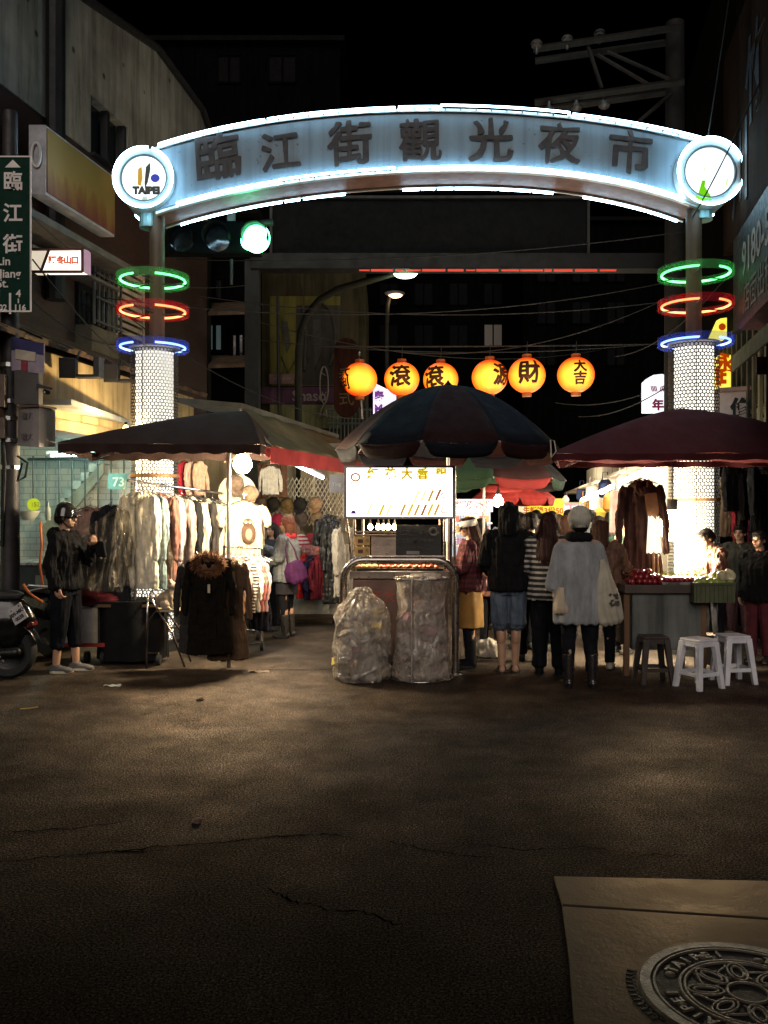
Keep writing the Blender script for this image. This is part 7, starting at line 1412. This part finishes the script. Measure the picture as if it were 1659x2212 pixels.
hm_ = MB(); hm_.slab([(.085 * math.cos(a), .0 - .10 - .05 * math.sin(a), 1.625 - .004 * math.sin(a)) for a in [q * math.pi / 12 for q in range(13)]], (0, 0, .008)); add(p, hm_, 'helmet_peak', MATS['helmet_black'], True)
hm_ = MB(); hm_.tube([(-.095, .03, 1.62), (-.088, -.005, 1.56), (-.05, -.05, 1.505), (0, -.07, 1.50), (.05, -.05, 1.505), (.088, -.005, 1.56), (.095, .03, 1.62)], .008, 6); add(p, hm_, 'chin_strap', BLACKF, True)
gl_ = MB()
for sg in (-1, 1): gl_.tube([(sg * .034 + .024 * math.cos(a), -.094, 1.602 + .019 * math.sin(a)) for a in [q * math.pi / 8 for q in range(16)]], .0028, 6, True); gl_.cyl((sg * .058, -.092, 1.606), (sg * .08, .01, 1.605), .0028, seg=6)
gl_.cyl((-.010, -.094, 1.606), (.010, -.094, 1.606), .0028, seg=6); add(p, gl_, 'glasses', DARKM, True)
q = wpt(p, (.03, -.30, 1.33)); mo = thing('face_mask', 'black cloth face mask held at the chest of the man in the helmet', 'face mask', q); MB().grid(lambda a, b: V((.05 + .10 * (a - .5), .02 * math.sin(a * 6), -.16 * b)) + V((.03 * b, 0, .02)), 8, 8).build('cloth', BLACKF, mo, smooth=True, solid=.02)
# --- shopping woman with the purple bag
p = make_person('woman in a grey padded jacket and red scarf reaching for a shirt', X(620, 11.6), 11.6, -108, 1.52, arms={'R': (V((-.22, -.22, 1.16)), V((-.12, -.42, 1.26))), 'L': (V((.25, .0, 1.14)), V((.19, -.20, 1.06)))}, head=(10, 0))
jk = M((.16, .17, .18), .6, 0, .3, 7, .5, 12, (.6, .6, 3), key='grey_padded'); top(p, jk, .80, .05, 1.0, .01, 'padded_jacket', 0, 0, .012, .026); skirt(p, M((.016, .014, .02), .85), .62, .0); trousers(p, DKP, .09, .0, 'tights'); shoes(p, M((.02, .017, .016), .5), 'boot'); hair(p, hairmat((.10, .032, .016), 'hair_chestnut'), 'bob')
sc2 = MB(); sc2.tube([(.10 * math.cos(a), .012 + .09 * math.sin(a), 1.435 + .02 * math.sin(a)) for a in [q * math.pi / 10 for q in range(20)]], .045, 10, True); sc2.cap((.05, -.11, 1.40), (.07, -.15, 1.18), .035, .04); blob(sc2, 'scarf', M((.55, .02, .04), .85), p['root'], .011, 2, fold_disp(.008, 30, 20, 2), p['XF'])
bg_ = MB(); bg_.loft([(-.33, .10, .07), (-.28, .17, .09), (-.12, .17, .08), (0, .12, .03)], 22); bo = blob(bg_, 'tote_bag', M((.055, .010, .06), .7, 0, .45, 9, .4, 50, spec=.2, key='purple_cloth'), None, .011, 3, fold_disp(.014, 24, 12, 4)); bo.location = (X(633, 11.3), 11.3, Z(1214, 11.3)); bo.scale = (.82,) * 3; bo.rotation_euler = (0, R(-14), R(12)); ROOT[bo.name] = Matrix.Translation(bo.location); tag(bo, 'purple cloth tote bag hanging from the shoulder of the woman in grey', 'bag')
MB().tube([(-.09, 0, -.03), (-.06, .05, .2), (.02, .12, .36), (.07, .05, .18), (.08, 0, -.03)], .012, 8).build('strap', MATS['purple_cloth'], bo, smooth=True)
p = make_person('shop girl with dark hair half hidden behind the woman in grey, face lit', X(586, 12.3), 12.3, -35, 1.44, voxel=.009); top(p, M((.03, .03, .035), .85), .8); trousers(p, DKP); shoes(p, RUBBER); hair(p, HB, 'bob')
# --- vendor at the sausage cart
p = make_person('long haired sausage vendor in a white headband, dark red jacket and mustard skirt', X(1014, 9.4), 9.4, -98, 1.53, arms={'L': (V((.23, -.06, 1.14)), V((.14, -.28, 1.06))), 'R': (V((-.23, -.06, 1.14)), V((-.10, -.30, 1.05)))}, head=(0, 10))
top(p, stripes('plaid_red', (.11, .01, .016), (.045, .008, .012), 18), .88, .035, 1.0, 0, 'jacket', .02, 0, .012); skirt(p, M((.30, .15, .03), .8, key='mustard'), .46, .02); trousers(p, DKP, .09, .004, 'tights'); shoes(p, BLACKF, 'boot'); hair(p, HBR, 'long', length=1.08)
hb_ = MB(); hb_.lathe([(.096, -.035), (.103, -.03), (.105, .035), (.098, .038)], (0, .015, 1.645), 28); add(p, hb_, 'headband', M((.75, .70, .60), .7), True); MB_ = MB(); MB_.slab([(-.075, -.06, 1.62), (-.075, -.16, 1.60), (.075, -.16, 1.60), (.075, -.06, 1.62)], (0, 0, .01)); add(p, MB_, 'visor', M((.72, .68, .58), .7), True, False)
MB_ = MB(); MB_.ball((0, .17, 1.02), (.05, .03, .035), 2).cap((0, .17, 1.02), (.06, .19, .9), .022, .03).cap((0, .17, 1.02), (-.06, .19, .92), .022, .03); add(p, MB_, 'apron_bow', M((.55, .25, .26), .8))
# --- man in hoodie and denim shorts
p = make_person('man seen from behind in a black hooded jacket, denim shorts and sandals', X(1098, 9.08), 9.08, 176, 1.66, arms={'L': (V((.25, -.02, 1.12)), V((.18, -.20, 1.02))), 'R': (V((-.25, -.02, 1.12)), V((-.18, -.20, 1.02)))}, head=(0, 8), legs={'L': (V((.075, -.012, .48)), V((.065, .02, .085))), 'R': (V((-.08, -.012, .48)), V((-.07, -.01, .085)))})
top(p, BLK3, .84, .035, 1.0, .015, 'hooded_jacket', .02, 0, .012, hoodup=True); trousers(p, DEN, .50, .012, 'shorts', .008); sandals(p, M((.05, .04, .035), .7)); hair(p, HB)
# --- dark figure between
p = make_person('person all in black standing just right of the man in denim shorts', X(1146, 9.75), 9.75, 165, 1.58, voxel=.009); top(p, BLK3, .82, .045, 1.0, .0, 'coat', .02); trousers(p, DKP); shoes(p, RUBBER); hair(p, HB, 'short')
# --- striped sweater
p = make_person('woman with long red brown hair in a striped sweater, seen from behind', X(1186, 8.95), 8.95, 168, 1.58, arms={'L': (V((.24, -.04, 1.12)), V((.16, -.24, 1.08)))}, head=(-12, 5))
top(p, stripes('sweater_stripe', (.50, .46, .42), (.025, .022, .022), 19, 2, .42), .80, .045, .9, .02, 'sweater', .02, 0, .010, .024); trousers(p, DKP, .09, .03); shoes(p, BLACKF); hair(p, HRD, 'long', length=1.16)
# --- beanie and poncho
p = make_person('woman from behind in a grey knitted poncho and pale beanie', X(1250, 8.3), 8.3, 180, 1.585, arms={'L': (V((.25, .0, 1.14)), V((.22, -.12, .93))), 'R': (V((-.26, .0, 1.13)), V((-.27, -.05, .92)))}, legs={'L': (V((.095, -.012, .48)), V((.10, .0, .085))), 'R': (V((-.11, -.012, .48)), V((-.125, .03, .085)))})
po = MB(); po.loft([(.63, .24, .16), (.66, .25, .17), (.9, .25, .175), (1.15, .245, .165), (1.30, .225, .15), (1.39, .20, .125), (1.45, .10, .09)], 32)
for sg in (-1, 1): po.cap((sg * .16, .01, 1.345), (sg * .27, .0, 1.0), .092, .066)
def ribs(co, no): a = np.arctan2(co[:, 1], co[:, 0]); return .010 * np.sin(a * 11 + np.sin(co[:, 2] * 4) * .6) * np.clip((1.45 - co[:, 2]) * 2, 0, 1) + .003 * np.sin(a * 70)
blob(po, 'poncho', M((.31, .32, .335), .9, 0, .25, 14, .6, 90, (1, 1, .4), key='grey_knit'), p['root'], .010, 3, ribs, p['XF']); trousers(p, DKP, .16, .01); shoes(p, M((.02, .018, .02), .25, coat=.5), 'boot'); hair(p, HB)
bn = MB(); bn.ball((0, .035, 1.655), (.112, .125, .108), 3); bn.ball((0, .055, 1.70), (.095, .10, .08), 3); bn.loft([(1.565, .092, .108, 0, .02), (1.60, .097, .112, 0, .02), (1.64, .10, .115, 0, .03)], 24)
def rib2(co, no): a = np.arctan2(co[:, 1], co[:, 0]); return .003 * np.sin(a * 40)
blob(bn, 'beanie', M((.52, .50, .42), .9, 0, .2, 14, .5, 120), p['root'], .009, 2, rib2, p['XF'] @ p['HX']); cl_ = MB(); cl_.tube([(.085 * math.cos(a), .012 + .08 * math.sin(a), 1.47) for a in [q * math.pi / 10 for q in range(20)]], .05, 10, True); blob(cl_, 'neck_warmer', BLACKF, p['root'], .011, 3, fold_disp(.006, 40, 30, 1), p['XF'])
bg_ = MB(); bg_.loft([(-.50, .08, .06), (-.46, .12, .08), (-.25, .125, .075), (0, .05, .03), (.10, .025, .02)], 20); bo = blob(bg_, 'canvas_bag', M((.46, .42, .33), .8, 0, .2, 6, .3, 60), None, .011, 3, fold_disp(.012, 22, 9, 6)); bo.location = (X(1304, 8.2), 8.2, Z(1232, 8.2)); bo.rotation_euler = (0, R(-9), R(15)); ROOT[bo.name] = Matrix.Translation(bo.location); tag(bo, 'white canvas tote with a dark printed pattern hanging at the right of the grey poncho', 'bag')
pr = MB(); rnd = random.Random(6)
for k in range(16): pr.ball((rnd.uniform(-.02, .07), -.085, -.18 - rnd.uniform(0, .16)), (.016, .012, .012), 1)
pr.build('print', M((.08, .08, .08), .8), bo)
bg_ = MB(); bg_.loft([(-.24, .06, .04), (-.2, .075, .05), (0, .04, .03)], 16); bo = blob(bg_, 'shopping_bag', M((.52, .42, .30), .6, 0, .2, 6, .3, 60), None, .011, 3, fold_disp(.008, 30, 14, 7)); bo.location = (X(1213, 8.2), 8.2, Z(1268, 8.2)); ROOT[bo.name] = Matrix.Translation(bo.location); tag(bo, 'small cream shopping bag hanging at the left of the grey poncho', 'bag')
# --- girl in brown behind
p = make_person('girl in a ruffled brown jacket raising her hand, behind the grey poncho', X(1298, 9.25), 9.25, 160, 1.50, arms={'R': (V((-.26, -.10, 1.15)), V((-.16, -.22, 1.38))), 'L': (V((.24, .0, 1.12)), V((.2, -.12, .95)))}, head=(-25, 5), curl=(.5, 1.2)); top(p, M((.10, .05, .03), .7, 0, .4, 10), .88, .05, .62, .02, 'jacket', .02, 0, .014, .03); trousers(p, DKP, .09, .01); shoes(p, M((.4, .36, .3), .6)); hair(p, HBR, 'long', length=1.25)
# --- man in green
p = make_person('man in a mint green shirt with a dark strap eating beside the dark hanging coat', X(1345, 10.35), 10.35, -52, 1.54, arms={'R': (V((-.25, -.08, 1.14)), V((-.06, -.27, 1.10))), 'L': (V((.25, -.12, 1.16)), V((.10, -.20, 1.36)))}, head=(8, 8), curl=(1.2, .9)); top(p, M((.12, .36, .26), .8, 0, .2, 8), .86, .03, .42, 0, 'shirt', .012, 0, .010); trousers(p, DKP); shoes(p, RUBBER); hair(p, HB); MB_ = MB(); MB_.tube([(.07, -.03, 1.46), (.07, -.15, 1.33), (.05, -.17, 1.1), (.03, -.17, .95)], .018, 6); add(p, MB_, 'bag_strap', M((.05, .07, .06), .8))
# --- fruit vendor
p = make_person('fruit vendor in a dark brown jacket looking down at the lit fruit', X(1543, 9.72), 9.72, -72, 1.42, arms={'R': (V((-.24, -.10, 1.14)), V((-.14, -.30, 1.0))), 'L': (V((.24, -.10, 1.14)), V((.14, -.32, 1.02)))}, head=(0, 22), lean=8); top(p, M((.10, .04, .025), .75, 0, .35, 8), .85, .05, 1.0, .01, 'jacket', .025, 0, .014, .03); trousers(p, DKP); shoes(p, RUBBER); hair(p, HB)
p = make_person('boy in a dark jacket at the right edge, face turned towards the fruit stall', X(1640, 9.7), 9.7, -40, 1.38, head=(-20, 0)); top(p, BLK3, .80, .05, 1.0, .0, 'jacket', .02, 0, .012); trousers(p, M((.10, .012, .02), .85), .09, .02); shoes(p, RUBBER); hair(p, HB)
p = make_person('person in dark olive clothes standing behind the boy at the right edge', X(1598, 10.9), 10.9, -30, 1.43, voxel=.009, head=(-10, 0)); top(p, M((.03, .028, .018), .85), .80, .05); trousers(p, M((.05, .015, .02), .85), .09, .02); shoes(p, RUBBER); hair(p, HB)
# --- crowd down the lane
cr_ = [(1060, 10.4, 170, 1.34, (.20, .09, .06), 'bob', HBR, 'short woman in a russet top right of the headband vendor'), (1121, 11.4, 175, 1.58, (.02, .02, .022), 'short', HB, 'man in black walking away just above the black clad person'), (1138, 12.2, 20, 1.52, (.55, .50, .45), 'bob', HB, 'woman in a white top facing the camera down the lane'), (1177, 10.6, -60, 1.57, (.05, .03, .025), 'short', HB, 'young man turned left behind the striped sweater'), (1207, 13.2, 170, 1.55, (.12, .03, .03), 'bob', HBR, 'woman in dull red walking away under the yellow banner'), (1228, 15.0, 178, 1.62, (.25, .24, .22), 'short', HB, 'man in grey far down the lane above the pale beanie'), (1274, 14.2, 185, 1.62, (.20, .24, .24), 'short', HB, 'man in grey green far down the lane right of the pale beanie'), (1294, 12.2, 150, 1.53, (.06, .05, .045), 'bob', HB, 'woman in charcoal down the lane behind the girl in brown'), (1158, 16.5, 180, 1.62, (.06, .06, .09), 'short', HB, 'distant man in navy below the yellow banner'), (1318, 15.5, 170, 1.6, (.3, .25, .2), 'bob', HBR, 'distant woman in beige near the lit right shops'), (1098, 13.5, 172, 1.6, (.04, .04, .045), 'short', HB, 'man in dark grey down the lane behind the hooded man'), (1160, 13.0, 186, 1.55, (.10, .02, .03), 'bob', HB, 'woman in dark red down the lane left of the striped sweater'), (1192, 15.5, 176, 1.6, (.03, .03, .05), 'short', HB, 'distant man in blue black under the yellow banner'), (1250, 16.5, 182, 1.64, (.05, .045, .04), 'short', HB, 'distant man in brown black above the pale beanie'), (1222, 11.6, 160, 1.54, (.03, .03, .03), 'bob', HBR, 'woman in black between the striped sweater and the poncho'), (1128, 10.6, 190, 1.56, (.03, .02, .02), 'short', HB, 'man in dark brown right behind the hooded man'), (1040, 12.4, 150, 1.5, (.24, .05, .10), 'bob', HB, 'woman in plum under the red and white shop sign')]
for u, Y, rz, h, col, st, hm2, lab in cr_:
    p = make_person(lab, X(u, Y), Y, rz, h, voxel=.012, group='passers-by in the lane'); top(p, M(col, .8), .82, .04, 1.0, .01, 'jacket', .015, 0, .012); trousers(p, DKP, .09, .012); shoes(p, RUBBER); hair(p, hm2, st)
# ================================================================== SCOOTER at the left edge
so = thing('scooter', 'black motor scooter at the left edge with its rear wheel and white plate showing', 'scooter', (X(20, 8.75), 8.75, 0), R(180))
# local: forward = +x (after 180 deg turn it points left, rear towards the right)
SBK = M((.006, .006, .007), .3, 0, .2, 5, .03, 30, coat=.3, key='scooter_black')
def wheel(x):
    w_ = MB(); w_.lathe([(.17, -.05), (.235, -.058), (.262, -.03), (.266, 0), (.262, .03), (.235, .058), (.17, .05), (.17, -.05)], seg=40).xform(Matrix.Translation((x, 0, .266)) @ Matrix.Rotation(R(90), 4, 'X')); t_ = w_.build('wheel', RUBBER, so, smooth=50)
    r_ = MB(); r_.lathe([(.05, -.04), (.16, -.045), (.172, -.05), (.172, .05), (.16, .045), (.05, .04), (.05, -.04)], seg=32).xform(Matrix.Translation((x, 0, .266)) @ Matrix.Rotation(R(90), 4, 'X')); r_.build('rim', M((.03, .03, .03), .4, .5), t_, smooth=40)
wheel(.0); wheel(1.28)
m = MB(); m.loft([(.30, .34, .09, .20), (.42, .40, .13, .18), (.58, .42, .15, .16), (.70, .38, .13, .18), (.76, .34, .11, .2)], 24); m.cap((.55, 0, .32), (.95, 0, .30), .10, .10); m.cap((.95, 0, .32), (1.12, 0, .85), .11, .10); m.cap((1.12, 0, .85), (1.13, 0, .98), .09, .06); blob(m, 'body', SBK, so, .014, 4)
m = MB(); m.loft([(.76, .33, .11, .2), (.81, .36, .12, .2), (.845, .30, .10, .22)], 24); blob(m, 'seat', M((.02, .02, .02), .6), so, .014, 3)
m = MB(); m.grid(lambda a, b: V((.29 * math.cos(R(15) + a * R(150)) * 1.0, (b - .5) * .15, .266 + .30 * math.sin(R(15) + a * R(150)))), 20, 4); m.build('rear_fender', SBK, so, smooth=True, solid=.008)
m = MB(); m.tube([(1.13, -.30, 1.0), (1.10, -.15, 1.02), (1.13, 0, .99), (1.10, .15, 1.02), (1.13, .30, 1.0)], .014, 8); hbx = m.build('handlebar', DARKM, so, smooth=True); MB().ball((1.2, 0, .93), (.06, .10, .07), 3).build('headlight', M((.5, .5, .5), .1, key='headlamp_glass'), so, smooth=True)
for s in (-1, 1): m = MB(); m.cyl((1.11, s * .2, 1.0), (1.05, s * .26, 1.17), .006, seg=6).ball((1.05, s * .27, 1.2), (.015, .06, .04), 2); m.build('mirror', DARKM, so, smooth=40)
for s in (-1, 1): MB().tube([(.02, s * .1, .27), (.12, s * .12, .42), (.2, s * .12, .58)], .022, 8).build('shock_absorber', CHROME, so, smooth=True)
m = MB(); m.cap((-.12, .13, .27), (.35, .13, .24), .05, .042); blob(m, 'exhaust', M((.03, .03, .03), .4, .7), so, .009, 2); 
m = MB()
for k in range(9): t = k / 8; m.box((-.02 + .24 * t, .186, .20 + .30 * t), (.016, .008, .022), (0, R(40), 0))
m.build('heat_shield', M((.7, .7, .7), .2, .8), so)
MB().box((-.21, 0, .52), (.09, .13, .05), (0, R(20), 0)).build('tail_light', M((.10, .005, .007), .3), so, bevel=.012)
# plate, tilted, turned to the camera
pc_ = W(39, 1326, 8.60); PWm = M((.55, .52, .53), .4, 0, .12, 10, .05, 30, key='plate_white'); ax = V((.80, -.25, .52)).normalized(); ay = V((-.50, .12, .85)); fr_ = basis(pc_, ax, ay)
m = MB(); m.box((0, 0, 0), (.165, .16, .006)); m.xform(fr_); pl_ = m.build('licence_plate', PWm, so, world=True)
def ptext(body, sz, dx, dy): me = text_mesh(body, sz, .0015, .002); me.transform(fr_ @ Matrix.Translation((dx, dy, .0045))); link('lettering', me, M((.02, .02, .025), .6), pl_, world=True)
ptext('009-MKF', .050, 0, .012); ptext('0038', .05, 0, -.042)
m = MB()
for s in (-1, 1): m.cyl((s * .05, .058, 0), (s * .05, .058, .006), .008, seg=12)
m.xform(fr_); m.build('plate_bolts', DARKM, pl_, world=True)
MB().cyl(pc_ + V((-.02, .02, -.06)), pc_ + V((-.12, .12, -.16)), .02).build('plate_bracket', DARKM, so, world=True)
# helmet / tail box of a second scooter and odds and ends behind
o = thing('scooter', 'second dark scooter parked behind the first with a small red tail lamp', 'scooter', (X(105, 10.0), 10.0, 0), R(150))
m = MB(); m.cap((-.1, 0, .55), (.5, 0, .6), .15, .13); m.cap((.3, 0, .35), (.8, 0, .3), .1, .1); m.cap((.8, 0, .32), (.95, 0, .9), .1, .07); blob(m, 'body', SBK, o, .016, 4)
for x in (.0, 1.1): w_ = MB(); w_.lathe([(.10, -.045), (.20, -.05), (.23, 0), (.20, .05), (.10, .045), (.10, -.045)], seg=32).xform(Matrix.Translation((x, 0, .23)) @ Matrix.Rotation(R(90), 4, 'X')); w_.build('wheel', RUBBER, o, smooth=50)
MB().ball((-.24, 0, .55), (.03, .05, .035), 2).build('tail_light', M((.12, .005, .01), .3), o, smooth=True); MB().tube([(.95, -.28, .95), (.93, 0, .97), (.95, .28, .95)], .014, 8).build('handlebar', DARKM, o, smooth=True); MB().box((.1, 0, .75), (.5, .22, .06)).build('seat', M((.02, .02, .02), .6), o, bevel=.02)
# warm shop clutter on the far right
o = thing('fruit_boxes', 'stack of dark cartons on the ground behind the stools', 'carton', (X(1560, 9.6), 9.6, 0)); MB().box((X(1560, 9.6), 9.7, .15), (.4, .35, .3)).build('box', M((.06, .045, .035), .8), o, world=True, bevel=.006); MB().box((X(1560, 9.6), 9.7, .302), (.41, .36, .012)).build('lid', M((.08, .06, .045), .8), o, world=True)
# white carrier bag on the ground in the lane
pile('carrier_bag', 'white plastic carrier bag on the ground behind the man in denim shorts', 'bag', (X(1056, 10.0), 10.0, 0), (.28, .22, .22), M((.55, .48, .40), .3, 0, .2, 8, .5, 30), 17, .012)
